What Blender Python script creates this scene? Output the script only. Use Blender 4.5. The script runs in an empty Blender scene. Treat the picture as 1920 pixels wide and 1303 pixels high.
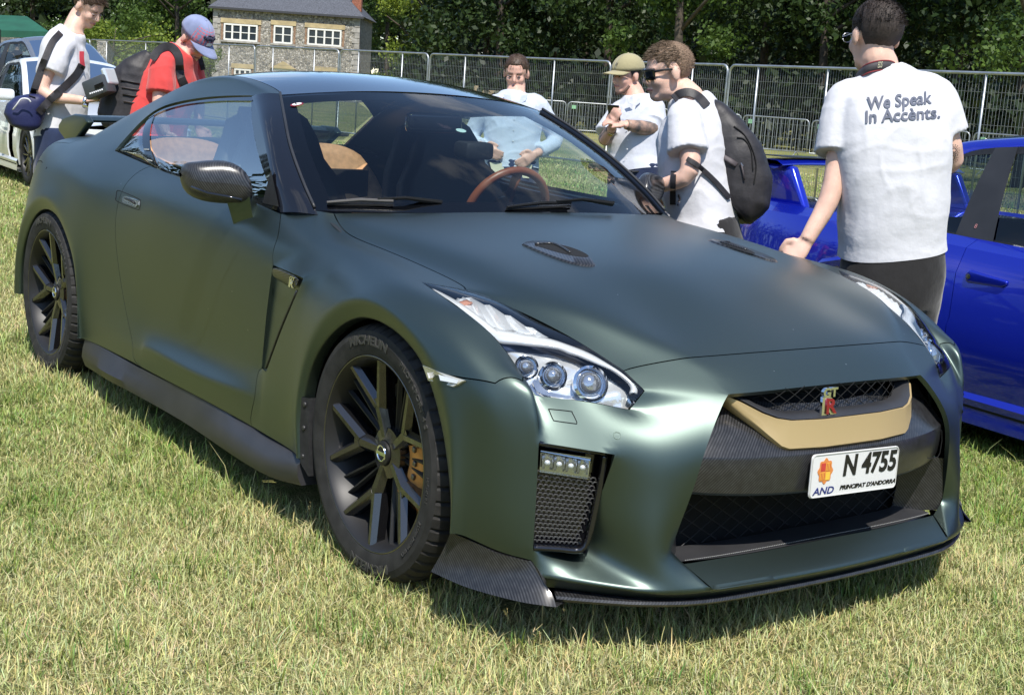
import bpy, bmesh, math, random
import numpy as np
from mathutils import Vector, Matrix, Euler, noise as mnoise
rnd = random.Random(7)
nrs = np.random.RandomState(5)
SC = bpy.context.scene
COL = SC.collection
# ------------------------------------------------------------------ camera
# World frame: origin on the ground under the middle of the green car's front axle,
# x towards the car's nose, y towards its left side, z up (metres).
IMW, IMH, FPX = 1920.0, 1303.0, 2562.0
CAMP = Vector((3.0973, -2.7404, 1.3429))
YAW, PITCH, ROLL = 2.50908, 0.185295, 0.069925
def _axes():
    f = Vector((math.cos(YAW)*math.cos(PITCH), math.sin(YAW)*math.cos(PITCH), -math.sin(PITCH)))
    r = f.cross(Vector((0, 0, 1))).normalized(); u = r.cross(f)
    return r*math.cos(ROLL)+u*math.sin(ROLL), -r*math.sin(ROLL)+u*math.cos(ROLL), f
CR, CU, CF = _axes()
cam_d = bpy.data.cameras.new('camera'); cam = bpy.data.objects.new('camera', cam_d); COL.objects.link(cam)
cam_d.sensor_width = 36.0; cam_d.lens = FPX/IMW*36.0; cam_d.clip_start = 0.05; cam_d.clip_end = 2000
cam.matrix_world = Matrix(((CR.x, CU.x, -CF.x, CAMP.x), (CR.y, CU.y, -CF.y, CAMP.y), (CR.z, CU.z, -CF.z, CAMP.z), (0, 0, 0, 1)))
SC.camera = cam
# ------------------------------------------------------------------ sky, sun, exposure
SUN_AZ, SUN_EL = math.radians(-24.0), math.radians(58.0)     # azimuth measured from +x towards +y
SUNV = Vector((math.cos(SUN_EL)*math.cos(SUN_AZ), math.cos(SUN_EL)*math.sin(SUN_AZ), math.sin(SUN_EL)))
world = bpy.data.worlds.new('World'); SC.world = world; world.use_nodes = True
def build_world():
    nt = world.node_tree; N = nt.nodes; L = nt.links
    bg = N['Background']
    sky = N.new('ShaderNodeTexSky'); sky.sky_type = 'NISHITA'; sky.sun_disc = False
    sky.sun_elevation = SUN_EL; sky.sun_rotation = math.pi/2-SUN_AZ; sky.air_density = 1.0; sky.dust_density = 0.15; sky.ozone_density = 3.0
    tc = N.new('ShaderNodeTexCoord'); mp = N.new('ShaderNodeMapping'); mp.inputs['Scale'].default_value = (1.6, 1.6, 3.4)
    nz = N.new('ShaderNodeTexNoise'); nz.inputs['Scale'].default_value = 1.7; nz.inputs['Detail'].default_value = 7; nz.inputs['Roughness'].default_value = .58
    rp = N.new('ShaderNodeValToRGB'); rp.color_ramp.elements[0].position = .56; rp.color_ramp.elements[1].position = .74
    mx = N.new('ShaderNodeMix'); mx.data_type = 'RGBA'; mx.inputs['B'].default_value = (6.6, 6.7, 6.9, 1)
    L.new(tc.outputs['Generated'], mp.inputs['Vector']); L.new(mp.outputs[0], nz.inputs['Vector']); L.new(nz.outputs['Fac'], rp.inputs[0])
    L.new(rp.outputs[0], mx.inputs['Factor']); L.new(sky.outputs[0], mx.inputs['A']); L.new(mx.outputs['Result'], bg.inputs['Color'])
    bg.inputs['Strength'].default_value = 0.145
build_world()
sun_d = bpy.data.lights.new('sun', 'SUN'); sun_d.energy = 4.4; sun_d.angle = math.radians(.5); sun_d.color = (1, .95, .87)
sun = bpy.data.objects.new('sun', sun_d); COL.objects.link(sun); sun.rotation_euler = (-SUNV).to_track_quat('-Z', 'Y').to_euler(); sun.location = SUNV*30
vs = SC.view_settings; vs.view_transform = 'Standard'; vs.look = 'None'; vs.exposure = 0.48; vs.gamma = 1; vs.use_curve_mapping = False
SC.cycles.max_bounces = 8; SC.cycles.transparent_max_bounces = 12; SC.cycles.caustics_reflective = False; SC.cycles.caustics_refractive = False
SC.cycles.sample_clamp_indirect = 6

# ------------------------------------------------------------------ helpers
def ray(px, py, x=None, y=None, z=None, d=None):
    """photo pixel -> point on the plane x=, y= or z=, or d metres along the view axis"""
    v = CF*FPX+CR*(px-IMW/2)+CU*(IMH/2-py)
    if y is not None: t = (y-CAMP.y)/v.y
    elif x is not None: t = (x-CAMP.x)/v.x
    elif z is not None: t = (z-CAMP.z)/v.z
    else: t = d/FPX
    return CAMP+v*t
def px(P):
    q = Vector(P)-CAMP; w = q.dot(CF)
    return IMW/2+FPX*q.dot(CR)/w, IMH/2-FPX*q.dot(CU)/w
def link(o, parent=None):
    COL.objects.link(o)
    if parent is not None: o.parent = parent
    return o
def tag(o, label=None, cat=None, group=None, kind=None):
    if label: o['label'] = label
    if cat: o['category'] = cat
    if group: o['group'] = group
    if kind: o['kind'] = kind
    return o
def thing(name, label, cat, loc=(0, 0, 0), rz=0.0, group=None):
    o = bpy.data.objects.new(name, None); o.empty_display_size = .1; COL.objects.link(o)
    o.location = loc; o.rotation_euler = (0, 0, rz); return tag(o, label, cat, group)
def smooth(me, ang=None):
    n = len(me.polygons); me.polygons.foreach_set('use_smooth', np.ones(n, bool))
    if ang: me.set_sharp_from_angle(angle=math.radians(ang))
def mesh(name, verts, faces, mat, parent=None, sm=None):
    me = bpy.data.meshes.new(name); me.from_pydata([tuple(v) for v in verts], [], faces); me.update()
    if mat is not None:
        for m in (mat if isinstance(mat, (list, tuple)) else [mat]): me.materials.append(m)
    if sm: smooth(me, sm if sm is not True else None)
    return link(bpy.data.objects.new(name, me), parent)
class B:
    """collects shapes, then links them as one mesh object"""
    def __init__(s): s.v = []; s.f = []; s.m = []
    def add(s, vs, fs, mi=0):
        o = len(s.v); s.v += [Vector(v) for v in vs]; s.f += [tuple(i+o for i in f) for f in fs]; s.m += [mi]*len(fs); return s
    def box(s, c, size, rot=None, mi=0):
        c = Vector(c); hx, hy, hz = (q/2 for q in size); M = rot if rot is not None else Matrix.Identity(3)
        vs = [c+M@Vector((x*hx, y*hy, z*hz)) for z in (-1, 1) for y in (-1, 1) for x in (-1, 1)]
        return s.add(vs, [(0, 2, 3, 1), (4, 5, 7, 6), (0, 1, 5, 4), (2, 6, 7, 3), (0, 4, 6, 2), (1, 3, 7, 5)], mi)
    def tube(s, pts, r, n=8, caps=True, closed=False, mi=0, flat=1.0, up=None):
        pts = [Vector(p) for p in pts]; k = len(pts); rs = r if isinstance(r, (list, tuple)) else [r]*k
        vs = []; prev = None
        for i, p in enumerate(pts):
            a = pts[i-1] if (i or closed) else p; b = pts[(i+1) % k] if (i < k-1 or closed) else p
            t = (b-a).normalized()
            if up is not None: e = up.cross(t)
            elif prev is None: e = t.orthogonal()
            else: e = prev-t*prev.dot(t)
            if e.length < 1e-6: e = t.orthogonal()
            e.normalize(); prev = e; g = t.cross(e)
            for j in range(n):
                w = 2*math.pi*j/n; vs.append(p+e*math.cos(w)*rs[i]+g*math.sin(w)*rs[i]*flat)
        fs = []
        for i in range(k if closed else k-1):
            for j in range(n):
                a = i*n+j; b = i*n+(j+1) % n; c = ((i+1) % k)*n+(j+1) % n; d = ((i+1) % k)*n+j; fs.append((a, b, c, d))
        if caps and not closed: fs += [tuple(range(n-1, -1, -1)), tuple(range((k-1)*n, k*n))]
        return s.add(vs, fs, mi)
    def lathe(s, prof, M, n=32, mi=0, a0=0, a1=2*math.pi):
        """prof: (r, h) pairs spun about local z, placed by matrix M"""
        full = abs(a1-a0-2*math.pi) < 1e-6; m = n if full else n+1; vs = []; k = len(prof)
        for j in range(m):
            w = a0+(a1-a0)*j/n
            for r, h in prof: vs.append(M@Vector((r*math.cos(w), r*math.sin(w), h)))
        fs = []
        for j in range(n):
            q = (j+1) % m
            for i in range(k-1): fs.append((j*k+i, q*k+i, q*k+i+1, j*k+i+1))
        return s.add(vs, fs, mi)
    def prism(s, poly, M, h, mi=0):
        """poly: 2-D outline in local xy, extruded from z=0 to z=h, placed by M"""
        n = len(poly); vs = [M@Vector((x, y, 0)) for x, y in poly]+[M@Vector((x, y, h)) for x, y in poly]
        return s.add(vs, [tuple(range(n-1, -1, -1)), tuple(range(n, 2*n))]+[(i, (i+1) % n, n+(i+1) % n, n+i) for i in range(n)], mi)
    def grid(s, P, mi=0, flip=False):
        """P: rows of points"""
        nr, nc = len(P), len(P[0]); vs = [p for r in P for p in r]; fs = []
        for i in range(nr-1):
            for j in range(nc-1):
                f = (i*nc+j, i*nc+j+1, (i+1)*nc+j+1, (i+1)*nc+j); fs.append(f[::-1] if flip else f)
        return s.add(vs, fs, mi)
    def build(s, name, mat, parent=None, sm=None, bevel=0, seg=2, sub=0, solid=0):
        o = mesh(name, s.v, s.f, mat, parent, sm)
        if any(s.m): o.data.polygons.foreach_set('material_index', s.m)
        if bevel or sub or solid: modify(o, bevel, seg, sub, solid, sm)
        return o
def modify(o, bevel=0, seg=2, sub=0, solid=0, sm=None):
    if solid: m = o.modifiers.new('s', 'SOLIDIFY'); m.thickness = solid; m.offset = -1
    if bevel: m = o.modifiers.new('b', 'BEVEL'); m.width = bevel; m.segments = seg; m.limit_method = 'ANGLE'; m.angle_limit = math.radians(35)
    if sub: m = o.modifiers.new('u', 'SUBSURF'); m.levels = m.render_levels = sub
    bake(o)
    if sm: smooth(o.data, sm if sm is not True else None)
def bake(o):
    dg = bpy.context.evaluated_depsgraph_get(); dg.update()
    me = bpy.data.meshes.new_from_object(o.evaluated_get(dg)); old = o.data; o.modifiers.clear(); o.data = me; me.name = o.name
    if old.users == 0: bpy.data.meshes.remove(old)
def copy_tree(o, parent=None):
    c = o.copy(); COL.objects.link(c)
    if parent is not None: c.parent = parent
    for ch in list(o.children): copy_tree(ch, c)
    return c
def spline(pts, n):
    """Catmull-Rom through pts, n samples per span"""
    P = [Vector(p) for p in pts]; out = []
    for i in range(len(P)-1):
        a = P[i-1] if i else P[0]*2-P[1]; b = P[i]; c = P[i+1]; d = P[i+2] if i+2 < len(P) else P[-1]*2-P[-2]
        for k in range(n):
            t = k/n; out.append(.5*((2*b)+(c-a)*t+(2*a-5*b+4*c-d)*t*t+(3*b-a-3*c+d)*t**3))
    return out+[P[-1]]
def frame_at(o, xdir, zdir):
    """matrix with local x, z along the given directions at o"""
    z = Vector(zdir).normalized(); x = Vector(xdir); x = (x-z*x.dot(z)).normalized(); y = z.cross(x); o = Vector(o)
    return Matrix(((x.x, y.x, z.x, o.x), (x.y, y.y, z.y, o.y), (x.z, y.z, z.z, o.z), (0, 0, 0, 1)))
def text(name, body, size, M, mat, parent=None, extrude=.0006, shear=0, font=None, sx=1.0, align='CENTER', bold=0, curve_on=None):
    cu = bpy.data.curves.new(name, 'FONT'); cu.body = body; cu.size = size; cu.extrude = extrude; cu.shear = shear; cu.offset = bold
    cu.align_x = align; cu.align_y = 'CENTER'; cu.resolution_u = 3
    o = bpy.data.objects.new(name, cu); COL.objects.link(o)
    dg = bpy.context.evaluated_depsgraph_get(); dg.update()
    me = bpy.data.meshes.new_from_object(o.evaluated_get(dg)); bpy.data.objects.remove(o); bpy.data.curves.remove(cu)
    me.transform(Matrix.Diagonal((sx, 1, 1, 1)))
    if curve_on is None: me.transform(M)
    else:
        for v in me.vertices: v.co = curve_on(v.co)
    me.materials.clear(); me.materials.append(mat); me.name = name
    return link(bpy.data.objects.new(name, me), parent)

# ------------------------------------------------------------------ materials
MATS = {}
def mat(name, col, rough=.5, metal=0.0, spec=.5, coat=0.0, var=0.0, vscale=20.0, bump=0.0, bscale=200.0, trans=0.0, ior=1.45, sheen=0.0, alpha=1.0, emit=0, coat_rough=.03, col2=None, sss=0):
    m = bpy.data.materials.new(name); m.use_nodes = True; MATS[name] = m
    nt = m.node_tree; N = nt.nodes; L = nt.links; b = N['Principled BSDF']
    b.inputs['Base Color'].default_value = (*col, 1); b.inputs['Roughness'].default_value = rough; b.inputs['Metallic'].default_value = metal
    b.inputs['Specular IOR Level'].default_value = spec; b.inputs['IOR'].default_value = ior; b.inputs['Coat Weight'].default_value = coat; b.inputs['Coat Roughness'].default_value = coat_rough
    b.inputs['Transmission Weight'].default_value = trans; b.inputs['Sheen Weight'].default_value = sheen; b.inputs['Alpha'].default_value = alpha
    if sss: b.inputs['Subsurface Weight'].default_value = sss; b.inputs['Subsurface Radius'].default_value = (.012, .005, .003)
    if emit: b.inputs['Emission Color'].default_value = (*col, 1); b.inputs['Emission Strength'].default_value = emit
    if var or bump:
        tc = N.new('ShaderNodeTexCoord')
        if var:
            nz = N.new('ShaderNodeTexNoise'); nz.inputs['Scale'].default_value = vscale; nz.inputs['Detail'].default_value = 4
            L.new(tc.outputs['Object'], nz.inputs['Vector'])
            mx = N.new('ShaderNodeMix'); mx.data_type = 'RGBA'
            c2 = col2 or tuple(min(1, c*(1+var)+.0) for c in col); c1 = col if col2 else tuple(c*(1-var) for c in col)
            mx.inputs['A'].default_value = (*c1, 1); mx.inputs['B'].default_value = (*c2, 1)
            rp = N.new('ShaderNodeValToRGB'); rp.color_ramp.elements[0].position = .35; rp.color_ramp.elements[1].position = .65
            L.new(nz.outputs['Fac'], rp.inputs[0]); L.new(rp.outputs[0], mx.inputs['Factor']); L.new(mx.outputs['Result'], b.inputs['Base Color'])
        if bump:
            nb = N.new('ShaderNodeTexNoise'); nb.inputs['Scale'].default_value = bscale; nb.inputs['Detail'].default_value = 3
            L.new(tc.outputs['Object'], nb.inputs['Vector']); bp = N.new('ShaderNodeBump'); bp.inputs['Strength'].default_value = bump; bp.inputs['Distance'].default_value = .01
            L.new(nb.outputs['Fac'], bp.inputs['Height']); L.new(bp.outputs[0], b.inputs['Normal'])
    return m
# ------------------------------------------------------------------ green coupe: body shell
def S(u, v, y):
    p = ray(u, v, y=-y); return (p.x, y, p.z)
def body_cage():
    V = {}; F = []; CRE = []
    def row(pre, pts):
        for i, p in enumerate(pts): V[pre+str(i)] = p
    def q(m, *n): F.append((m, n))
    HOOD, BUMP, FEND, DOOR, QUAR, ROOF, REAR = range(7)
    # hood: h<station>_<column>
    E_ = (.652, .426, .719); C_ = (.618, .581, .690); D_ = (.772, .368, .649)
    hood = [[(-.50, 0, .955), (-.515, .22, .954), (-.56, .43, .945), (-.655, .61, .934), (-.70, .684, .927)],
            [(-.38, 0, .950), (-.39, .22, .948), (-.42, .42, .937), S(735, 430, .645), (-.583, .70, .880)],
            [(-.2, 0, .939), (-.2, .21, .936), (-.2, .40, .922), S(850, 471, .63), (-.369, .71, .863)],
            [(0, 0, .923), (0, .2, .920), (0, .378, .904), S(935, 506, .615), (-.056, .72, .842)],
            [(.2, 0, .897), (.2, .19, .894), (.205, .365, .881), S(1040, 554, .585), (.145, .742, .8215)],
            [(.36, 0, .860), (.36, .19, .857), (.36, .36, .840), S(1120, 591, .545), (.325, .685, .788)],
            [(.53, 0, .801), (.53, .19, .798), (.52, .36, .779), S(1200, 630, .487), (.488, .632, .743)],
            [(.69, 0, .729), (.686, .2, .728), (.668, .355, .7235), E_, C_]]
    for i, r in enumerate(hood): row('h%d_' % i, r)
    for i in range(7):
        for j in range(4): q(HOOD, 'h%d_%d' % (i, j), 'h%d_%d' % (i+1, j), 'h%d_%d' % (i+1, j+1), 'h%d_%d' % (i, j+1))
    # nose band above the grille
    row('b_', [(.797, 0, .656), (.795, .18, .655), (.786, .30, .652), D_, (.676, .56, .652)])
    for j in range(4): q(BUMP, 'h7_%d' % j, 'b_%d' % j, 'b_%d' % (j+1), 'h7_%d' % (j+1))
    CRE.append(('h7_3', 'b_3', .55)); CRE.append(('b_3', 'b_4', .3))
    for i in range(3, 7): CRE.append(('h%d_3' % i, 'h%d_3' % (i+1), .25))
    # bumper face: o = opening edge, m, d = fog vent inner edge, k = corner edge
    V['o1'] = (.785, .404, .614); V['B'] = (.668, .596, .606); V['l1'] = (.624, .70, .625); V['l2'] = (.547, .79, .629)
    row('o2', [(.808, .460, .53)]); V['o2'] = V.pop('o20')
    V['o2'] = (.808, .462, .53); V['o3'] = (.806, .490, .43); V['o4'] = (.793, .511, .34); V['o5'] = (.782, .521, .272)
    V['m2'] = (.757, .575, .525); V['m3'] = (.772, .588, .425); V['m4'] = (.780, .600, .335); V['m5'] = (.790, .600, .258)
    V['d2'] = S(1152, 853, .668); V['d3'] = S(1126, 925, .675); V['d4'] = S(1100, 985, .68); V['d5'] = S(1072, 1020, .69)
    V['k1'] = (.585, .8165, .60); V['k2'] = (.604, .813, .527); V['k3'] = (.610, .814, .43); V['k4'] = (.615, .816, .34); V['k5'] = (.618, .817, .265); V['kb'] = (.612, .818, .237)
    V['ku'] = (.541, .824, .668); V['e0'] = (.505, .797, .664)
    V['F'] = (.868, .453, .193); V['G'] = (.787, .484, .236)
    V['m6'] = (.826, .566, .187); V['d6'] = (.764, .666, .197); V['k6'] = S(1018, 1082, .80)
    q(BUMP, 'b_3', 'o1', 'B', 'b_4'); q(BUMP, 'o1', 'o2', 'm2', 'B'); q(BUMP, 'B', 'm2', 'd2', 'l1'); q(BUMP, 'l1', 'd2', 'k2', 'l2')
    q(BUMP, 'l2', 'k2', 'k1', 'e0'); q(BUMP, 'e0', 'k1', 'ku')
    for a, b in (('2', '3'), ('3', '4'), ('4', '5')):
        q(BUMP, 'o'+a, 'o'+b, 'm'+b, 'm'+a); q(BUMP, 'm'+a, 'm'+b, 'd'+b, 'd'+a)
    q(BUMP, 'o5', 'F', 'm6', 'm5'); q(BUMP, 'm5', 'm6', 'd6', 'd5'); q(BUMP, 'd5', 'd6', 'k6', 'k5'); q(BUMP, 'k5', 'k6', 'kb')
    CRE.append(('o5', 'F', .7)); q(BUMP, 'o5', 'G', 'F')
    # lip under the opening
    row('t_', [(.803, 0, .237), (.800, .25, .237)]); V['t_2'] = V['G']
    row('f_', [(.892, 0, .192), (.886, .24, .192)]); V['f_2'] = V['F']
    row('g_', [(.862, 0, .160), (.856, .24, .160), (.838, .445, .162), (.798, .552, .160), (.735, .652, .164), (.62, .782, .168)])
    for j in range(2): q(BUMP, 't_%d' % j, 'f_%d' % j, 'f_%d' % (j+1), 't_%d' % (j+1)); CRE.append(('f_%d' % j, 'f_%d' % (j+1), .6))
    fb = ['f_0', 'f_1', 'F', 'm6', 'd6', 'k6']
    for j in range(5): q(BUMP, fb[j], 'g_%d' % j, 'g_%d' % (j+1), fb[j+1])
    for j in range(2, 5): CRE.append((fb[j], fb[j+1], .6))
    # front wheel arch rings
    lip = [(.432, .274), (.428, .31), (.418, .37), (.394, .45), (.352, .54), (.286, .63), (.21, .684), (.11, .716), (0, .725), (-.10, .709), (-.20, .661), (-.287, .59), (-.345, .505), (-.372, .41), (-.370, .33), (-.356, .248)]
    fla = [(.449, .27), (.450, .31), (.449, .37), (.438, .45), (.410, .55), (.343, .65), (.25, .716), (.14, .759), (.02, .777), (-.10, .763), (-.22, .709), (-.312, .625), (-.367, .52), (-.393, .41), (-.391, .33), (-.377, .244)]
    mid = [(.466, .916, .266), (.470, .918, .31), (.474, .918, .37), (.476, .917, .45), (.470, .918, .548), (.44, .915, .655), (.345, .903, .735), (.20, .895, .79), (.05, .890, .82), (-.10, .888, .82), (-.26, .895, .79), (-.40, .912, .705), (-.455, .923, .57), (-.487, .923, .42), (-.487, .920, .33), (-.46, .915, .24)]
    for i in range(16):
        V['al%d' % i] = (lip[i][0], .934, lip[i][1]); V['af%d' % i] = (fla[i][0], .9465, fla[i][1]); V['am%d' % i] = mid[i]
        V['ai%d' % i] = (lip[i][0]*.985, .90, .352+(lip[i][1]-.352)*.985)
    for i in range(15):
        m = BUMP if i < 5 else FEND
        q(m, 'ai%d' % i, 'al%d' % i, 'al%d' % (i+1), 'ai%d' % (i+1))
        q(m, 'al%d' % i, 'af%d' % i, 'af%d' % (i+1), 'al%d' % (i+1)); q(m, 'af%d' % i, 'am%d' % i, 'am%d' % (i+1), 'af%d' % (i+1))
        CRE.append(('al%d' % i, 'al%d' % (i+1), .85)); CRE.append(('af%d' % i, 'af%d' % (i+1), .35))
    # bumper flank
    for i, p in enumerate([(.542, .872, .247), (.548, .876, .285), (.551, .878, .355), (.548, .878, .44), (.541, .880, .535), (.50, .884, .656)]): V['n%d' % i] = p
    ks = ['kb', 'k5', 'k4', 'k3', 'k2', 'ku']
    for i in range(4): q(BUMP, 'am%d' % i, 'n%d' % i, 'n%d' % (i+1), 'am%d' % (i+1)); q(BUMP, 'n%d' % i, ks[i], ks[i+1], 'n%d' % (i+1))
    q(BUMP, 'am4', 'n4', 'n5', 'am5'); q(BUMP, 'n4', 'k2', 'k1', 'n5'); q(BUMP, 'n5', 'k1', 'ku')
    for a, b in zip(ks[:4], ks[1:5]): CRE.append((a, b, .55))
    CRE.append(('k2', 'k1', .5)); CRE.append(('k1', 'ku', .4))
    # front fender
    V['N6'] = (.397, .812, .74); V['N7'] = (.266, .831, .792); V['HT'] = (.056, .82, .828)
    V['N9'] = (-.10, .815, .846); V['N10'] = (-.31, .812, .852); V['N11'] = (-.56, .812, .862)
    q(FEND, 'am5', 'n5', 'N6', 'am6'); q(FEND, 'n5', 'ku', 'e0', 'N6'); q(FEND, 'am6', 'N6', 'N7', 'am7'); q(FEND, 'am7', 'N7', 'HT', 'am8')
    q(FEND, 'am8', 'HT', 'N9', 'am9'); q(FEND, 'HT', 'h4_4', 'h3_4', 'N9'); q(FEND, 'am9', 'N9', 'N10', 'am10'); q(FEND, 'N9', 'h3_4', 'h2_4', 'N10')
    q(FEND, 'N10', 'h2_4', 'h1_4', 'N11')
    V['v3'] = S(568, 522, .902); V['v2'] = S(533, 606, .903); V['v1'] = S(499, 696, .898); V['v05'] = (-.70, .906, .33); V['v0'] = (-.66, .906, .24)
    V['c3'] = S(512, 498, .872); V['c2'] = S(500, 590, .880); V['c1'] = S(491, 690, .879); V['c05'] = S(482, 745, .903); V['c0'] = S(473, 800, .898); V['c35'] = S(521, 450, .846); V['c4'] = S(527, 401, .803)
    V['AP'] = (-.738, .728, .932)
    q(FEND, 'am10', 'N10', 'v3', 'am11'); q(FEND, 'am11', 'v3', 'v2', 'am12'); q(FEND, 'am12', 'v2', 'v1', 'am13'); q(FEND, 'am13', 'v1', 'v05', 'am14'); q(FEND, 'am14', 'v05', 'v0', 'am15')
    q(FEND, 'v1', 'c1', 'c05', 'v05'); q(FEND, 'v05', 'c05', 'c0', 'v0')
    q(FEND, 'N10', 'N11', 'c3', 'v3'); q(FEND, 'N11', 'c35', 'c3'); q(FEND, 'N11', 'AP', 'c4', 'c35'); q(FEND, 'N11', 'h1_4', 'h0_4', 'AP')
    # door: columns c (front shut line), p, r, s, x (rear shut line)
    lv = ['0', '05', '1', '2', '3', '35', '4']
    cols = {'p': (-1.10, [(.901, .24), (.913, .327), (.873, .41), (.883, .60), (.880, .775), (.852, .875), (.804, .932)]),
            'r': (-1.40, [(.903, .238), (.914, .325), (.876, .41), (.887, .60), (.886, .785), (.857, .89), (.804, .942)]),
            's': (-1.70, [(.905, .236), (.912, .322), (.885, .41), (.894, .60), (.893, .795), (.862, .90), (.803, .953)])}
    for k, (x, ps) in cols.items():
        for l, (y, z) in zip(lv, ps): V[k+l] = (x, y, z)
    for l, (u, v, y) in zip(lv, [(263, 687, .907), (253, 652, .908), (238, 590, .899), (221, 490, .905), (217, 410, .901), (236, 345, .866), (283, 312, .801)]): V['x'+l] = S(u, v, y)
    cs = ['c', 'p', 'r', 's', 'x']
    for a, b in zip(cs[:-1], cs[1:]):
        for l, m in zip(lv[:-1], lv[1:]): q(DOOR, a+l, b+l, b+m, a+m)
        CRE.append((a+'05', b+'05', .8)); CRE.append((a+'1', b+'1', .15))
    # rear arch
    lip = [(-2.345, .235), (-2.352, .33), (-2.372, .42), (-2.42, .53), (-2.50, .616), (-2.60, .682), (-2.70, .709), (-2.81, .709), (-2.93, .675), (-3.04, .602), (-3.125, .50), (-3.162, .40), (-3.172, .28)]
    fla = [(-2.325, .235), (-2.331, .33), (-2.343, .43), (-2.386, .56), (-2.475, .656), (-2.59, .727), (-2.70, .757), (-2.82, .757), (-2.955, .72), (-3.085, .636), (-3.17, .52), (-3.207, .40), (-3.217, .28)]
    mid = [(-2.25, .917, .234), (-2.25, .920, .33), (-2.25, .922, .43), (-2.27, .928, .61), (-2.335, .924, .78), (-2.53, .924, .82), (-2.70, .921, .832), (-2.86, .918, .825), (-3.03, .913, .785), (-3.175, .908, .68), (-3.26, .902, .53), (-3.29, .896, .40), (-3.29, .884, .27)]
    for i in range(13):
        V['rl%d' % i] = (lip[i][0], .936, lip[i][1]); V['rf%d' % i] = (fla[i][0], .9475, fla[i][1]); V['rm%d' % i] = mid[i]
        V['ri%d' % i] = (-2.78+(lip[i][0]+2.78)*.985, .90, .352+(lip[i][1]-.352)*.985)
    for i in range(12):
        q(QUAR, 'rf%d' % i, 'rl%d' % i, 'rl%d' % (i+1), 'rf%d' % (i+1)); q(QUAR, 'rm%d' % i, 'rf%d' % i, 'rf%d' % (i+1), 'rm%d' % (i+1))
        q(QUAR, 'rl%d' % i, 'ri%d' % i, 'ri%d' % (i+1), 'rl%d' % (i+1))
        CRE.append(('rl%d' % i, 'rl%d' % (i+1), .85)); CRE.append(('rf%d' % i, 'rf%d' % (i+1), .35))
    for i, (l, m) in enumerate((('0', '05'), ('05', '1'), ('1', '2'), ('2', '3'))): q(QUAR, 'x'+l, 'rm%d' % i, 'rm%d' % (i+1), 'x'+m)
    # quarter panel top, C-pillar, roof rail
    V['U4'] = (-2.31, .888, .893); V['U5'] = (-2.56, .886, .915); V['U6'] = (-2.73, .882, .918); V['U7'] = (-2.91, .874, .905); V['U8'] = (-3.13, .862, .865); V['U9'] = (-3.33, .850, .73)
    V['X4'] = S(216, 282, .790); V['X5'] = (-2.58, .785, .998); V['X6'] = (-2.76, .785, .992); V['X7'] = (-2.95, .785, .98); V['X8'] = (-3.30, .775, .945)
    q(QUAR, 'x3', 'rm4', 'U4', 'x35'); q(QUAR, 'x35', 'U4', 'X4', 'x4')
    for i in range(4, 9): q(QUAR, 'rm%d' % i, 'rm%d' % (i+1), 'U%d' % (i+1), 'U%d' % i)
    for i in range(4, 8): q(QUAR, 'U%d' % i, 'U%d' % (i+1), 'X%d' % (i+1), 'X%d' % i)
    W = [S(472, 180, .622), S(400, 182, .620), S(330, 193, .632), S(276, 218, .680)]
    row('W', W)
    RT = [(-1.40, .598, 1.272), (-1.74, .578, 1.308), (-2.12, .575, 1.278), (-2.50, .595, 1.185), (-2.80, .665, 1.072)]
    row('T', RT)
    G = [(-1.345, .565, 1.272), (-1.72, .545, 1.322), (-2.10, .535, 1.300), (-2.60, .535, 1.185)]
    row('G', G); V['D02'] = (-3.0, .60, 1.02)
    for i in range(3): q(QUAR, 'W%d' % i, 'W%d' % (i+1), 'T%d' % (i+1), 'T%d' % i); q(QUAR, 'T%d' % i, 'T%d' % (i+1), 'G%d' % (i+1), 'G%d' % i)
    q(QUAR, 'W3', 'X4', 'X5', 'T3'); q(QUAR, 'T3', 'X5', 'X6', 'T4'); q(QUAR, 'T4', 'X6', 'X7', 'D02'); q(QUAR, 'T3', 'T4', 'D02', 'G3')
    # roof
    row('ra', [(-1.255, 0, 1.312), (-1.62, 0, 1.364), (-2.05, 0, 1.360), (-2.40, 0, 1.318)])
    row('rb', [(-1.275, .30, 1.302), (-1.64, .30, 1.353), (-2.06, .30, 1.346), (-2.42, .29, 1.303)])
    V['G25'] = (-2.36, .532, 1.248)
    for i in range(2): q(ROOF, 'ra%d' % i, 'rb%d' % i, 'rb%d' % (i+1), 'ra%d' % (i+1)); q(ROOF, 'rb%d' % i, 'G%d' % i, 'G%d' % (i+1), 'rb%d' % (i+1))
    q(ROOF, 'ra2', 'rb2', 'rb3', 'ra3'); q(ROOF, 'rb2', 'G2', 'G3', 'rb3')
    # deck and tail
    row('D0', []); V['D00'] = (-3.16, 0, 1.022); V['D01'] = (-3.13, .33, 1.02)
    V['D10'] = (-3.62, 0, .985); V['D11'] = (-3.60, .33, .98); V['D12'] = (-3.50, .60, .965)
    V['E0'] = (-3.77, 0, .80); V['E1'] = (-3.75, .38, .79); V['E2'] = (-3.66, .66, .78); V['E3'] = (-3.50, .79, .74)
    V['H0'] = (-3.80, 0, .50); V['H1'] = (-3.78, .38, .50); V['H2'] = (-3.68, .68, .50); V['H3'] = (-3.50, .82, .50)
    V['J0'] = (-3.72, 0, .28); V['J1'] = (-3.70, .38, .28); V['J2'] = (-3.62, .66, .28); V['J3'] = (-3.46, .81, .27)
    V['S10'] = (-3.40, .862, .53); V['S11'] = (-3.41, .860, .40); V['S12'] = (-3.40, .845, .27); V['H3b'] = (-3.49, .815, .40)
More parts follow.
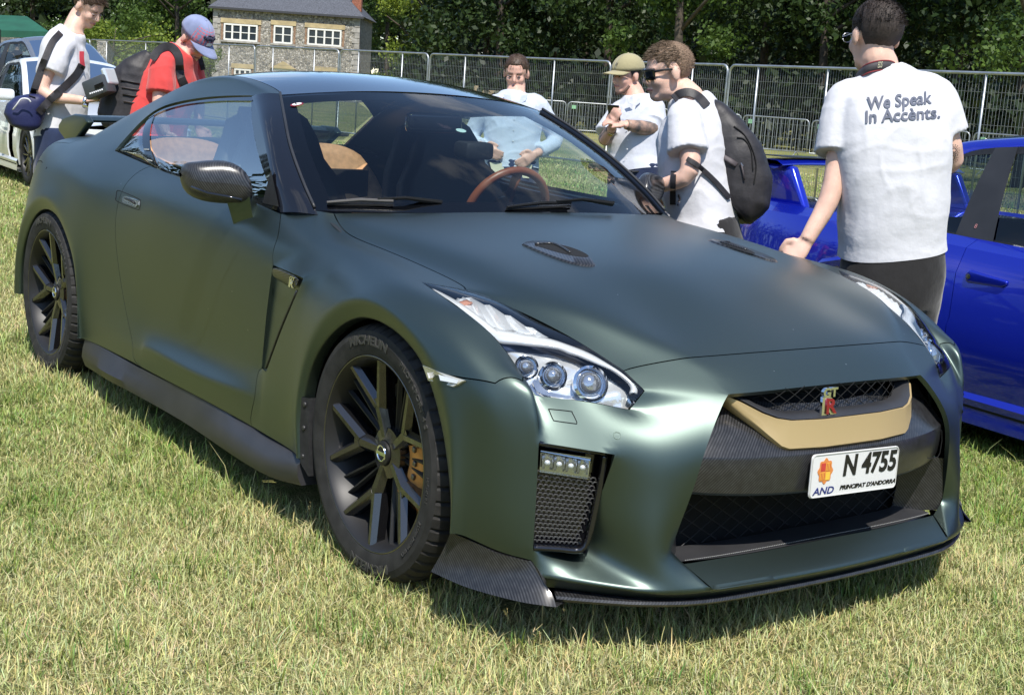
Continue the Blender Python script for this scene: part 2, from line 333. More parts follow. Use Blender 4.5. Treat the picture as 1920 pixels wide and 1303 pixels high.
    for a, b in (('0', '1'), ('1', '2')):
        q(REAR, 'D0'+a, 'D0'+b, 'D1'+b, 'D1'+a); q(REAR, 'D1'+a, 'D1'+b, 'E'+b, 'E'+a); q(REAR, 'E'+a, 'E'+b, 'H'+b, 'H'+a); q(REAR, 'H'+a, 'H'+b, 'J'+b, 'J'+a)
    q(REAR, 'D02', 'X7', 'X8', 'D12'); q(REAR, 'D12', 'X8', 'E3', 'E2'); q(REAR, 'E2', 'E3', 'H3', 'H2'); q(REAR, 'H2', 'H3', 'J3', 'J2')
    q(QUAR, 'U8', 'U9', 'E3', 'X8'); q(QUAR, 'U9', 'S10', 'H3', 'E3'); q(QUAR, 'rm9', 'rm10', 'S10', 'U9'); q(QUAR, 'rm10', 'rm11', 'S11', 'S10'); q(QUAR, 'rm11', 'rm12', 'S12', 'S11')
    q(QUAR, 'S10', 'S11', 'H3'); q(QUAR, 'S11', 'S12', 'J3', 'H3')
    CRE.append(('D10', 'D11', .5)); CRE.append(('D11', 'D12', .5))
    SH = ['HT', 'b_4', 'B', 'l2', 'e0', 'v3', 'c3', 'v1', 'c1', 'k2', 'd2', 'k5', 'b_3', 'G', 'W0', 'G0', 'X4', 'c4', 'AP', 'h0_4', 'D02', 'h4_4', 'h7_4', 'kb', 'k6', 'c0', 'x0', 'x4', 'G3', 'D01']
    return V, F, CRE, SH
def subdivide_shell():
    V, F, CRE, SH = body_cage()
    names = list(V); verts = []; idx = {}
    for n in names:
        x, y, z = V[n]
        idx[n, 1] = len(verts); verts.append((x, y, z))
        if abs(y) < 1e-6: idx[n, -1] = idx[n, 1]
        else: idx[n, -1] = len(verts); verts.append((x, -y, z))
    faces = []; mats = []
    for m, ns in F:
        a = [idx[n, 1] for n in ns]; b = [idx[n, -1] for n in ns]
        faces.append(a); mats.append(m*2)
        faces.append(b[::-1]); mats.append(m*2+1 if m not in (0, 1, 5, 6) else m*2)
    me = bpy.data.meshes.new('shell'); me.from_pydata(verts, [], faces); me.update()
    for i in range(14): me.materials.append(None)
    me.polygons.foreach_set('material_index', mats)
    bm = bmesh.new(); bm.from_mesh(me); bm.verts.ensure_lookup_table()
    lay = bm.edges.layers.float.new('crease_edge')
    for a, b, c in CRE:
        for s in (1, -1):
            e = bm.edges.get((bm.verts[idx[a, s]], bm.verts[idx[b, s]]))
            if e: e[lay] = c
    lv = bm.verts.layers.float.new('crease_vert')
    for a in SH:
        for s_ in (1, -1): bm.verts[idx[a, s_]][lv] = 1.0
    bmesh.ops.recalc_face_normals(bm, faces=bm.faces); bm.faces.ensure_lookup_table(); bm.normal_update()
    if bm.faces[0].normal.z < 0: bmesh.ops.reverse_faces(bm, faces=bm.faces)
    bm.normal_update()
    bm.to_mesh(me); bm.free()
    o = link(bpy.data.objects.new('shell', me)); md = o.modifiers.new('u', 'SUBSURF'); md.levels = 3; md.render_levels = 3; md.boundary_smooth = 'PRESERVE_CORNERS'
    tgt = np.array(verts); n = len(verts)
    for it in range(4):                         # pull the limit surface back onto the measured points
        dg = bpy.context.evaluated_depsgraph_get(); dg.update(); ev = o.evaluated_get(dg).data
        co = np.empty(len(ev.vertices)*3); ev.vertices.foreach_get('co', co); co = co.reshape(-1, 3)[:n]
        cur = np.empty(n*3); me.vertices.foreach_get('co', cur); cur = cur.reshape(-1, 3)
        cur += (tgt-co)*.75; me.vertices.foreach_set('co', cur.ravel()); me.update()
    bake(o); me = o.data
    return o
def split_shell(o, groups, gap=.0017, depth=.013):
    """cut the smooth shell into panels along the shut lines, each with an inward flange"""
    me = o.data; nv = len(me.vertices)
    co = np.empty(nv*3); me.vertices.foreach_get('co', co); co = co.reshape(-1, 3)
    no = np.empty(nv*3); me.vertices.foreach_get('normal', no); no = no.reshape(-1, 3)
    polys = [(p.material_index, tuple(p.vertices)) for p in me.polygons]
    out = {}
    for gi, (key, ids) in enumerate(groups.items()):
        fs = [f for m, f in polys if m in ids]
        used = sorted({v for f in fs for v in f}); mp = {v: i for i, v in enumerate(used)}
        P = co[used].copy(); Nn = no[used]
        ec = {}
        for f in fs:
            for a, b in zip(f, f[1:]+f[:1]):
                k = (min(a, b), max(a, b)); ec.setdefault(k, []).append((a, b, f))
        bd = [v[0] for v in ec.values() if len(v) == 1]
        inw = {}
        for a, b, f in bd:
            c = co[list(f)].mean(0); m = (co[a]+co[b])/2; d = c-m; t = co[b]-co[a]; t /= np.linalg.norm(t)+1e-12; d -= t*d.dot(t); d /= np.linalg.norm(d)+1e-12
            for w in (a, b): inw.setdefault(w, []).append(d)
        for w, ds in inw.items():
            d = np.mean(ds, 0); l = np.linalg.norm(d); P[mp[w]] += d/max(l, .3)*gap
        F2 = [tuple(mp[v] for v in f) for f in fs]
        nb = {w: len(used)+i for i, w in enumerate(inw)}
        ex = np.array([P[mp[w]]-Nn[mp[w]]*depth for w in inw])
        nf = len(F2)
        F2 += [(mp[b], mp[a], nb[a], nb[b]) for a, b, f in bd]
        out[key] = (np.vstack([P, ex]), F2, nf, [(mp[a], mp[b]) for a, b, f in bd])
    bpy.data.objects.remove(o); bpy.data.meshes.remove(me)
    return out
def panel(name, data, mt, parent):
    P, F2, nf, bd = data
    ob = mesh(name, P, F2, mt, parent); me = ob.data; smooth(me)
    s = {(min(a, b), max(a, b)) for a, b in bd}
    sh = [(min(e.vertices), max(e.vertices)) in s for e in me.edges]
    at = me.attributes.new('sharp_edge', 'BOOLEAN', 'EDGE'); at.data.foreach_set('value', sh)
    return ob
# ------------------------------------------------------------------ car materials
def paint_mat(name, base, flake, rough, metal, coat=0, coat_rough=.1, dust=.0):
    m = mat(name, base, rough, metal, coat=coat, coat_rough=coat_rough); nt = m.node_tree; N = nt.nodes; L = nt.links; b = N['Principled BSDF']
    tc = N.new('ShaderNodeTexCoord'); nz = N.new('ShaderNodeTexNoise'); nz.inputs['Scale'].default_value = 900; nz.inputs['Detail'].default_value = 1
    bp = N.new('ShaderNodeBump'); bp.inputs['Strength'].default_value = flake; bp.inputs['Distance'].default_value = .002
    L.new(tc.outputs['Object'], nz.inputs['Vector']); L.new(nz.outputs['Fac'], bp.inputs['Height']); L.new(bp.outputs[0], b.inputs['Normal'])
    n2 = N.new('ShaderNodeTexNoise'); n2.inputs['Scale'].default_value = 3.0; n2.inputs['Detail'].default_value = 5; L.new(tc.outputs['Object'], n2.inputs['Vector'])
    mr = N.new('ShaderNodeMapRange'); mr.inputs['To Min'].default_value = rough-.025; mr.inputs['To Max'].default_value = rough+.035
    L.new(n2.outputs['Fac'], mr.inputs['Value']); L.new(mr.outputs[0], b.inputs['Roughness'])
    if dust:                                     # bugs, chips and specks of dust
        vo = N.new('ShaderNodeTexVoronoi'); vo.inputs['Scale'].default_value = 16; vo.inputs['Randomness'].default_value = 1
        lt = N.new('ShaderNodeMath'); lt.operation = 'LESS_THAN'; lt.inputs[1].default_value = .030; L.new(tc.outputs['Object'], vo.inputs['Vector']); L.new(vo.outputs['Distance'], lt.inputs[0])
        sp = N.new('ShaderNodeSeparateColor'); L.new(vo.outputs['Color'], sp.inputs[0]); g2 = N.new('ShaderNodeMath'); g2.operation = 'GREATER_THAN'; g2.inputs[1].default_value = .78; L.new(sp.outputs[0], g2.inputs[0])
        mu = N.new('ShaderNodeMath'); mu.operation = 'MULTIPLY'; L.new(lt.outputs[0], mu.inputs[0]); L.new(g2.outputs[0], mu.inputs[1])
        mx = N.new('ShaderNodeMix'); mx.data_type = 'RGBA'; mx.inputs['A'].default_value = (*base, 1); mx.inputs['B'].default_value = (.45, .46, .42, 1); L.new(mu.outputs[0], mx.inputs['Factor']); L.new(mx.outputs['Result'], b.inputs['Base Color'])
    return m
def carbon_mat(name, d, lo=.006, hi=.075, rough=.30, pitch=.0062):
    m = mat(name, (.02, .02, .022), rough, 0, coat=.3, coat_rough=.2); nt = m.node_tree; N = nt.nodes; L = nt.links; b = N['Principled BSDF']
    tc = N.new('ShaderNodeTexCoord'); vm = N.new('ShaderNodeVectorMath'); vm.operation = 'DOT_PRODUCT'; vm.inputs[1].default_value = tuple(Vector(d).normalized()*(2*math.pi/pitch))
    sn = N.new('ShaderNodeMath'); sn.operation = 'SINE'; L.new(tc.outputs['Object'], vm.inputs[0]); L.new(vm.outputs['Value'], sn.inputs[0])
    mr = N.new('ShaderNodeMapRange'); mr.inputs['From Min'].default_value = -1; L.new(sn.outputs[0], mr.inputs['Value'])
    nz = N.new('ShaderNodeTexNoise'); nz.inputs['Scale'].default_value = 60; L.new(tc.outputs['Object'], nz.inputs['Vector'])
    mu = N.new('ShaderNodeMath'); mu.operation = 'MULTIPLY'; L.new(mr.outputs[0], mu.inputs[0]); L.new(nz.outputs['Fac'], mu.inputs[1])
    mx = N.new('ShaderNodeMix'); mx.data_type = 'RGBA'; mx.inputs['A'].default_value = (lo, lo, lo*1.06, 1); mx.inputs['B'].default_value = (hi, hi, hi*1.05, 1); L.new(mu.outputs[0], mx.inputs['Factor']); L.new(mx.outputs['Result'], b.inputs['Base Color'])
    return m
def glass_mat(name, tint=(.78, .88, .86), rough=0.0, ior=1.5, gain=1.0):
    m = bpy.data.materials.new(name); m.use_nodes = True; MATS[name] = m; nt = m.node_tree; N = nt.nodes; L = nt.links
    for n in list(N): N.remove(n)
    o = N.new('ShaderNodeOutputMaterial'); t = N.new('ShaderNodeBsdfTransparent'); t.inputs[0].default_value = (*tint, 1)
    g = N.new('ShaderNodeBsdfGlossy'); g.inputs['Roughness'].default_value = rough; f = N.new('ShaderNodeFresnel'); f.inputs[0].default_value = ior
    mu = N.new('ShaderNodeMath'); mu.operation = 'MULTIPLY'; mu.use_clamp = True; mu.inputs[1].default_value = gain; L.new(f.outputs[0], mu.inputs[0])
    x = N.new('ShaderNodeMixShader'); L.new(mu.outputs[0], x.inputs[0]); L.new(t.outputs[0], x.inputs[1]); L.new(g.outputs[0], x.inputs[2]); L.new(x.outputs[0], o.inputs[0])
    return m
PAINT = paint_mat('satin_green_paint', (.060, .090, .078), .03, .41, .95, coat=.85, coat_rough=.37, dust=1); ROOFM = mat('gloss_roof', (.006, .007, .012), .10, 0, coat=1, coat_rough=.04)
CARBON = carbon_mat('carbon_fibre', (.25, .72, -.66)); CARBON2 = carbon_mat('carbon_fibre_side', (.66, .3, .66)); CARBON3 = carbon_mat('carbon_fibre_shell', (.75, .45, .5), hi=.10)
GLASS = glass_mat('window_glass', (.84, .92, .90), gain=.50); LENS = glass_mat('lamp_lens', (.93, .95, .96), gain=1.3)
BLACKG = mat('black_gloss', (.006, .006, .008), .06, 0, coat=.6); FRIT = mat('black_frit', (.004, .004, .006), .05, 0, spec=.8)
BLACKP = mat('black_plastic', (.014, .014, .015), .55, var=.25, vscale=60); BLACKM = mat('black_matt', (.006, .006, .006), .85)
SATINB = mat('satin_black', (.030, .030, .032), .42, var=.15, vscale=8)
RUBBER = mat('tyre_rubber', (.022, .021, .020), .78, var=.35, vscale=25, bump=.15, bscale=300)
CHROME = mat('chrome', (.85, .86, .88), .07, 1.0); SILVER = mat('silver', (.55, .56, .58), .25, 1.0)
RIMM = mat('dark_alloy', (.085, .083, .082), .20, .85, coat=.5); RIMD = mat('dark_alloy_inner', (.020, .020, .021), .45, .2); RIMS = mat('gloss_black_alloy', (.008, .008, .009), .15, .2, coat=.5); RIME = mat('machined_edge', (.22, .215, .21), .20, 1.0)
GOLD = mat('gold_paint', (.48, .36, .185), .42, .25); BRONZE = mat('bronze_caliper', (.62, .27, .07), .38, .15, var=.2, vscale=30)
DISC = mat('brake_disc', (.20, .19, .185), .35, .9); RED = mat('badge_red', (.22, .008, .015), .2, 0, coat=.5)
TAN = mat('tan_leather', (.82, .43, .22), .5, var=.12, vscale=40, bump=.1, bscale=500); BROWN = mat('brown_leather', (.22, .065, .028), .4, coat=.1)
DARKLEA = mat('dark_leather', (.012, .012, .014), .5); DASH = mat('dash_vinyl', (.018, .022, .025), .6, bump=.1, bscale=400)
WHITE = mat('white_plate', (.66, .66, .655), .3, coat=.3); PBLACK = mat('plate_ink', (.012, .012, .012), .35); PBLUE = mat('plate_blue', (.02, .03, .16), .35)
CREST1 = mat('crest_orange', (.62, .22, .06), .4); CREST2 = mat('crest_yellow', (.75, .48, .06), .4); CREST3 = mat('crest_red', (.5, .05, .04), .4)
AMBER = mat('clear_amber', (.55, .25, .16), .2, coat=.5); LAMPW = mat('lamp_white', (.80, .82, .84), .18, .3, coat=.5); LAMPG = mat('lamp_grey', (.50, .52, .55), .12, .9)

# ------------------------------------------------------------------ the green coupe
CAR = thing('sports_coupe', 'satin dark green two-door sports coupe with carbon-fibre trim parked on the grass', 'car')
_sh = subdivide_shell()
_g = {'hood': [0], 'front_bumper': [2], 'front_fenderL': [4], 'front_fenderR': [5], 'doorL': [6], 'doorR': [7], 'quarter_panelL': [8], 'quarter_panelR': [9], 'roof': [10], 'tail_panel': [12]}
PAN = {}
for k, d in split_shell(_sh, _g).items(): PAN[k] = panel(k.rstrip('LR') if k[-1] in 'LR' else k, d, ROOFM if k == 'roof' else PAINT, CAR)
HOOD, BUMPER, DOORR, DOORL, FENR = PAN['hood'], PAN['front_bumper'], PAN['doorR'], PAN['doorL'], PAN['front_fenderR']
from mathutils.bvhtree import BVHTree
def make_bvh(objs):
    vs = []; fs = []
    for o in objs:
        k = len(vs); vs += [v.co.copy() for v in o.data.vertices]; fs += [tuple(i+k for i in p.vertices) for p in o.data.polygons]
    return BVHTree.FromPolygons(vs, fs)
SKIN = make_bvh(PAN.values())
def hit(u, v):
    d = (ray(u, v, d=1)-CAMP).normalized(); p, n, i, t = SKIN.ray_cast(CAMP, d)
    if p is None: p, n, i, t = SKIN.find_nearest(ray(u, v, y=-.93))
    if n.dot(d) > 0: n = -n
    return p, n
def mir(P): return [Vector((p[0], -p[1], p[2])) for p in P]
def both(name, mt, parent, fn, sm=None, **kw):
    """build a part on the car's right side and its mirror image on the left; fn(side, B) adds shapes for side=-1/+1"""
    r = []
    for s in (-1, 1):
        b = B(); fn(s, b); r.append(b.build(name, mt, parent if not isinstance(parent, (list, tuple)) else parent[0 if s < 0 else 1], sm=sm, **kw))
    return r
def loft(A, Bc, n, bulge=0.0, nrm=None):
    """rows from curve A to curve Bc (same length), n+1 steps, bulged along nrm"""
    out = []
    for k in range(n+1):
        t = k/n; w = 4*t*(1-t)*bulge
        out.append([a.lerp(b, t)+(nrm*w if nrm is not None else Vector()) for a, b in zip(A, Bc)])
    return out
def side_fix(b, s):
    """b was built for the right side; mirror to the left when s=+1"""
    if s > 0: b.v = mir(b.v); b.f = [f[::-1] for f in b.f]
# --- dark inner body so nothing is seen through
def inner():
    b = B()
    b.box((-1.5, 0, .20), (3.9, 1.5, .06)); b.box((.1, 0, .52), (.9, 1.02, .34)); b.box((-.62, 0, .58), (.05, 1.55, .55)); b.box((.60, 0, .36), (.1, .95, .4))
    b.box((-3.1, 0, .62), (.9, 1.1, .6)); b.box((-3.05, 0, .70), (.05, 1.30, .36))
    b.build('underbody', BLACKM, CAR)
    for cx in (0, -2.78):
        def f(s, b):
            M = frame_at((cx, s*.60, .352), (1, 0, 0), (0, s, 0)); b.lathe([(.40, .325), (.41, .0), (.0, .0)], M, 40, a0=(0 if s < 0 else math.pi)-.35*0, a1=(math.pi if s < 0 else 2*math.pi))
        both('wheel_liner', BLACKM, CAR, f, sm=40)
    def cheek(s, b):
        b.add([(-.62, s*.80, .25), (-2.3, s*.80, .25), (-2.3, s*.80, .90), (-.80, s*.78, .90), (-.42, s*.86, .25), (-.5, s*.86, .75)], [(0, 1, 2, 3), (4, 0, 3, 5)])
    both('door_card', DARKLEA, CAR, cheek)
inner()
# --- windscreen, frit border, A-pillars, side glass
def mirror_curve(P): return [Vector((p.x, -p.y, p.z)) for p in P]
APF = [(-.738, .728, .932), (-.848, .716, 1.005), (-1.012, .682, 1.104), (-1.18, .626, 1.196), (-1.337, .568, 1.270)]
def screen_point(u, v, off=0.0):
    """u -1..1 across (car right..left), v 0..1 from cowl to roof"""
    e = spline(APF, 6); k = v*(len(e)-1); i = min(int(k), len(e)-2); s = e[i].lerp(e[i+1], k-i)
    x0, z0 = -.505, .948; x1, z1 = -1.258, 1.309
    c = Vector((x0+(x1-x0)*v, 0, z0+(z1-z0)*v+.045*math.sin(math.pi*v)))
    w = abs(u)**2.3; p = Vector((c.x+(s.x-c.x)*w, s.y*u, c.z+(s.z-c.z)*w))
    return p+Vector((.46, 0, .88))*off
def screen_patch(u0, u1, v0, v1, nu, nv, off=0):
    return [[screen_point(u0+(u1-u0)*i/nu, v0+(v1-v0)*j/nv, off) for i in range(nu+1)] for j in range(nv+1)]
GLASSF = glass_mat('windscreen_glass', (.82, .91, .90), gain=1.15); b = B().grid(screen_patch(-1, 1, 0, 1, 32, 16)); WS = b.build('windscreen', GLASSF, CAR, sm=True)
b = B()
for a in ((-1, 1, .90, 1), (-1, 1, 0, .075), (-1, -.925, .075, .90), (.90, 1, .075, .90)):
    b.grid(screen_patch(*a, 24 if a[1]-a[0] > 1 else 4, 3 if a[3]-a[2] < .2 else 16, -.004))
b.build('glass_border', FRIT, WS, sm=True)
WF = [S(523, 388, .80), S(508, 325, .775), S(490, 240, .705), S(472, 181, .622)]          # front edge of the side window
def apil(s, b):
    A = spline(APF, 5); Wd = spline(WF, 7)[:len(A)]; Wd = [Vector(spline(WF, 7)[int(round(k*(len(spline(WF, 7))-1)/(len(A)-1)))]) for k in range(len(A))]
    A = [Vector(p) for p in A]; out = Vector((.35, .75, .3)).normalized(); A = [A[0]+(A[0]-A[1])*1.2]+A; Wd = [Wd[0]+(Wd[0]-Wd[1])*1.2]+Wd
    rows = [[p-Vector((.02, .02, .02)) for p in A], [p+Vector((.004, .004, .006)) for p in A]]+loft([p+Vector((.004, .004, .006)) for p in A], Wd, 6, .016, out)[1:]+[[p-Vector((.035, .022, 0)) for p in Wd], [p-Vector((.04, .06, 0)) for p in Wd]]
    b.grid(rows); side_fix_right(b, s)
def side_fix_right(b, s):
    if s < 0: b.v = mir(b.v)
    else: b.f = [f[::-1] for f in b.f]
both('windscreen_pillar', BLACKG, CAR, apil, sm=50)
def trimline(s, b):
    b.tube(spline([Vector(p)+Vector((.004, .006, .010)) for p in APF], 6), .005, 6); side_fix_right(b, s)
both('windscreen_trim', SATINB, CAR, trimline, sm=True)
# side window outline (right side, positive y here)
WB = [S(523, 388, .797), S(430, 362, .797), S(333, 332, .796), S(283, 312, .796), S(218, 283, .788)]
WTOP = [S(472, 181, .622), S(400, 183, .618), S(332, 194, .630), S(278, 219, .680), S(217, 282, .787)]
def glass_rows(n=8, inset=0.0, u0=0, u1=1, top=0.0, bot=0.0):
    Bc = spline(WB, 8); Tc = spline(WTOP, 8); m = len(Bc); rows = []
    for k in range(n+1):
        t = bot+(1-bot-top)*k/n; r = []
        for i in range(25):
            f = (u0+(u1-u0)*i/24)*(m-1); a = min(int(f), m-2); w = f-a
            p = Bc[a].lerp(Bc[a+1], w); q = Tc[a].lerp(Tc[a+1], w); r.append(p.lerp(q, t)+Vector((0, .028*4*t*(1-t)*min(1, (p-q).length*3), 0))-Vector((0, inset, 0)))
        rows.append(r)
    return rows
def sw(s, b): b.grid(glass_rows(8, .010, 0.0, .70)); side_fix_right(b, s)
def qw(s, b): b.grid(glass_rows(8, .012, .765, .985)); side_fix_right(b, s)
both('side_window', GLASS, [DOORR, DOORL], sw, sm=True); both('quarter_window', GLASS, [PAN['quarter_panelR'], PAN['quarter_panelL']], qw, sm=True)
def swf(s, b):
    b.grid(glass_rows(8, .006, .70, .765))                                   # pillar between the two panes
    b.grid(glass_rows(1, .001, 0, 1, top=.955)); b.grid(glass_rows(1, .004, 0, .99, bot=.955))
    E0 = [r[0] for r in glass_rows(8, .008)]; Wq = spline(WF, 7); b.grid([[p+Vector((-.02, 0, 0)) for p in E0], [Wq[int(round(k*(len(Wq)-1)/8))]-Vector((0, .006, 0)) for k in range(9)]])
    Bc = spline(WB, 8); rows = [[p+Vector((0, .004, .004)) for p in Bc], [p+Vector((0, .007, -.012)) for p in Bc], [p+Vector((0, -.01, -.022)) for p in Bc]]; b.grid(rows)
    side_fix_right(b, s)
both('window_frame', BLACKG, CAR, swf, sm=50)
def tri_(s, b):
    b.add([S(523, 388, .803), S(492, 381, .803), S(508, 318, .782)], [(0, 1, 2)]); b.add([S(523, 388, .80), S(492, 381, .80), S(508, 318, .779)], [(0, 2, 1)]); side_fix_right(b, s)
both('mirror_triangle', BLACKP, CAR, tri_)
def sticker(s, b):
    R_ = glass_rows(8, .003, .705, .755)
    i = int(KD); f = KD-i; p = [R_[i][j].lerp(R_[i+1][j], f) for j in range(3, 22)]; b.tube([q+Vector((0, .003, 0)) for q in p], .0022, 4)
    side_fix_right(b, s)
for KD in (1.0, 2.6): both('pillar_decal', WHITE, CAR, sticker)
# rear window
def rear_glass():
    rows = []
    for k in range(9):
        t = k/8; c = Vector((-2.41, 0, 1.312)).lerp(Vector((-3.15, 0, 1.020)), t)+Vector((0, 0, .025*math.sin(math.pi*t))); e = Vector((-2.60, .53, 1.186)).lerp(Vector((-2.99, .59, 1.043)), t)
        rows.append([Vector((c.x+(e.x-c.x)*abs(u)**2, e.y*u, c.z+(e.z-c.z)*abs(u)**2)) for u in [i/8-1 for i in range(17)]])
    return B().grid(rows).build('rear_window', GLASS, CAR, sm=True)
rear_glass()
# --- interior
def seat(name, x, y, mface, mback, z=.30, w=.50):
    o = bpy.data.objects.new(name, None); link(o, CAR)
    def slab(nm, mt, pts, wid, th, rnd_=.05):
        b = B(); n = len(pts)
        for sx in range(1): pass
        rows = []
        for (px_, pz_, tx, tz, wf) in pts:
            r = []
            for k in range(13):
                a = -1+k/6; e = abs(a)**3
                r.append(Vector((x+px_+tx*(th*(1-e*.2)+.045*abs(a)**2*(1 if wf > .55 else 0)), y+a*wid*wf/2, z+pz_+tz*th)))
            rows.append(r)
        b.grid(rows); return b.build(nm, mt, o, sm=True, solid=.07)
    slab('cushion', mface, [(.30, .16, 0, 1, .9), (.33, .22, 0, 1, 1), (.1, .20, 0, 1, 1), (-.14, .16, 0, 1, 1)], w, .04)
    slab('backrest', mface, [(-.14, .16, 1, .2, 1), (-.20, .34, 1, .2, 1.05), (-.27, .52, 1, .2, 1.02), (-.32, .64, 1, .2, .9), (-.345, .72, 1, .2, .66), (-.36, .80, 1, .2, .56), (-.375, .865, 1, .2, .50), (-.41, .89, 1, .2, .40)], w, .07)
    slab('seat_shell', mback, [(-.22, .10, 1, .2, 1.0), (-.27, .34, 1, .2, 1.08), (-.345, .54, 1, .2, 1.04), (-.395, .68, 1, .2, .88), (-.42, .80, 1, .2, .64), (-.44, .88, 1, .2, .56), (-.47, .905, 1, .2, .42)], w, .03)
    return o
seat('front_seat', -1.42, -.38, DARKLEA, BLACKP); seat('front_seat', -1.42, .38, DARKLEA, BLACKP)
def rear_seat(y0):
    o = bpy.data.objects.new('rear_seat', None); link(o, CAR)
    def shape(nm, w, zt, x0, th):
        rows = []
        for k in range(9):
            t = k/8; hw = w*(1-.30*max(0, t-.45)**2*3); r = []
            for i in range(13):
                a = -1+i/6; r.append((x0-.22*t+.05*abs(a)**2.5+th*(1-abs(a)**4)*.6, y0+a*hw, .60+(zt-.60)*t-.05*abs(a)**3*t))
            rows.append(r)
        return B().grid(rows).build(nm, TAN, o, sm=True, solid=.09)
    shape('backrest', .30, 1.035, -2.58, .03); shape('back_pad', .19, .935, -2.56, .07)
    b = B(); b.box((-2.38, y0, .66), (.36, .50, .14)); b.build('cushion', TAN, o, bevel=.05, seg=4, sm=40)
for y0 in (-.34, .34): rear_seat(y0)
b = B(); b.box((-3.09, 0, .955), (.38, 1.1, .02)); b.build('parcel_shelf', DASH, CAR)
rows = []
for xx, zz in ((-.56, .895), (-.66, .925), (-.80, .925), (-.93, .905), (-.98, .85), (-.96, .70), (-.90, .55)):
    rows.append([(xx-.02*math.cos(y*2), y, zz-.02*(abs(y)/.7)**2+(.035*math.exp(-((y-.38)/.2)**2) if -.97 < xx < -.75 else 0)) for y in [(-.72+1.44*i/16) for i in range(17)]])
DSH = B().grid(rows).build('dashboard', DASH, CAR, sm=True)
b = B(); b.box((-1.2, 0, .52), (.8, .24, .22)); b.build('centre_console', DARKLEA, CAR, bevel=.02)
b = B(); b.box((-1.15, -.39, .30), (1.0, .56, .03)); b.box((-1.15, .39, .30), (1.0, .56, .03)); b.build('cabin_floor', BLACKM, CAR)
def wheelrim():
    c = ray(945, 395, y=.38); st = bpy.data.objects.new('steering_wheel', None); link(st, CAR)
    M = frame_at((-1.25, .37, .872), (0, 1, 0), (-.92, 0, .36)); ring = [M@Vector((.183*math.cos(a*math.pi/24), .183*math.sin(a*math.pi/24), 0)) for a in range(48)]
    B().tube(ring, .0165, 10, closed=True).build('rim', BROWN, st, sm=True)
    b = B()
    for a in (math.radians(0), math.radians(180), math.radians(270)): b.tube([M@Vector((.05*math.cos(a), .05*math.sin(a), .01)), M@Vector((.175*math.cos(a), .175*math.sin(a), 0))], .018, 6, flat=.5)
    b.build('spoke', BROWN, st, sm=True)
    b = B(); b.lathe([(0, .035), (.06, .03), (.075, .0), (0, 0)], M, 20); b.build('hub', DARKLEA, st, sm=40)
wheelrim()
# mirror inside and camera box at the top of the screen, sensor discs, sun sticker, inspection sticker
p = screen_point(.0, .86, -.05); b = B(); b.box(p+Vector((-.05, .0, -.03)), (.04, .24, .075)); b.build('inside_mirror', BLACKG, CAR, bevel=.02, seg=3, sm=40)
def on_screen(u, v):
    best = None
    for i in range(81):
        for j in range(41):
            q = screen_point(-1+i/40, j/40); a = px(q); d = (a[0]-u)**2+(a[1]-v)**2
            if best is None or d < best[0]: best = (d, q, -1+i/40, j/40)
    u_, v_ = best[2:]; p = screen_point(u_, v_); n = (screen_point(u_+.02, v_)-p).cross(screen_point(u_, v_+.02)-p).normalized()
    return p, (n if n.z > 0 else -n)
p, n = on_screen(895, 258); b = B(); b.box(p-n*.05, (.09, .12, .06)); b.build('dash_camera', BLACKP, CAR, bevel=.015, sm=40)
p, n = on_screen(866, 243); M = frame_at(p-n*.006, (0, 1, 0), n); b = B(); b.lathe([(0, 0), (.020, 0)], M@Matrix.Diagonal((1, .75, 1, 1)), 20); b.build('clear_disc', mat('pale_disc', (.45, .62, .62), .3), WS)
p, n = on_screen(553, 199); M = frame_at(p+n*.003, (0, 1, 0), n); b = B(); b.lathe([(0, 0), (.024, 0)], M@Matrix.Diagonal((1, .55, 1, 1)), 24); o = b.build('screen_sticker', RED, WS)
b = B(); b.lathe([(0, 0), (.018, 0)], frame_at(p+n*.0045, (0, 1, 0), n)@Matrix.Diagonal((1, .5, 1, 1)), 24); b.build('sticker_field', WHITE, WS)
b = B(); b.box(p+n*.006+Vector((0, -.004, 0)), (.002, .010, .004), rot=frame_at(p, (0, 1, 0), n).to_3x3()); b.build('sticker_print', PBLACK, WS)
# papers lying on the dashboard
b = B(); b.grid([[(-.86+.045*i+.02*j, .36+.05*j, .936+.008*math.sin(i*2+j)-.004*j) for i in range(4)] for j in range(5)]); b.build('paper', mat('pink_paper', (.62, .40, .46), .6), CAR, sm=True)
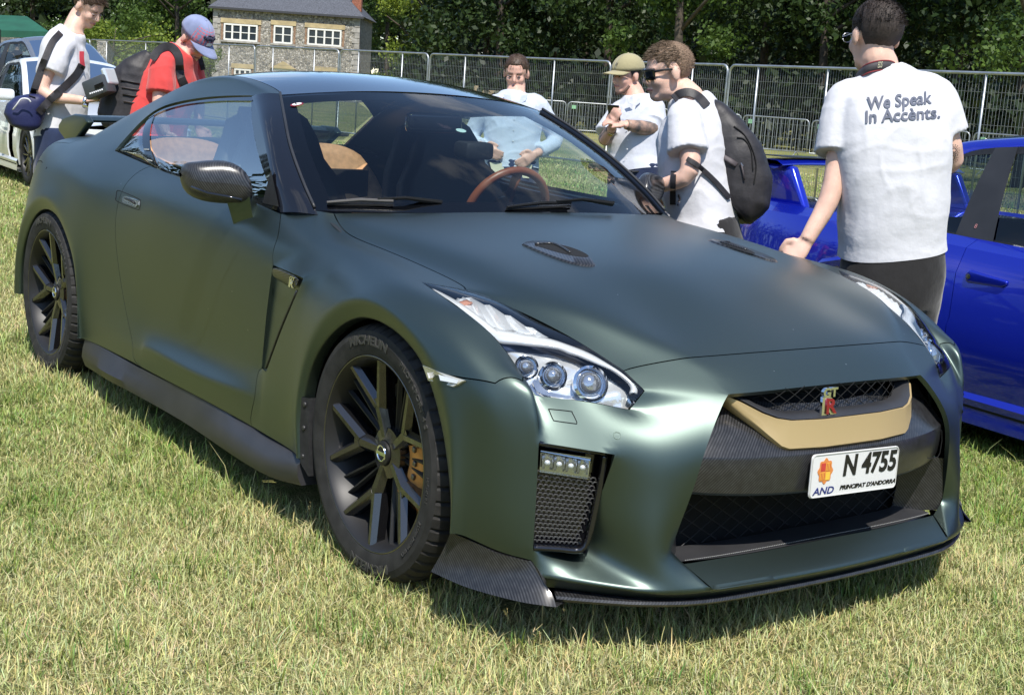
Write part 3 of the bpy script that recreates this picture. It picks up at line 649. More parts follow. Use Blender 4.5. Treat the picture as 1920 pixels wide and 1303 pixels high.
# --- headlamps
HIN = [(.056, .82, .828), (.145, .742, .8215), (.25, .703, .806), (.37, .672, .7745), (.488, .632, .743), (.56, .605, .7165), (.618, .581, .690), (.676, .56, .652)]
HOUT = [(.056, .82, .828), (.16, .829, .813), (.266, .831, .792), (.397, .812, .74), (.505, .797, .664), (.547, .79, .629), (.624, .70, .625), (.668, .596, .606)]
LN = Vector((.62, .40, .68)).normalized()
def lamp_pt(a, t, off=0.0, bul=.016):
    """a 0..1 along the lamp from rear tip to nose, t 0 inner..1 outer edge"""
    A = spline(HIN, 6); O = spline(HOUT, 6); k = a*(len(A)-1); i = min(int(k), len(A)-2); f = k-i
    p = A[i].lerp(A[i+1], f); q = O[i].lerp(O[i+1], f); w = min(1, (p-q).length*6)
    return p.lerp(q, t)+LN*(4*t*(1-t)*bul*w)+LN*off
def lamps(s):
    o = bpy.data.objects.new('headlamp', None); link(o, CAR)
    def g(name, mt, a0, a1, t0, t1, off, na=24, nt_=8, sm=True, par=None, solid=0):
        b = B(); b.grid([[lamp_pt(a0+(a1-a0)*i/na, t0+(t1-t0)*j/nt_, off) for j in range(nt_+1)] for i in range(na+1)]); side_fix_right(b, s); return b.build(name, mt, par or o, sm=sm, solid=solid)
    g('lens', LENS, 0.0, 1, 0, 1, .0, 42)
    g('housing', mat('lamp_housing', (.22, .24, .30), .22, .9) if 'lamp_housing' not in MATS else MATS['lamp_housing'], .0, 1, .0, 1, -.055, 42); 
    b = B(); A = [lamp_pt(i/42, 0) for i in range(43)]; A2 = [lamp_pt(i/42, 0, -.055) for i in range(43)]; O = [lamp_pt(i/42, 1) for i in range(43)]; O2 = [lamp_pt(i/42, 1, -.055) for i in range(43)]
    b.grid([A, A2]); b.grid([O, O2]); b.add([A[-1], O[-1], O2[-1], A2[-1]], [(0, 1, 2, 3)]); side_fix_right(b, s); b.build('surround', BLACKP, o)
    # light guide: strip along the outer edge, then the broad bar across and down the inner edge
    g('light_guide', LAMPW, .07, .42, .84, 1.0, -.006, 20, 3, solid=.006)
    UP = [(.35, .995), (.39, .82), (.45, .50), (.51, .20), (.60, .06), (.69, .01), (.80, .01), (.90, .01), (.965, .05), (.985, .22)]; LO = [(.42, 1), (.44, .97), (.485, .66), (.545, .34), (.60, .25), (.66, .18), (.76, .13), (.85, .12), (.93, .16), (.955, .38)]
    UPs, LOs = (spline([Vector((*p_, 0)) for p_ in c_], 5) for c_ in (UP, LO)); b = B()
    b.grid([[lamp_pt(p_.x+(q_.x-p_.x)*k, min(1, max(0, p_.y+(q_.y-p_.y)*k)), -.012+.008*math.sin(math.pi*k)) for k in (0, .2, .5, .8, 1)] for p_, q_ in zip(UPs, LOs)]); side_fix_right(b, s); b.build('light_bar', LAMPW, o, sm=True, solid=.006)
    # indicator at the rear: faceted clear reflector
    b = B(); na, nt_ = 16, 8; R_ = []
    for i in range(na+1):
        a = .19+.31*i/na; t0 = .34-.20*i/na; t1 = np.interp(a, [.19, .25, .38, .50], [.70, .88, .80, .24]); R_.append([lamp_pt(a, t0+(t1-t0)*j/nt_, -.026+.010*((i*3+j*5) % 4)/3) for j in range(nt_+1)])
    b.grid(R_); side_fix_right(b, s); b.build('indicator_reflector', LAMPW, o)
    g('indicator_bulb', AMBER, .225, .255, .55, .85, -.014, 4, 4, solid=.006)
    # bright bowl with three projectors
    b = B(); R_ = []
    for i in range(27):
        a = .45+.53*i/26; t0 = np.interp(a, [.44, .485, .545, .60, .66, .76, .93, .98], [.97, .66, .34, .25, .18, .13, .16, .4]); R_.append([lamp_pt(a, t0+(1-t0)*j/10, -.045+.008*math.sin(i*.9)*math.sin(j*.6)) for j in range(11)])
    b.grid(R_); side_fix_right(b, s); b.build('reflector_bowl', mat('bright_reflector', (.86, .87, .88), .16, .55) if 'bright_reflector' not in MATS else MATS['bright_reflector'], o, sm=True)
    for a, t, r in ((.535, .83, .0205), (.645, .61, .0235), (.80, .48, .030)):
        c = lamp_pt(a, t, -.030); ax = Vector((.86, .34, .38)).normalized(); M = frame_at(c, (0, 0, 1), ax)
        b = B(); b.lathe([(r*1.45, -.012), (r*1.50, .006), (r*1.28, .010), (r*1.16, -.004), (r*1.02, -.006)], M, 28); side_fix_right(b, s); pr = b.build('projector_ring', CHROME, o, sm=30)
        b = B(); b.lathe([(r*1.02, -.006), (r*.96, .004), (r*.78, .012), (r*.5, .017), (0, .019)], M, 28); side_fix_right(b, s); b.build('projector_lens', mat('projector_glass', (.55, .57, .60), .05, .8, coat=1) if 'projector_glass' not in MATS else MATS['projector_glass'], pr, sm=True)
        b = B(); b.lathe([(r*.5, .0175), (r*.9, .0085)], M, 12, a0=.4, a1=2.2); side_fix_right(b, s); b.build('projector_glint', LAMPG, pr)
    b = B()                                               # ribbed lower trim
    for k in range(3):
        b.grid([[lamp_pt(.60+.20*i/10, .80+.05*k+.025*j, -.030+.010*(k % 2)) for j in range(3)] for i in range(11)])
    side_fix_right(b, s); b.build('lamp_rib', LAMPG, o)
    return o
for s in (-1, 1): lamps(s)
# --- grille: gold V, mesh, badge
def wire_mesh(u0, u1, v0, v1, step, fn, r, keep=None):
    """diamond mesh in (u,v), mapped by fn"""
    b = B(); w = u1-u0; h = v1-v0; n = int((w+h)/step)+2
    for k in range(-n, n+1):
        for sg in (1, -1):
            seg = []
            for q in range(0, 33):
                u = u0+w*q/32; v = (v0 if sg > 0 else v1)+sg*(u-u0)*.62+k*step*sg
                ok = v0 <= v <= v1 and (keep is None or keep(u, v))
                if ok: seg.append(fn(u, v))
                if (not ok or q == 32) and seg:
                    if len(seg) > 1: b.tube(seg, r, 4, caps=False)
                    seg = []
    return b
GR = bpy.data.objects.new('upper_grille', None); link(GR, CAR)
def gx(y): return .862-.16*(abs(y)/.36)**2*.9
VT = [Vector((.752, .352, .634)), Vector((.80, .300, .585)), Vector((.852, .233, .523))]
def vee():
    # outline in (y,z): inner top edge and outer bottom edge; the front face leans forward
    inn = [(.352, .640), (.325, .627), (.285, .604), (.252, .592), (.215, .587), (.11, .585), (0, .585)]
    out = [(.352, .634), (.320, .598), (.275, .553), (.243, .526), (.222, .519), (.11, .517), (0, .517)]
    def X(y, z): return .868-.116*(abs(y)/.352)**4.5-(z-.515)*.10
    b = B(); full = lambda L_: [(-y, z) for y, z in L_]+[(y, z) for y, z in L_[-2::-1]]
    I, O = full(inn), full(out)
    rows = [[(X(y, z)-.045, y, z+.004) for y, z in I], [(X(y, z), y, z) for y, z in I], [(X(y, z)+.003, y*.5+y2*.5, (z+z2)/2) for (y, z), (y2, z2) in zip(I, O)], [(X(y, z)+.002, y, z) for y, z in O], [(X(y, z)-.006, y*1.004, z-.007) for y, z in O], [(X(y, z)-.05, y, z-.006) for y, z in O]]
    b.grid(rows, flip=True); v_ = b.build('grille_surround', GOLD, GR, sm=45)
    b = B(); rows = [[(X(y, z)-.040, y*.98, z+.002) for y, z in I], [(X(y, z)-.003, y*.985, z+.003) for y, z in I], [(X(y, z)-.02, y*.96, z+.012) for y, z in I], [(X(y, z)-.05, y*.93, z+.013) for y, z in I]]
    b.grid(rows, flip=True); b.build('grille_lip', SATINB, GR, sm=45)
    b = B(); b.grid([[(.70, y, z) for y in (-.40, -.2, 0, .2, .40)] for z in (.50, .57, .66)]); b.build('grille_back', BLACKM, GR)
    def keep(u, v): return v > .592+max(0, abs(u)-.21)*.42
    m_ = wire_mesh(-.34, .34, .588, .66, .030, lambda u, v: Vector((X(u, v)-.055, u, v)), .0011, keep); m_.build('grille_mesh', BLACKM, GR, sm=True)
vee()
def badge(M, sc, parent, red):
    o = bpy.data.objects.new('badge', None); link(o, parent)
    T = lambda x, y, z=0: M@Matrix.Translation((x*sc, y*sc, z*sc))
    text('badge_letters', 'GT', .034*sc, T(.0, .030), CHROME, o, .005*sc, .0, sx=1.25, bold=.0015*sc)
    text('badge_backing', 'R', .062*sc, T(-.004, -.008, -.001), CHROME, o, .004*sc, 0, sx=1.3, bold=.0045*sc)
    text('badge_letter', 'R', .060*sc, T(.004, -.009, .004), red, o, .003*sc, 0, sx=1.2, bold=.0012*sc)
    return o
badge(frame_at(ray(1554, 752, x=.845)+Vector((0, .0, -.006)), (0, 1, 0), (1, 0, .05)), .92, GR, RED)
# --- carbon beam across the opening, with the plate
def beam():
    prof = lambda y: .873-.105*(abs(y)/.5)**3
    ys = [-.5+.04*i for i in range(26)]
    rows = []
    for dz, dx, e in ((.605, -.10, 1), (.575, -.075, 1), (.545, -.045, 1), (.514, -.014, .8), (.504, -.002, .5), (.498, 0, .3), (.45, .0, .3), (.405, -.006, .3), (.398, -.012, .3), (.398, -.10, .3)):
        rows.append([(prof(y)+dx, y*(1 if dz < .53 else 1-.35*(dz-.53)/.08*1), dz+(.022*(abs(y)/.5)**2 if dz > .52 else 0)+(.012*(abs(y)/.5)**2 if dz < .46 else 0)) for y in ys])
    b = B().grid(rows, flip=True); bm_ = b.build('carbon_beam', CARBON, CAR, sm=28)
    c = B(); c.tube([(prof(.39)+.002, .39+dy, dz) for dy, dz in ((-.035, .50), (.0, .505), (.03, .50), (.037, .47), (.035, .435), (.028, .425), (.0, .424), (-.03, .428))], .0012, 4); c.build('tow_cover_seam', BLACKM, bm_)
    return bm_
BEAM = beam()
def plate():
    c = (ray(1600, 887, x=.885)); o = bpy.data.objects.new('number_plate', None); link(o, CAR)
    # four corners as seen, on a plane leaning slightly back
    tl, tr, br, bl = (ray(u, v, x=x_) for u, v, x_ in ((1525, 851, .882), (1689, 836, .882), (1671, 912, .886), (1510, 936, .886)))
    ex = ((tr-tl)+(br-bl))*.5; ey = ((tl-bl)+(tr-br))*.5; w, h = ex.length, ey.length; cc = (tl+tr+br+bl)/4
    M = frame_at(cc, ex, ex.cross(ey)); b = B()
    r = .012; pts = []
    for sx, sy, a0 in ((1, 1, 0), (-1, 1, 90), (-1, -1, 180), (1, -1, 270)):
        for k in range(5): a = math.radians(a0+k*22.5); pts.append((sx*(w/2-r)+r*math.cos(a), sy*(h/2-r)+r*math.sin(a)))
    b.prism(pts, M, .004); b.build('plate_panel', WHITE, o, bevel=.001)
    b = B(); loop = [M@Vector((x*.985, y*.965, .005)) for x, y in pts]; b.tube(loop, .0014, 4, closed=True); b.build('plate_rim', mat('plate_rim', (.55, .55, .52), .4), o)
    T = lambda x, y, z=.0045: M@Matrix.Translation((x*w, y*h, z))
    text('plate_characters', 'N 4755', h*.66, T(.165, .15), PBLACK, o, .0012, .08, sx=.62*w/h/2.0, bold=.0022)
    text('plate_line', "PRINCIPAT D'ANDORRA", h*.135, T(.165, -.335), PBLACK, o, .0006, .25, sx=.86*w/h/1.95, bold=.0006)
    text('plate_country', 'AND', h*.23, T(-.345, -.36), PBLUE, o, .0006, .2, sx=.95*w/h/2.1, bold=.0004)
    # coat of arms: a scrolled shield with four quarters
    sh = []
    for k in range(40):
        a = 2*math.pi*k/40; rr = 1+.10*math.cos(8*a); sh.append((.085*w*rr*math.cos(a)*.92, .30*h*rr*math.sin(a)*.92))
    b = B(); b.prism(sh, T(-.345, .10), .0008); b.build('plate_crest', CREST1, o)
    for dx, dy, m_ in ((-1, 1, CREST3), (1, 1, CREST2), (-1, -1, CREST2), (1, -1, CREST2)):
        b = B(); b.prism([(-.024*w, -.09*h), (.024*w, -.09*h), (.024*w, .09*h), (-.024*w, .09*h)], T(-.345+dx*.028, .09+dy*.105, .0055), .0006); b.build('crest_quarter', m_, o)
    b = B()
    for k in range(3):
        for sx, sy in ((1, 1), (-1, -1)): b.prism([(-.0035*w, -.085*h), (.0035*w, -.085*h), (.0035*w, .085*h), (-.0035*w, .085*h)], T(-.345+sx*.028+(k-1)*.016, .09+sy*.105, .0062), .0005)
    b.build('crest_bars', CREST3, o)
plate()
# --- lower grille, ducts, trim strip
def lower_grille():
    o = bpy.data.objects.new('lower_grille', None); link(o, CAR)
    b = B(); b.grid([[(.66, y, z) for y in (-.50, -.25, 0, .25, .50)] for z in (.20, .32, .45)]); b.build('grille_back', BLACKM, o)
    wire_mesh(-.42, .42, .235, .41, .042, lambda u, v: Vector((.705-.04*abs(u)**2, u, v)), .0017).build('grille_mesh', mat('mesh_grey', (.012, .012, .013), .4), o, sm=True)
    def f(s, b):                                          # carbon cheek inside the opening
        b.grid([[(.79, s*.515, .40), (.785, s*.525, .30), (.778, s*.515, .245)], [(.72, s*.45, .40), (.72, s*.455, .30), (.72, s*.445, .235)], [(.69, s*.43, .40), (.69, s*.43, .30), (.69, s*.42, .235)]])
    for s in (-1, 1): bb = B(); f(s, bb); bb.build('duct_cheek', CARBON2, o, sm=40)
    b = B(); b.grid([[(.806-.045*k-.03*(abs(y)/.48)**4, y, .238+.003*k) for y in [-.485+.0485*i for i in range(21)]] for k in range(3)]); b.build('opening_ledge', SATINB, o, sm=True)
    b = B()
    for i in range(150):
        y = -.47+.94*i/149; xx = .800-.016*(abs(y)/.48)**4; b.box((xx-.004, y, .2415), (.002, .0032, .0012)); 
    b.build('ledge_stitching', mat('stitch_grey', (.35, .35, .34), .5), o)
    b = B(); b.grid([[(.78, y, z) for y in (-.49, -.25, 0, .25, .49)] for z in (.50,)]+[[(.70, y, .61) for y in (-.44, -.22, 0, .22, .44)]]); b.build('shroud', BLACKM, o)
lower_grille()
# --- carbon splitter and side fin
def splitter(s, b):
    top = [(.425, .930, .266), (.50, .893, .252), (.545, .874, .243), (.60, .830, .236), (.618, .812, .232), (.655, .805, .190)]
    bot = [(.375, .948, .150), (.48, .925, .146), (.556, .897, .146), (.63, .858, .146), (.676, .823, .147), (.70, .80, .147)]
    A = spline(top, 4); Z = spline(bot, 4); out = Vector((.4, .75, 0)).normalized()
    b.grid([[p-out*.012 for p in A], A]+loft(A, Z, 5, -.010, out)[1:]+[[p-out*.05+Vector((0, 0, -.004)) for p in Z]]); side_fix_right(b, s)
SPL = both('carbon_fin', CARBON2, BUMPER, splitter, sm=45)
def blade():
    e = [(.690, -.79), (.760, -.70), (.822, -.60), (.872, -.46), (.890, -.24), (.896, 0)]; e = e+[(x, -y) for x, y in e[-2::-1]]
    E_ = spline([Vector((x, y, 0)) for x, y in e], 5); b = B()
    b.grid([[(p.x-.10, p.y*.93, .165) for p in E_], [(p.x-.022, p.y*.985, .160) for p in E_], [(p.x-.018, p.y*.985, .154) for p in E_], [(p.x-.024, p.y*.985, .147) for p in E_], [(p.x-.25, p.y*.85, .145) for p in E_]]); b.build('splitter_blade', CARBON, BUMPER, sm=50)
blade()
# --- fog vent with running lamp and honeycomb
def fog(s):
    o = bpy.data.objects.new('fog_vent', None); link(o, BUMPER)
    def fp(u, v, d):                                      # u 0 outer..1 inner, v 0 top..1 bottom
        TL, TR, BR, BL = (Vector(p) for p in ((.604, .813, .527), (.683, .668, .507), (.69, .69, .262), (.618, .817, .265)))
        r = (1-u); q = TL.lerp(TR, u).lerp(BL.lerp(BR, u*(1-.12*v)), v); q.x += .02*4*u*(1-u)*0; return q-Vector((.83, .5, 0)).normalized()*d
    b = B(); b.grid([[fp(i/6, j/6, .05) for i in range(7)] for j in range(7)]); b.grid([[fp(i/6, 0, 0) for i in range(7)], [fp(i/6, 0, .05) for i in range(7)]]); b.grid([[fp(1, j/6, 0) for j in range(7)], [fp(1, j/6, .05) for j in range(7)]]); b.grid([[fp(i/6, 1, 0) for i in range(7)], [fp(i/6, 1, .05) for i in range(7)]])
    side_fix_right(b, s); b.build('vent_box', BLACKG, o)
    b = B()
    rim = [fp(u, 0.005, .006) for u in (0, .25, .5, .75, .95)]+[fp(.985, v, .006) for v in (.05, .3, .6, .85)]+[fp(u, .985, .006) for u in (.9, .5, .2, 0)]
    b.tube(spline(rim, 3), .008, 6); side_fix_right(b, s); b.build('vent_frame', BLACKG, o, sm=True)
    b = B(); cw, ch = .085, .052                          # honeycomb of flat hexagons
    for r_ in range(17):
        for c_ in range(13):
            u0 = .03+c_*cw+(r_ % 2)*cw/2; v0 = .30+r_*ch*.78
            if v0 > .95 or u0 > .93-.25*max(0, v0-.55): continue
            P_ = [fp(min(.96, max(.01, u0+du*cw)), min(.975, v0+dv*ch), .022) for du, dv in ((-.5, 0), (-.25, -.42), (.25, -.42), (.5, 0))]
            b.tube(P_, .0019, 4, caps=False)
    side_fix_right(b, s); b.build('honeycomb', mat('honeycomb', (.05, .05, .05), .3) if 'honeycomb' not in MATS else MATS['honeycomb'], o, sm=True)
    l = bpy.data.objects.new('running_lamp', None); link(l, BUMPER)
    b = B(); rows = []
    for v, d in ((.085, .022), (.085, .0), (.21, -.004), (.27, .004), (.27, .024)): rows.append([fp(u, v+.015*u, d) for u in (.03, .2, .4, .6, .76, .80)])
    b.grid(rows); side_fix_right(b, s); b.build('lamp_cover', LENS, l, sm=40)
    b = B(); b.grid([[fp(u, v, .016) for u in (.04, .4, .79)] for v in (.08, .28)]); side_fix_right(b, s); b.build('lamp_back', LAMPG, l)
    for k in range(4):
        u0 = .06+.178*k; b = B(); b.grid([[fp(u0+.165*i/4, .11+.13*j/4, .014-.012*(abs(i-2)/2)**2*(1 if j else .6)) for i in range(5)] for j in range(5)]); side_fix_right(b, s); c_ = b.build('lamp_cell', LAMPG, l, sm=True); b = B(); ell_ = fp(u0+.08, .175, .004); b.lathe([(.007, 0), (.005, .004), (0, .005)], frame_at(ell_, (0, 0, 1), (.8, .5, .05)), 10); side_fix_right(b, s); b.build('lamp_diode', LAMPW, c_, sm=True)
for s in (-1, 1): fog(s)
# --- side marker, headlamp washer cover, tow plug
def marker(s, b):
    P_ = [hit(u, v) for u, v in ((793, 686), (818, 695), (875, 714), (862, 722), (852, 726), (806, 715))]; n = sum((q[1] for q in P_), Vector()).normalized()
    T_ = [q[0]+n*.009 for q in P_]; k = len(T_); b.add(T_+[q[0]-n*.004 for q in P_], [tuple(range(k))]+[(i, i+k, (i+1) % k+k, (i+1) % k) for i in range(k)]); 
    if s > 0: b.v = mir(b.v)
both('side_marker', mat('marker_clear', (.62, .60, .52), .18, .4, coat=1), BUMPER, marker, bevel=.003)
def mk2(s, b):
    for t0, t1 in ((.18, .36), (.42, .88)):
        P_ = [hit(793+(875-793)*t, 690+(716-690)*t+dv) for t, dv in ((t0, 2), (t1, 1), (t1-.04, 8), (t0+.04, 12))]; n = P_[0][1]
        b.add([q[0]+n*.0105 for q in P_], [(0, 1, 2, 3)])
    if s > 0: b.v = mir(b.v)
both('marker_reflector', LAMPW, BUMPER, mk2)
def outline(name, pts, r, parent, closed=True, mt=None, off=.0006):
    P_ = []
    pts2 = spline([Vector((u, v, 0)) for u, v in (list(pts)+[pts[0]] if closed else pts)], 4)
    for q in pts2: h = hit(q.x, q.y); P_.append(h[0]+h[1]*off)
    b = B(); b.tube(P_, r, 4, caps=False); return b.build(name, mt or BLACKM, parent)
outline('washer_cover_seam', [(1029, 768), (1031, 767), (1069, 771), (1073, 774), (1081, 790), (1081, 794), (1078, 794), (1042, 789), (1037, 786), (1030, 770)], .0011, BUMPER)
outline('tow_plug_seam', [(1151, 812), (1155, 810), (1162, 812), (1163, 818), (1159, 823), (1152, 820)], .0011, BUMPER, mt=mat('plug', (.25, .32, .27), .4))
# --- side skirts
def skirt(s, b):
    top = [(-2.33, .916, .236), (-2.0, .908, .232), (-1.75, .904, .230), (-1.3, .898, .236), (-.82, .895, .236), (-.55, .905, .236), (-.372, .925, .243)]
    midp = [(-2.33, .926, .195), (-2.0, .928, .200), (-1.75, .915, .195), (-1.3, .905, .205), (-.82, .925, .200), (-.55, .945, .205), (-.37, .945, .225)]
    mid2 = [(-2.33, .930, .160), (-2.0, .950, .165), (-1.75, .935, .165), (-1.3, .915, .165), (-.82, .945, .165), (-.55, .955, .175), (-.366, .945, .19)]
    bot = [(-2.33, .915, .120), (-2.0, .930, .128), (-1.75, .930, .135), (-1.3, .920, .135), (-.82, .935, .132), (-.55, .945, .142), (-.362, .935, .165)]
    und = [(x, y-.12, z-.005) for x, y, z in bot]; top0 = [(x, y-.02, z+.002) for x, y, z in top]
    b.grid([spline(c, 5) for c in (top0, top, midp, mid2, bot, und)]); E_ = [spline(c, 5) for c in (top, midp, mid2, bot)]
    b.add([r[-1] for r in E_]+[r[-1]-Vector((0, .1, 0)) for r in E_], [(0, 1, 5, 4), (1, 2, 6, 5), (2, 3, 7, 6)]); side_fix_right(b, s)
SK = both('side_skirt', SATINB, CAR, skirt, sm=50)
def flap(s, b):
    A = [(-.372, .936, .43), (-.374, .937, .34), (-.362, .937, .235)]; Z = [(-.352, .925, .43), (-.345, .925, .34), (-.335, .925, .20)]
    b.grid([[Vector(p)+Vector((0, .004, 0)) for p in A], [Vector(p)+Vector((0, .002, 0)) for p in Z], [Vector(p)+Vector((.01, -.05, 0)) for p in Z]]); side_fix_right(b, s)
FL = both('arch_guard', BLACKP, CAR, flap)
for s, fl in zip((-1, 1), FL):
    for z_ in (.41, .34, .255):
        b = B(); b.lathe([(.008, 0), (.007, .004), (0, .005)], frame_at((-.36, s*.9345, z_), (1, 0, 0), (0, s, 0)), 10); b.build('bolt', SATINB, fl, sm=40)
# --- fender vent with badge
def fvent(s):
    o = bpy.data.objects.new('fender_vent', None); link(o, PAN['front_fenderR' if s < 0 else 'front_fenderL'])
    T3, T2, T1 = S(569, 520, .890), S(536, 606, .888), S(499, 702, .885); C3, C2, C1 = S(510, 496, .852), S(498, 590, .862), S(489, 702, .868)
    b = B(); b.grid([[Vector(p)-Vector((0, .008, 0)) for p in (T3, T2, T1)], [Vector(p)+Vector((0, .004, 0)) for p in (C3, C2, C1)]]); side_fix_right(b, s); b.build('vent_back', PAINT, o)
    a0, a1, a2, a3 = (Vector(S(u, v, y)) for u, v, y in ((512, 499, .880), (566, 522, .906), (556, 545, .898), (512, 520, .872)))
    b = B(); b.grid([[a0, a0.lerp(a1, .5)+Vector((0, .006, .004)), a1], [a3.lerp(a0, .55)+Vector((0, .004, 0)), (a0+a1+a2+a3)/4+Vector((0, .008, 0)), a1.lerp(a2, .5)+Vector((0, .003, 0))], [a3, a3.lerp(a2, .5)+Vector((0, -.004, 0)), a2]]); side_fix_right(b, s); b.build('vent_blade', CARBON, o, sm=True, sub=2, solid=.004)
    b = B(); L_ = spline([Vector(S(557, 545, .899)), Vector(S(528, 612, .899)), Vector(S(499, 690, .894))], 6); b.tube(L_, .004, 5); side_fix_right(b, s); b.build('vent_edge', CARBON2, o, sm=True)
    c = Vector(S(547, 531, .912)); M = frame_at((c.x, s*c.y, c.z), (-s*1.0, -.25, 0), (.25 if s < 0 else .25, s, .1)); badge(M, .42, o, CHROME)
for s in (-1, 1): fvent(s)
# --- door handle
def handle(s):
    d = DOORR if s < 0 else DOORL; o = bpy.data.objects.new('door_handle', None); link(o, d)
    def pt(u, v, off): p, n = hit(u, v); q = p+n*off; return q if s < 0 else Vector((q.x, -q.y, q.z))
    b = B(); ring = [(231, 370), (236, 368), (255, 374), (261, 377), (260, 385), (256, 389), (250, 387), (233, 381), (230, 377)]; P_ = [pt(u, v, .004) for u, v in ring]; P2 = [pt(u, v, -.002) for u, v in ring]; k = len(P_)
    b.add(P_+P2, [tuple(range(k))]+[(i, i+k, (i+1) % k+k, (i+1) % k) for i in range(k)]); b.build('handle_plate', SILVER, o)
    b = B(); b.tube([pt(u, v, .007) for u, v in ((238, 373), (248, 377), (254, 382))], .004, 6); b.build('handle_slot', RIMD, o, sm=True)
    if s < 0: outline('handle_seam', [(219, 360), (224, 358), (258, 372), (263, 378), (262, 390), (257, 393), (220, 378), (218, 370)], .0014, o)
for s in (-1, 1): handle(s)
outline('fuel_cap_seam', [(69, 308), (72, 303), (77, 302), (80, 306)], .002, PAN['quarter_panelR'], closed=False)
# --- door mirrors
def dmirror(s):
    o = bpy.data.objects.new('door_mirror', None); link(o, DOORR if s < 0 else DOORL)
    # outline sections from outer end to inner end: centre (u,v) and radii, mapped on planes of growing y
    secs = [(338, 328, .6, 4, 1.022), (345, 331, .055, 26, 1.015), (362, 338, .062, 33, .990), (390, 340, .066, 39, .945), (420, 341, .066, 40, .900), (446, 346, .062, 36, .862), (462, 355, .052, 26, .838), (467, 362, .03, 12, .830)]
    rows = []
    for u, v, dep, hh, y in secs:
        c = ray(u, v, y=-y); hz = hh*(CAMP-c).length/FPX; dep = .012 if dep > .5 else dep; r = []
        for k in range(20):
            a = 2*math.pi*k/20; ca, sa = math.cos(a), math.sin(a)
            r.append(Vector((c.x+dep*(abs(ca)**.8*(1 if ca > 0 else -1))*(.9 if ca > 0 else .55), c.y, c.z+hz*(abs(sa)**.85*(1 if sa > 0 else -1)))))
        r.append(r[0]); rows.append(r)
    if s > 0: rows = [[Vector((p.x, -p.y, p.z)) for p in r] for r in rows]
    b = B(); b.grid(rows, flip=(s > 0)); sh = b.build('mirror_shell', CARBON3, o, sm=True, sub=1)
    b = B(); f = -1 if s < 0 else 1
    top = [ray(u, v, y=-y) for u, v, y in ((424, 374, .905), (468, 370, .845), (468, 362, .82), (428, 362, .88))]; bot = [hit(u, v)[0] for u, v in ((438, 421), (474, 408))]; bot = [bot[0], bot[1], bot[1]+Vector((-.02, .03, .03)), bot[0]+Vector((-.02, .03, .03))]
    if s > 0: top, bot = mir(top), mir(bot)
    b.grid([[*r_, r_[0]] for r_ in ([p_.lerp(q_, k) for p_, q_ in zip(top, bot)] for k in (0, .35, .7, 1.0))], flip=(s < 0)); b.build('mirror_stalk', PAINT, o, sm=40)
    b = B(); L_ = [ray(u, v, y=-y) for u, v, y in ((354, 350, 1.035), (385, 362, 1.0), (420, 368, .955), (448, 374, .92))]; L_ = [Vector((p.x+.02, p.y if s < 0 else -p.y, p.z)) for p in L_]; b.tube(L_, .005, 6); b.build('mirror_lamp', BLACKG, o, sm=True)
for s in (-1, 1): dmirror(s)
# --- wipers and cowl
def wiper(u0, v0, u1, v1, uh, vh, nm):
    o = bpy.data.objects.new('wiper', None); link(o, CAR)
    def sp(u, v, off): q, n = on_screen(u, v); return q+n*off
    a, c = sp(u0, v0, .012), sp(u1, v1, .016); b = B(); b.tube([a, a.lerp(c, .5)+Vector((0, 0, .006)), c], [.006, .009, .007], 6, flat=.6); b.build('blade', mat('wiper_grey', (.16, .15, .145), .35) if nm else BLACKP, o, sm=40)
    b = B(); b.tube([sp(u0, v0, .004), c-Vector((0, 0, .012))], .004, 4); b.build('blade_rubber', BLACKM, o)
    h = ray(uh, vh, y=c.y+.10); h = Vector((c.x+.03, c.y+.16, c.z+.0)); b = B(); b.tube([c.lerp(a, .25)+Vector((.004, 0, .008)), c+Vector((.012, .04, .012)), h], [.006, .009, .013], 6, flat=.5); b.build('arm', BLACKP, o, sm=40)
wiper(613, 385, 740, 386, 850, 392, 1); wiper(945, 396, 1065, 388, 1200, 398, 0)
b = B(); b.grid([[(hx-dx, y, z_) for y in [-.70+.07*i for i in range(21)] for hx, z_ in [(-.505-.195*(abs(y)/.7)**2.6+.0, .953-.026*(abs(y)/.7)**2-dz)]] for dx, dz in ((.005, .004), (.03, .022), (.10, .03))]); b.build('cowl', BLACKP, CAR, sm=True)
# --- bonnet vents
def hvent(s):
    o = bpy.data.objects.new('bonnet_vent', None); link(o, HOOD)
    def hp(u, v, off): p, n = hit(u, v); q = p+n*off; return q if s < 0 else Vector((q.x, -q.y, q.z))
    out = [(978, 459), (985, 455), (1005, 453), (1035, 455), (1070, 466), (1100, 482), (1117, 497), (1105, 501), (1075, 496), (1040, 485), (1005, 471)]
    loop = spline([Vector((u, v, 0)) for u, v in out+[out[0]]], 3)[:-1]; k = len(loop); c = sum(loop, Vector())/k
    R0 = [hp(q.x, q.y, .0) for q in loop]; R1 = [hp(c.x+(q.x-c.x)*.95, c.y+(q.y-c.y)*.93, .005) for q in loop]; R2 = [hp(c.x+(q.x-c.x)*.72+6, c.y+(q.y-c.y)*.52-3, .005) for q in loop]; R3 = [p_-Vector((0, 0, .02)) for p_ in R2]
    b = B(); b.grid([r+[r[0]] for r in (R0, R1, R2, R3)], flip=(s > 0)); b.build('vent_frame', CARBON, o, sm=40)
    b = B(); b.add([p_+Vector((0, 0, .0005)) for p_ in R2], [tuple(range(k))]); b.build('vent_hole', BLACKM, o)
    b = B(); P_ = [hp(u, v, .007) for u, v in ((1003, 462), (1035, 461), (1056, 470), (1068, 478))]; b.tube(spline(P_, 4), .004, 5); b.build('vent_divider', CARBON2, o, sm=True)
for s in (-1, 1): hvent(s)
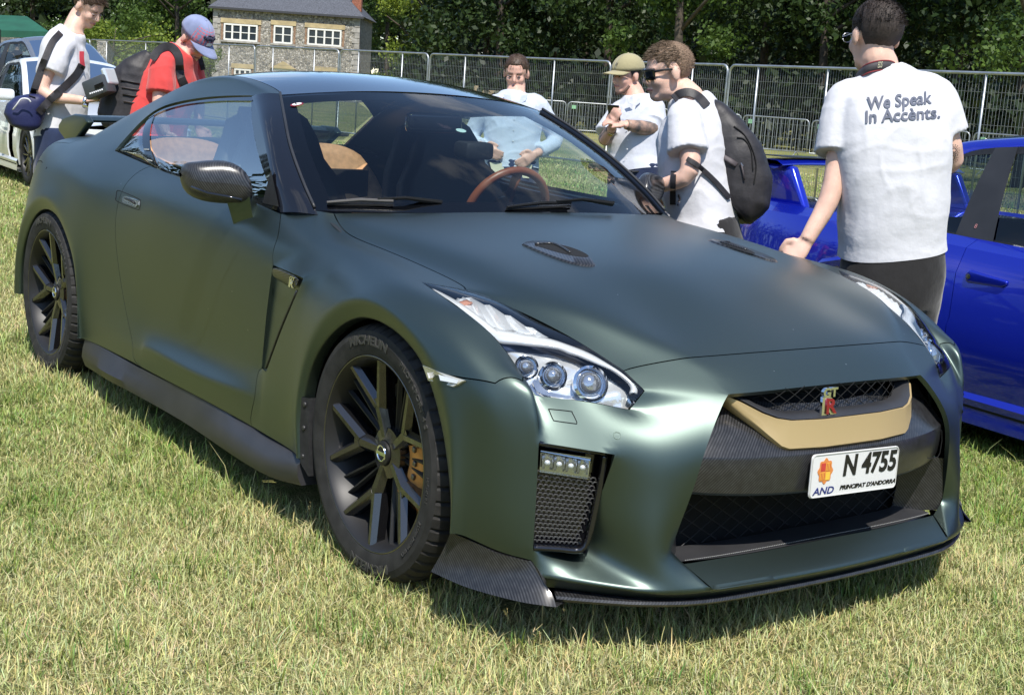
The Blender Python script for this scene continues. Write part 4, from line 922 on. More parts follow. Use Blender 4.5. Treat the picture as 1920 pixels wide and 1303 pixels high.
# --- rear wing
def wing():
    o = bpy.data.objects.new('rear_wing', None); link(o, CAR)
    b = B(); ys = [-.63+1.26*i/16 for i in range(17)]; prof = [(0, 0), (-.03, .014), (-.12, .018), (-.22, .010), (-.25, .0), (-.19, -.012), (-.08, -.014), (-.01, -.008), (0, 0)]
    b.grid([[(-3.20+dx_-.05*(abs(y)/.63)**2*0, y, 1.075+dz+.008*(1-(abs(y)/.63)**2)) for y in ys] for dx_, dz in prof], flip=True); b.build('wing_blade', PAINT, o, sm=45)
    for s in (-1, 1):
        b = B(); out = [(-3.11, 1.070), (-3.16, 1.098), (-3.30, 1.098), (-3.47, 1.070), (-3.53, 1.035), (-3.53, 1.005), (-3.42, .965), (-3.30, .970), (-3.24, 1.0)]
        M = Matrix(((1, 0, 0, 0), (0, 0, s, s*.62), (0, 1, 0, 0), (0, 0, 0, 1))); b.prism(out, M, .035); b.build('wing_end', PAINT, o, bevel=.010, seg=3, sm=40)
        b = B(); b.box((-3.34, s*.585, .985), (.20, .11, .035)); b.build('wing_foot', PAINT, o, bevel=.012, seg=3, sm=40)
wing()
# --- wheels
def bar(b, p0, p1, w0, w1, h0, h1, out, chamf=.35, mi_side=0):
    """spoke with a flat narrow top and sloping sides; out = direction towards the viewer side"""
    t = (p1-p0).normalized(); sd = t.cross(out).normalized(); vs = []
    for p, w, h in ((p0, w0, h0), (p1, w1, h1)):
        vs += [p-sd*w/2-out*h, p-sd*w/2*1.0-out*h*.35, p-sd*w/2*chamf, p+sd*w/2*chamf, p+sd*w/2-out*h*.35, p+sd*w/2-out*h]
    b.add(vs, [(0, 1, 7, 6), (4, 5, 11, 10), (0, 5, 4, 3, 2, 1), (6, 7, 8, 9, 10, 11), (5, 0, 6, 11)], 1); b.add(vs, [(1, 2, 8, 7), (2, 3, 9, 8), (3, 4, 10, 9)])
def make_wheel(front):
    o = bpy.data.objects.new('wheel', None); link(o)
    # local frame: x forward, y = axle pointing outwards, z up; outer rim lip at y = 0
    Y = Vector((0, 1, 0)); A = frame_at((0, 0, 0), (1, 0, 0), (0, 1, 0)); wd = .255 if front else .285
    ty = bpy.data.objects.new('tyre', None); link(ty, o)
    n = 216; prof = [(.262, -.004), (.272, .006), (.292, .012), (.318, .013), (.336, .007), (.347, -.008), (.3535, -.026), (.3555, -.046), (.356, -.062), (.351, -.064), (.351, -.070), (.356, -.072), (.3565, -.115), (.351, -.117), (.351, -.123), (.356, -.125)]
    pr2 = [(r, -wd-h+.012) for r, h in prof[::-1]]; full = prof+pr2; k = len(full); vs = []
    for j in range(n):
        g = (j % 4 == 0); a = 2*math.pi*(j+(.30 if j % 4 == 3 else (-.30 if j % 4 == 1 else 0)))/n
        for i, (r, h) in enumerate(full):
            rr = r-(.008 if g and i in (5, 6, 7, 8) else 0)-(.008 if g and k-1-i in (5, 6, 7, 8) else 0); vs.append((rr*math.cos(a), h, rr*math.sin(a)))
    fs = [(j*k+i, j*k+i+1, ((j+1) % n)*k+i+1, ((j+1) % n)*k+i) for j in range(n) for i in range(k-1)]
    mesh('tyre_body', vs, fs, RUBBER, ty, sm=18)
    def side_text(nm, body, size, r0, ang, sx=1.0, bold=0):
        def f(co): a = ang+co.x/r0; rr = r0+co.y; return Vector((rr*math.cos(a), .0135+co.z+(-.004 if rr > .325 else 0), rr*math.sin(a)))
        text(nm, body, size, None, mat('tyre_print', (.045, .044, .042), .6) if 'tyre_print' not in MATS else MATS['tyre_print'], ty, .0010, 0, sx=sx, curve_on=f, bold=bold)
    side_text('tyre_print', 'MICHELIN', .034, .310, math.radians(84), 1.35, .0012); side_text('tyre_print', 'PILOT SPORT 4 S', .021, .312, math.radians(135), 1.3, .0004)
    side_text('tyre_print', 'MICHELIN', .034, .310, math.radians(264), 1.35, .0012); side_text('tyre_print', 'MICHELIN', .014, .300, math.radians(183), 1.1); side_text('tyre_print', '255/40 ZRF20 101Y', .016, .296, math.radians(215), 1.1)
    rim = bpy.data.objects.new('rim', None); link(rim, o)
    b = B(); b.lathe([(.270, -.008), (.272, .003), (.266, .005), (.260, .000), (.256, -.012), (.250, -.02), (.243, -.06), (.232, -.10), (.228, -.20)], A, 72); b.build('barrel', RIMD, rim, sm=40)
    b = B(); b.lathe([(.228, -.19), (0, -.19)], A, 32); b.build('barrel_back', BLACKM, rim)
    b = B(); b.lathe([(.2665, .0045), (.268, .0058), (.2695, .0045)], A, 72); b.build('rim_edge', RIME, rim, sm=True)
    def pp(r, a, h): return Vector((r*math.cos(a), h, r*math.sin(a)))
    for g in range(5):
        a = math.radians(72*g); b = B()
        st0, st1 = pp(.035, a, -.040), pp(.150, a, -.027); bar(b, st0, st1, .040, .050, .045, .05, Y, .42)
        for sg in (-1, 1): bar(b, pp(.128, a+sg*.045, -.0285), pp(.264, a+sg*math.radians(17.5), -.004), .040, .032, .045, .04, Y, .36)
        b.build('spoke', [RIMM, RIMS], rim)
        a2 = a+math.radians(36); b = B()
        for sg in (-1, 1): bar(b, pp(.06, a2+sg*.12, -.062), pp(.255, a2+sg*math.radians(5.5), -.034), .018, .014, .03, .03, Y, .3)
        b.build('rear_spoke', [RIMD, RIMS], rim)
    b = B(); b.lathe([(.075, -.09), (.070, -.045), (.046, -.040), (.036, -.037)], A, 40); b.build('hub', RIMM, rim, sm=35)
    b = B(); b.lathe([(.034, -.036), (.033, -.030), (.028, -.028), (0, -.027)], A, 32); b.build('centre_cap', RIMD, rim, sm=35)
    b = B(); b.tube([pp(.021, 2*math.pi*i/28, -.0265) for i in range(28)], .0028, 6, closed=True); b.box((0, -.0265, 0), (.050, .004, .010)); b.build('cap_emblem', CHROME, rim, sm=40)
    for g in range(5):
        b = B(); b.lathe([(.011, -.065), (.010, -.052), (0, -.052)], frame_at(pp(.058, math.radians(36+72*g), 0), (1, 0, 0), (0, 1, 0)), 6); b.build('lug_nut', SILVER, rim)
    b = B(); b.lathe([(.115, -.115), (.115, -.120), (.192, -.120), (.192, -.152), (.115, -.152)], A, 48); b.lathe([(.112, -.10), (.115, -.118), (.06, -.10), (.0, -.10)], A, 32); b.build('brake_disc', DISC, o, sm=35)
    b = B()
    for i in range(9):
        a = math.radians(-38+9*i)
    rows = [[pp(r, math.radians(-46+92*i/12)+.02, h) for i in range(13)] for r, h in ((.085, -.112), (.085, -.066), (.105, -.054), (.165, -.054), (.192, -.064), (.198, -.09), (.198, -.150))]
    b.grid(rows); b.grid([[r[0] for r in rows], [pp(.120, math.radians(-46), -.15)]*7]); b.grid([[r[-1] for r in rows], [pp(.135, math.radians(46), -.15)]*7])
    ca = b.build('caliper', BRONZE, o, sm=45)
    b = B()
    for i in range(5): b.box(pp(.135, math.radians(-32+16*i), -.052), (.014, .010, .014)); 
    b.build('caliper_bolt', DISC, ca, bevel=.002)
    return o, ca
WHF, caF = make_wheel(True); WHR, caR = make_wheel(False)
def place_wheel(w, x, s, lipy):
    w.parent = CAR; w.location = (x, s*lipy, .352); w.rotation_euler = (0, 0, 0 if s > 0 else math.pi)
for s in (-1, 1):
    for w, x, l in ((WHF, 0, .912), (WHR, -2.78, .928)):
        c = w if s > 0 else copy_tree(w); place_wheel(c, x, s, l)
        if s < 0: [setattr(q_, 'rotation_euler', (0, math.pi-.25, 0)) for q_ in c.children if q_.name.startswith('caliper')]
# ------------------------------------------------------------------ ground
def gz(x, y):
    """height of the lawn: level under the green car, falling a little beyond its left side"""
    d = max(0.0, y-.85); r = math.hypot(x+1, y)
    return -.11*(1-math.exp(-d/.8))*max(0.0, min(1.0, (24-r)/10))
def gza(x, y):
    d = np.maximum(0.0, y-.85); r = np.hypot(x+1, y)
    return -.11*(1-np.exp(-d/.8))*np.clip((24-r)/10, 0, 1)
def patch(x, y):
    """0 green .. 1 dry straw, in soft patches"""
    f = np.zeros_like(x)
    for k, (a, b, c, w) in enumerate(((.9, .3, .5, 1), (-.4, 1.1, 1.7, 1), (1.9, -1.2, .3, .8), (2.7, 2.2, 2.1, .6), (-3.9, 3.1, .9, .5), (5.3, 4.4, 1.2, .45), (7.7, -8.1, 2.5, .35), (13, 11, .2, .3))):
        f += w*np.sin(a*x+b*y+c+1.3*np.sin(.7*b*x-.6*a*y+k))
    return np.clip(.5+f*.33, 0, 1)
def ground():
    ax = np.sign(np.linspace(-1, 1, 141))*np.abs(np.linspace(-1, 1, 141))**3*420; xs = ax-1.0; ys = ax+1.0
    X, Y = np.meshgrid(xs, ys); Z = gza(X, Y)-.004
    n = len(xs); V = np.stack([X, Y, Z], -1).reshape(-1, 3); F = [(j*n+i, j*n+i+1, (j+1)*n+i+1, (j+1)*n+i) for j in range(n-1) for i in range(n-1)]
    m = mat('turf', (.16, .17, .055), .95, spec=.1); nt = m.node_tree; N = nt.nodes; L = nt.links; b = N['Principled BSDF']; tc = N.new('ShaderNodeTexCoord')
    def nz(s, d): q = N.new('ShaderNodeTexNoise'); q.inputs['Scale'].default_value = s; q.inputs['Detail'].default_value = d; L.new(tc.outputs['Object'], q.inputs['Vector']); return q
    a, c, e = nz(.55, 4), nz(14, 6), nz(160, 3)
    mx = N.new('ShaderNodeMix'); mx.data_type = 'RGBA'; mx.inputs['A'].default_value = (.145, .19, .045, 1); mx.inputs['B'].default_value = (.36, .32, .15, 1)
    add = N.new('ShaderNodeMath'); add.operation = 'MULTIPLY_ADD'; add.inputs[1].default_value = .55; L.new(a.outputs['Fac'], add.inputs[0]); mu = N.new('ShaderNodeMath'); mu.operation = 'MULTIPLY'; mu.inputs[1].default_value = .5; L.new(c.outputs['Fac'], mu.inputs[0]); L.new(mu.outputs[0], add.inputs[2])
    rp = N.new('ShaderNodeValToRGB'); rp.color_ramp.elements[0].position = .38; rp.color_ramp.elements[1].position = .64; L.new(add.outputs[0], rp.inputs[0]); L.new(rp.outputs[0], mx.inputs['Factor'])
    m2 = N.new('ShaderNodeMix'); m2.data_type = 'RGBA'; m2.blend_type = 'MULTIPLY'; m2.inputs['Factor'].default_value = .75; L.new(mx.outputs['Result'], m2.inputs['A']); rp2 = N.new('ShaderNodeValToRGB'); rp2.color_ramp.elements[0].color = (.35, .35, .3, 1); rp2.color_ramp.elements[1].color = (1.25, 1.25, 1.2, 1); rp2.color_ramp.elements[0].position = .3; rp2.color_ramp.elements[1].position = .7; L.new(e.outputs['Fac'], rp2.inputs[0]); L.new(rp2.outputs[0], m2.inputs['B']); L.new(m2.outputs['Result'], b.inputs['Base Color'])
    bp = N.new('ShaderNodeBump'); bp.inputs['Strength'].default_value = .6; bp.inputs['Distance'].default_value = .02; L.new(e.outputs['Fac'], bp.inputs['Height']); L.new(bp.outputs[0], b.inputs['Normal'])
    o = mesh('ground', V, F, m, sm=True); tag(o, 'dry green and straw-coloured mown lawn under the parked cars', 'lawn', kind='structure')
ground()
def grass_mat():
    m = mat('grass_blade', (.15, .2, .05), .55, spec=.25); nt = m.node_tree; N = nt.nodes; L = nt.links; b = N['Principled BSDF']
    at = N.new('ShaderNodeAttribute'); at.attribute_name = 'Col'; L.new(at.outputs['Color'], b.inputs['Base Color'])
    tr = N.new('ShaderNodeBsdfTranslucent'); L.new(at.outputs['Color'], tr.inputs[0]); mx = N.new('ShaderNodeMixShader'); mx.inputs[0].default_value = .22
    L.new(b.outputs[0], mx.inputs[1]); L.new(tr.outputs[0], mx.inputs[2]); L.new(mx.outputs[0], N['Material Output'].inputs[0]); return m
def grass():
    rs = np.random.RandomState(3)
    C = np.array(CAMP); r_, u_, f_ = np.array(CR), np.array(CU), np.array(CF)
    px_, py_, ln, wd = [], [], [], []
    for d0, d1, dens, l0, w0 in ((2.5, 4.4, 24000, .030, .0024), (4.4, 6.2, 13500, .032, .0030), (6.2, 9.0, 5600, .036, .0040), (9.0, 14.0, 1500, .042, .0065), (14, 30, 220, .05, .014)):
        half = d1*.48; n = int((2*half)*(d1-d0)*dens); t = rs.uniform(d0, d1, n); l = rs.uniform(-half, half, n)
        fh = f_[:2]/np.hypot(*f_[:2]); rh = np.array([fh[1], -fh[0]]); x = C[0]+fh[0]*t+rh[0]*l; y = C[1]+fh[1]*t+rh[1]*l
        P = np.stack([x, y, gza(x, y)], 1)-C; w = P@f_; u = IMW/2+FPX*(P@r_)/w; v = IMH/2-FPX*(P@u_)/w
        k = (u > -70) & (u < 1990) & (v < 1400)
        k &= ~((x > -3.3) & (x < .45) & (np.abs(y) < .72)) & ~((x > -2.0) & (x < -.6) & (np.abs(y) < .82))
        x, y = x[k], y[k]
        tuft = np.clip(np.sin(9*x+3*np.sin(4*y))*np.sin(8*y+2*np.sin(5*x)), -1, 1)*.25+1
        L_ = .82*l0*tuft*rs.gamma(4, 1/4., len(x)); long = rs.rand(len(x)) < .010; L_[long] *= 2.1
        under = (x > -3.7) & (x < .9) & (np.abs(y) < 1.02); L_[under] *= 1.5
        px_.append(x); py_.append(y); ln.append(L_); wd.append(np.full(len(x), w0)*rs.uniform(.7, 1.35, len(x)))
    # darker tufts of longer grass, and pale cut stems lying on top
    fh = f_[:2]/np.hypot(*f_[:2]); rh = np.array([fh[1], -fh[0]]); tx, ty, sxx, syy = [], [], [], []
    for k in range(420):
        t = 2.7+6.5*rs.rand()**1.4; l = rs.uniform(-.46, .46)*t; cx, cy = C[0]+fh[0]*t+rh[0]*l, C[1]+fh[1]*t+rh[1]*l; m = rs.randint(10, 46); sp = rs.uniform(.02, .07); tx.append(cx+rs.normal(0, sp, m)); ty.append(cy+rs.normal(0, sp, m))
    for k in range(5200):
        t = 2.7+5.5*rs.rand()**1.3; l = rs.uniform(-.46, .46)*t; sxx.append(C[0]+fh[0]*t+rh[0]*l); syy.append(C[1]+fh[1]*t+rh[1]*l)
    tx, ty, sxx, syy = np.concatenate(tx), np.concatenate(ty), np.array(sxx), np.array(syy)
    def outside(x, y): return ~((x > -3.3) & (x < .6) & (np.abs(y) < .80))
    o1, o2 = outside(tx, ty), outside(sxx, syy); tx, ty, sxx, syy = tx[o1], ty[o1], sxx[o2], syy[o2]
    px_ += [tx, sxx]; py_ += [ty, syy]; ln += [rs.uniform(.035, .078, len(tx)), rs.uniform(.05, .11, len(sxx))]; wd += [rs.uniform(.0026, .0042, len(tx)), rs.uniform(.0014, .0026, len(sxx))]; nt_, ns_ = len(tx), len(sxx)
    x, y, L_, w = map(np.concatenate, (px_, py_, ln, wd)); n = len(x); z = gza(x, y)-.004
    a = rs.uniform(0, 2*np.pi, n); dx, dy = np.cos(a), np.sin(a); lean = rs.uniform(.15, 1.15, n); flat = rs.rand(n) < .38; flat[n-nt_-ns_:n-ns_] = False; flat[n-ns_:] = True; lean[flat] = rs.uniform(1.2, 2.2, flat.sum())
    lean[n-ns_:] = rs.uniform(4, 14, ns_); z[n-ns_:] += rs.uniform(.012, .026, ns_)
    hz = 1/np.sqrt(1+lean**2); sx, sy = -dy*w/2, dx*w/2
    base = np.stack([x, y, z], 1); tip = base+np.stack([dx*lean*hz*L_, dy*lean*hz*L_, hz*L_], 1); midp = base+np.stack([dx*lean*hz*L_*.36, dy*lean*hz*L_*.36, hz*L_*.62], 1)
    S_ = np.stack([sx, sy, np.zeros(n)], 1); V = np.stack([base-S_, base+S_, midp-S_*.85, midp+S_*.85, tip], 1).reshape(-1, 3)
    i0 = (np.arange(n)*5)[:, None]; Fq = i0+np.array([[0, 1, 3, 2]]); Ft = i0+np.array([[2, 3, 4]])
    me = bpy.data.meshes.new('grass'); me.vertices.add(5*n); me.vertices.foreach_set('co', V.ravel())
    loops = np.concatenate([Fq, Ft], 1).ravel(); me.loops.add(7*n); me.loops.foreach_set('vertex_index', loops)
    me.polygons.add(2*n); st = (np.arange(n)*7)[:, None]+np.array([[0, 4]]); me.polygons.foreach_set('loop_start', st.ravel())
    me.update(calc_edges=True)
    dry = np.clip(patch(x*.9, y*.9)*.75+rs.normal(-.02, .22, n), 0, 1); dry[flat] = np.clip(dry[flat]+.35, 0, 1)
    dry[n-nt_-ns_:n-ns_] = rs.uniform(0, .12, nt_); dry[n-ns_:] = rs.uniform(.85, 1, ns_)
    g = np.stack([rs.uniform(.15, .28, n), rs.uniform(.27, .40, n), rs.uniform(.04, .08, n)], 1); s_ = np.stack([rs.uniform(.56, .80, n), rs.uniform(.53, .72, n), rs.uniform(.25, .38, n)], 1)
    g[n-nt_-ns_:n-ns_] *= .72
    col = g+(s_-g)*dry[:, None]; c4 = np.ones((n, 5, 4), np.float32); c4[:, :, :3] = col[:, None, :]; c4[:, :2, :3] *= .42  # blade roots darkened: shade of the gaps put into the colour
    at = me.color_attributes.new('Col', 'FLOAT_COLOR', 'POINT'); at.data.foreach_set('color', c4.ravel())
    me.materials.append(grass_mat()); o = link(bpy.data.objects.new('grass', me)); tag(o, 'short mown grass with dry straw blades', 'grass', kind='stuff')
grass()
# ------------------------------------------------------------------ trees and shrubs
def leaf_mat(name, c0, c1, tr=.3):
    m = mat(name, c0, .5, spec=.35); nt = m.node_tree; N = nt.nodes; L = nt.links; b = N['Principled BSDF']
    at = N.new('ShaderNodeAttribute'); at.attribute_name = 'Rnd'; mx = N.new('ShaderNodeMix'); mx.data_type = 'RGBA'; mx.inputs['A'].default_value = (*c0, 1); mx.inputs['B'].default_value = (*c1, 1)
    L.new(at.outputs['Fac'], mx.inputs['Factor']); L.new(mx.outputs['Result'], b.inputs['Base Color'])
    t = N.new('ShaderNodeBsdfTranslucent'); L.new(mx.outputs['Result'], t.inputs[0]); x = N.new('ShaderNodeMixShader'); x.inputs[0].default_value = tr
    L.new(b.outputs[0], x.inputs[1]); L.new(t.outputs[0], x.inputs[2]); L.new(x.outputs[0], N['Material Output'].inputs[0]); return m
BARK = mat('bark', (.07, .055, .04), .9, var=.4, vscale=8, bump=.5, bscale=20)
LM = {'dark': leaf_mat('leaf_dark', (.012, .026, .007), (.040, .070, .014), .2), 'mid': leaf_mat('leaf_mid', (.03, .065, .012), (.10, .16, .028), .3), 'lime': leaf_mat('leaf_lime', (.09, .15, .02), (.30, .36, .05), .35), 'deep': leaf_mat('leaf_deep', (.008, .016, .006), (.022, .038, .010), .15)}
TREEN = [0]
def crown_mesh(name, blobs, n, size, mt, parent, seed):
    """leaf quads scattered through lobes (centre, radii); more towards each lobe's surface"""
    rs = np.random.RandomState(seed); vol = np.array([b[1][0]*b[1][1]*b[1][2] for b in blobs])**.7; cnt = np.maximum(20, (n*vol/vol.sum()).astype(int)); P = []
    for (c, r), k in zip(blobs, cnt):
        d = rs.normal(size=(k, 3)); d /= np.linalg.norm(d, axis=1)[:, None]; rad = rs.uniform(.0, 1, k)**.42
        lump = 1+.22*np.sin(5*d[:, 0]+3*d[:, 2]+c[0])*np.sin(4*d[:, 1]+2*c[1])+.12*np.sin(11*d[:, 2]+7*d[:, 0]+c[2])
        P.append(np.array(c)+d*rad[:, None]*lump[:, None]*np.array(r))
    P = np.concatenate(P); P = P[P[:, 2] > .12]; k = len(P)
    nrm = rs.normal(size=(k, 3)); nrm[:, 2] += .5; nrm /= np.linalg.norm(nrm, axis=1)[:, None]; t = np.cross(nrm, rs.normal(size=(k, 3))); t /= np.linalg.norm(t, axis=1)[:, None]; b2 = np.cross(nrm, t)
    s = (size*rs.uniform(.55, 1.5, k))[:, None]; V = np.stack([P-t*s*.5, P-b2*s*.32+nrm*s*.08, P+t*s*.55, P+b2*s*.32+nrm*s*.08], 1).reshape(-1, 3)
    me = bpy.data.meshes.new(name); me.vertices.add(4*k); me.vertices.foreach_set('co', V.ravel()); me.loops.add(4*k); me.loops.foreach_set('vertex_index', np.arange(4*k)); me.polygons.add(k); me.polygons.foreach_set('loop_start', np.arange(k)*4); me.update(calc_edges=True)
    at = me.attributes.new('Rnd', 'FLOAT', 'POINT'); clump = .5+.5*np.sin(P[:, 0]*1.3+P[:, 2]*1.7)*np.sin(P[:, 1]*1.1+.6*P[:, 2]); at.data.foreach_set('value', np.repeat(np.clip(rs.rand(k)*.65+clump*.35, 0, 1), 4).astype(np.float32))
    me.materials.append(mt); return link(bpy.data.objects.new(name, me), parent)
def tree(u, d, label, kind, h, w, low, n=5000, size=.20, group=None, name='tree', cat='tree', trunk=.2, z0=None):
    TREEN[0] += 1; sd = TREEN[0]*17; rs = random.Random(sd)
    p = CAMP+(CF*FPX+CR*(u-IMW/2)+CU*(IMH/2-(171+.07*(u-960))))*(d/FPX); o = thing(name, label, cat, (p.x, p.y, gz(p.x, p.y)), 0, group)
    blobs = []
    for i in range(11):
        a = rs.uniform(0, 2*math.pi); r = rs.uniform(.15, .66)*w/2; z = low+(h-low)*rs.uniform(.12, .9); k = w*rs.uniform(.13, .22)
        blobs.append(((r*math.cos(a), r*math.sin(a), z), (k, k, k*rs.uniform(.6, .95))))
    for i in range(7):                                        # drooping skirt of leaves
        a = rs.uniform(0, 2*math.pi); r = rs.uniform(.45, .80)*w/2; k = w*rs.uniform(.09, .15); blobs.append(((r*math.cos(a), r*math.sin(a), low+k*rs.uniform(.3, 1.6)), (k, k, k*.8)))
    crown_mesh('crown', blobs, n, size, LM[kind], o, sd)
    b = B(); b.tube([(0, 0, 0), (.06, .03, h*.25), (0, -.1, h*.5), (.1, 0, h*.8)], [trunk, trunk*.8, trunk*.6, trunk*.25], 9)
    for i in range(5):
        a = rs.uniform(0, 6.28); z = h*rs.uniform(.3, .6); b.tube([(0, 0, z), (w*.2*math.cos(a), w*.2*math.sin(a), z+.12*h), (w*.36*math.cos(a), w*.36*math.sin(a), z+.18*h)], [trunk*.4, trunk*.25, .03], 6)
    b.build('trunk', BARK, o, sm=True)
    return o
WOOD = 'trees of the dark wood behind the wire fence'
k = 0
for u, d, h, w, low in ((905, 62, 13, 6.5, 1.2), (930, 56, 12, 8, 2.2), (1030, 60, 14, 9, 3.0), (1130, 55, 12, 8, 3.4), (1420, 54, 13, 9, 3.2), (1530, 50, 12, 8, 3.8), (1660, 52, 13, 9, 3.0), (1780, 47, 12, 8, 3.6), (1900, 46, 12, 8, 3.4)):
    k += 1; tree(u, d, 'tall dark-leaved woodland tree '+['next to the sunlit tree by the cottage', 'behind the wooden field gate', 'above the man in the pale blue shirt', 'above the man in the khaki cap', 'above the backpack', 'between the backpack and the printed T-shirt', 'behind the dark-haired head with the camera strap', 'above the blue car rear window', 'above the blue car roof'][k-1], 'dark', h, w*1.3, low, 9000, .21, WOOD)
for u, d in ((890, 74), (960, 70), (1090, 72), (1220, 70), (1340, 68), (1460, 70), (1580, 66), (1700, 66), (1830, 62), (1960, 60)):
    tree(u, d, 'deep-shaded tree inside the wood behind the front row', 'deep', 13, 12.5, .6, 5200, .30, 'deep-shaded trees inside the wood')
tree(1260, 47, 'bright mid-green leafy tree with low branches reaching out of the dark wood', 'mid', 11, 6.5, 3.0, 7000, .17)
tree(1925, 30, 'leafy branch tree with sunlit mid-green leaves behind the blue car', 'mid', 8, 4.5, 2.5, 5000, .12)
tree(785, 76, 'sunlit yellow-green leafy tree beside the flint cottage', 'lime', 9, 6.0, .3, 9000, .17)
tree(722, 90, 'rounded mid-green tree right behind the cottage corner', 'mid', 12, 8.0, .3, 8000, .2)
tree(822, 68, 'mid-green tree between the cottage and the dark wood', 'mid', 12, 6.0, .5, 8000, .2)
tree(215, 58, 'yellow-green rounded shrub behind the fence and the boy', 'lime', 3.5, 5.6, .1, 9000, .13, name='shrub', cat='shrub', trunk=.06)
tree(150, 63, 'dark-green bush beside the yellow-green shrub', 'mid', 3.0, 4.0, .1, 6000, .14, name='shrub', cat='shrub', trunk=.06)
tree(392, 68, 'small yellow-green bush against the cottage left corner', 'lime', 2.6, 2.2, .1, 2500, .12, name='shrub', cat='shrub', trunk=.05)
tree(60, 92, 'dark tree towering over the green canopy', 'dark', 14, 12, 1.5, 9000, .26)
tree(330, 88, 'broad mid-green tree left of the cottage roof', 'mid', 13, 10, 1.0, 10000, .24)
tree(190, 96, 'dark tree behind the boy and the shrubs', 'dark', 15, 12, 1.0, 9000, .26)
tree(470, 112, 'dark tree behind the cottage chimney', 'dark', 16, 12, 3, 6000, .3); tree(640, 108, 'dark tree behind the cottage roof', 'dark', 15, 12, 2, 6000, .3)
def backwood():
    rs = np.random.RandomState(8); blobs = []
    for i in range(46):
        u = -250+i*58; d = 118-(.02*max(0, u-900))+rs.uniform(-4, 4); p = CAMP+(CF*FPX+CR*(u-IMW/2))*(d/FPX); blobs.append(((p.x, p.y, rs.uniform(4, 8)), (5, 5, 8)))
    for i in range(60):                                       # unseen ring of trees added round the camera to darken horizon reflections
        a = YAW+math.radians(28+304*i/59); d = 62+rs.uniform(-5, 5); blobs.append(((CAMP.x+d*math.cos(a), CAMP.y+d*math.sin(a), rs.uniform(4, 7)), (5, 5, rs.uniform(6, 9))))
    o = crown_mesh('far_wood_and_added_ring', blobs, 60000, 1.05, LM['deep'], None, 4); tag(o, 'distant mass of dark woodland behind everything, continued by an added unseen ring', 'woodland', kind='stuff')
backwood()
def undergrowth():
    rs = np.random.RandomState(12); blobs = []
    for i in range(42):
        u = 790+i*31; d = 55-.012*max(0, u-900)+rs.uniform(-1.5, 1.5); p = CAMP+(CF*FPX+CR*(u-IMW/2))*(d/FPX); blobs.append(((p.x, p.y, rs.uniform(.7, 1.6)), (1.5, 1.5, rs.uniform(1.2, 2.0))))
    for i in range(16):
        u = 880+i*75; d = 84+rs.uniform(-3, 3); p = CAMP+(CF*FPX+CR*(u-IMW/2))*(d/FPX); blobs.append(((p.x, p.y, 3), (4, 4, 5)))
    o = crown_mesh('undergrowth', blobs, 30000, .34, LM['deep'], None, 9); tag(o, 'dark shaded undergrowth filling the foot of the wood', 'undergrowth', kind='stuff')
undergrowth()
# ------------------------------------------------------------------ wire fence panels and crowd barriers
GALV = mat('galvanised_steel', (.42, .44, .45), .42, .75, var=.15, vscale=6); WIRE = mat('fence_wire', (.30, .32, .33), .5, .6)
def fence_panel(u0, v0, u1, v1, label):
    a, c = ray(u0, v0, z=2.0), ray(u1, v1, z=2.0)
    o = thing('fence_panel', label, 'fence panel', (a.x, a.y, gz(a.x, a.y)), math.atan2(c.y-a.y, c.x-a.x), 'wire fence panels behind the cars'); w = math.hypot(c.x-a.x, c.y-a.y)-.06; h = 2.0-gz(a.x, a.y); r = .12
    f = B(); pts = [(0, 0, .10), (0, 0, h-r)]+[(r-r*math.cos(t), 0, h-r+r*math.sin(t)) for t in (.4, .8, 1.2, 1.57)]+[(w-r+r*math.sin(t), 0, h-r+r*math.cos(t)) for t in (0, .4, .8, 1.2)]+[(w, 0, h-r), (w, 0, .10)]
    f.tube(pts, .021, 7, closed=True); f.build('frame', GALV, o, sm=True)
    for t in (.22, .72): B().tube([(w*t, 0, .1), (w*t, 0, h)], .017, 6).build('upright', GALV, o, sm=True)
    b = B(); n = int(w/.055)
    for i in range(1, n): b.tube([(w*i/n, .01, .12), (w*i/n, .01, h-.02)], .0026, 3, caps=False)
    for i in range(1, 9): b.tube([(0, .012, .12+(h-.15)*i/9), (w, .012, .12+(h-.15)*i/9)], .003, 3, caps=False)
    tag(b.build('wire_mesh', WIRE, o), kind='stuff')
    b = B(); b.box((w+.03, 0, .05), (.22, .62, .10)); b.build('foot_block', mat('concrete_foot', (.10, .10, .095), .9) if 'concrete_foot' not in MATS else MATS['concrete_foot'], o, bevel=.02)
    b = B(); b.box((w+.03, 0, 1.35), (.10, .03, .05)); b.build('clamp', GALV, o)
FP = [(-130, 65), (40, 70.5), (170, 75), (320, 81), (480, 86.5), (639, 94), (807, 101.5), (1150, 116), (1370, 122.5), (1640, 131), (1950, 141)]
FL_ = ['behind the green canopy', 'behind the grey estate car', 'in front of the yellow-green shrub', 'behind the man in red', 'in front of the left half of the cottage', 'in front of the cottage right corner', 'in front of the sunlit tree', 'behind the man in the pale blue shirt', 'behind the man with sunglasses', 'behind the blue car rear wing', 'behind the blue car roof']
for i in range(len(FP)-1): fence_panel(*FP[i], *FP[i+1], 'galvanised wire mesh fence panel '+FL_[i])
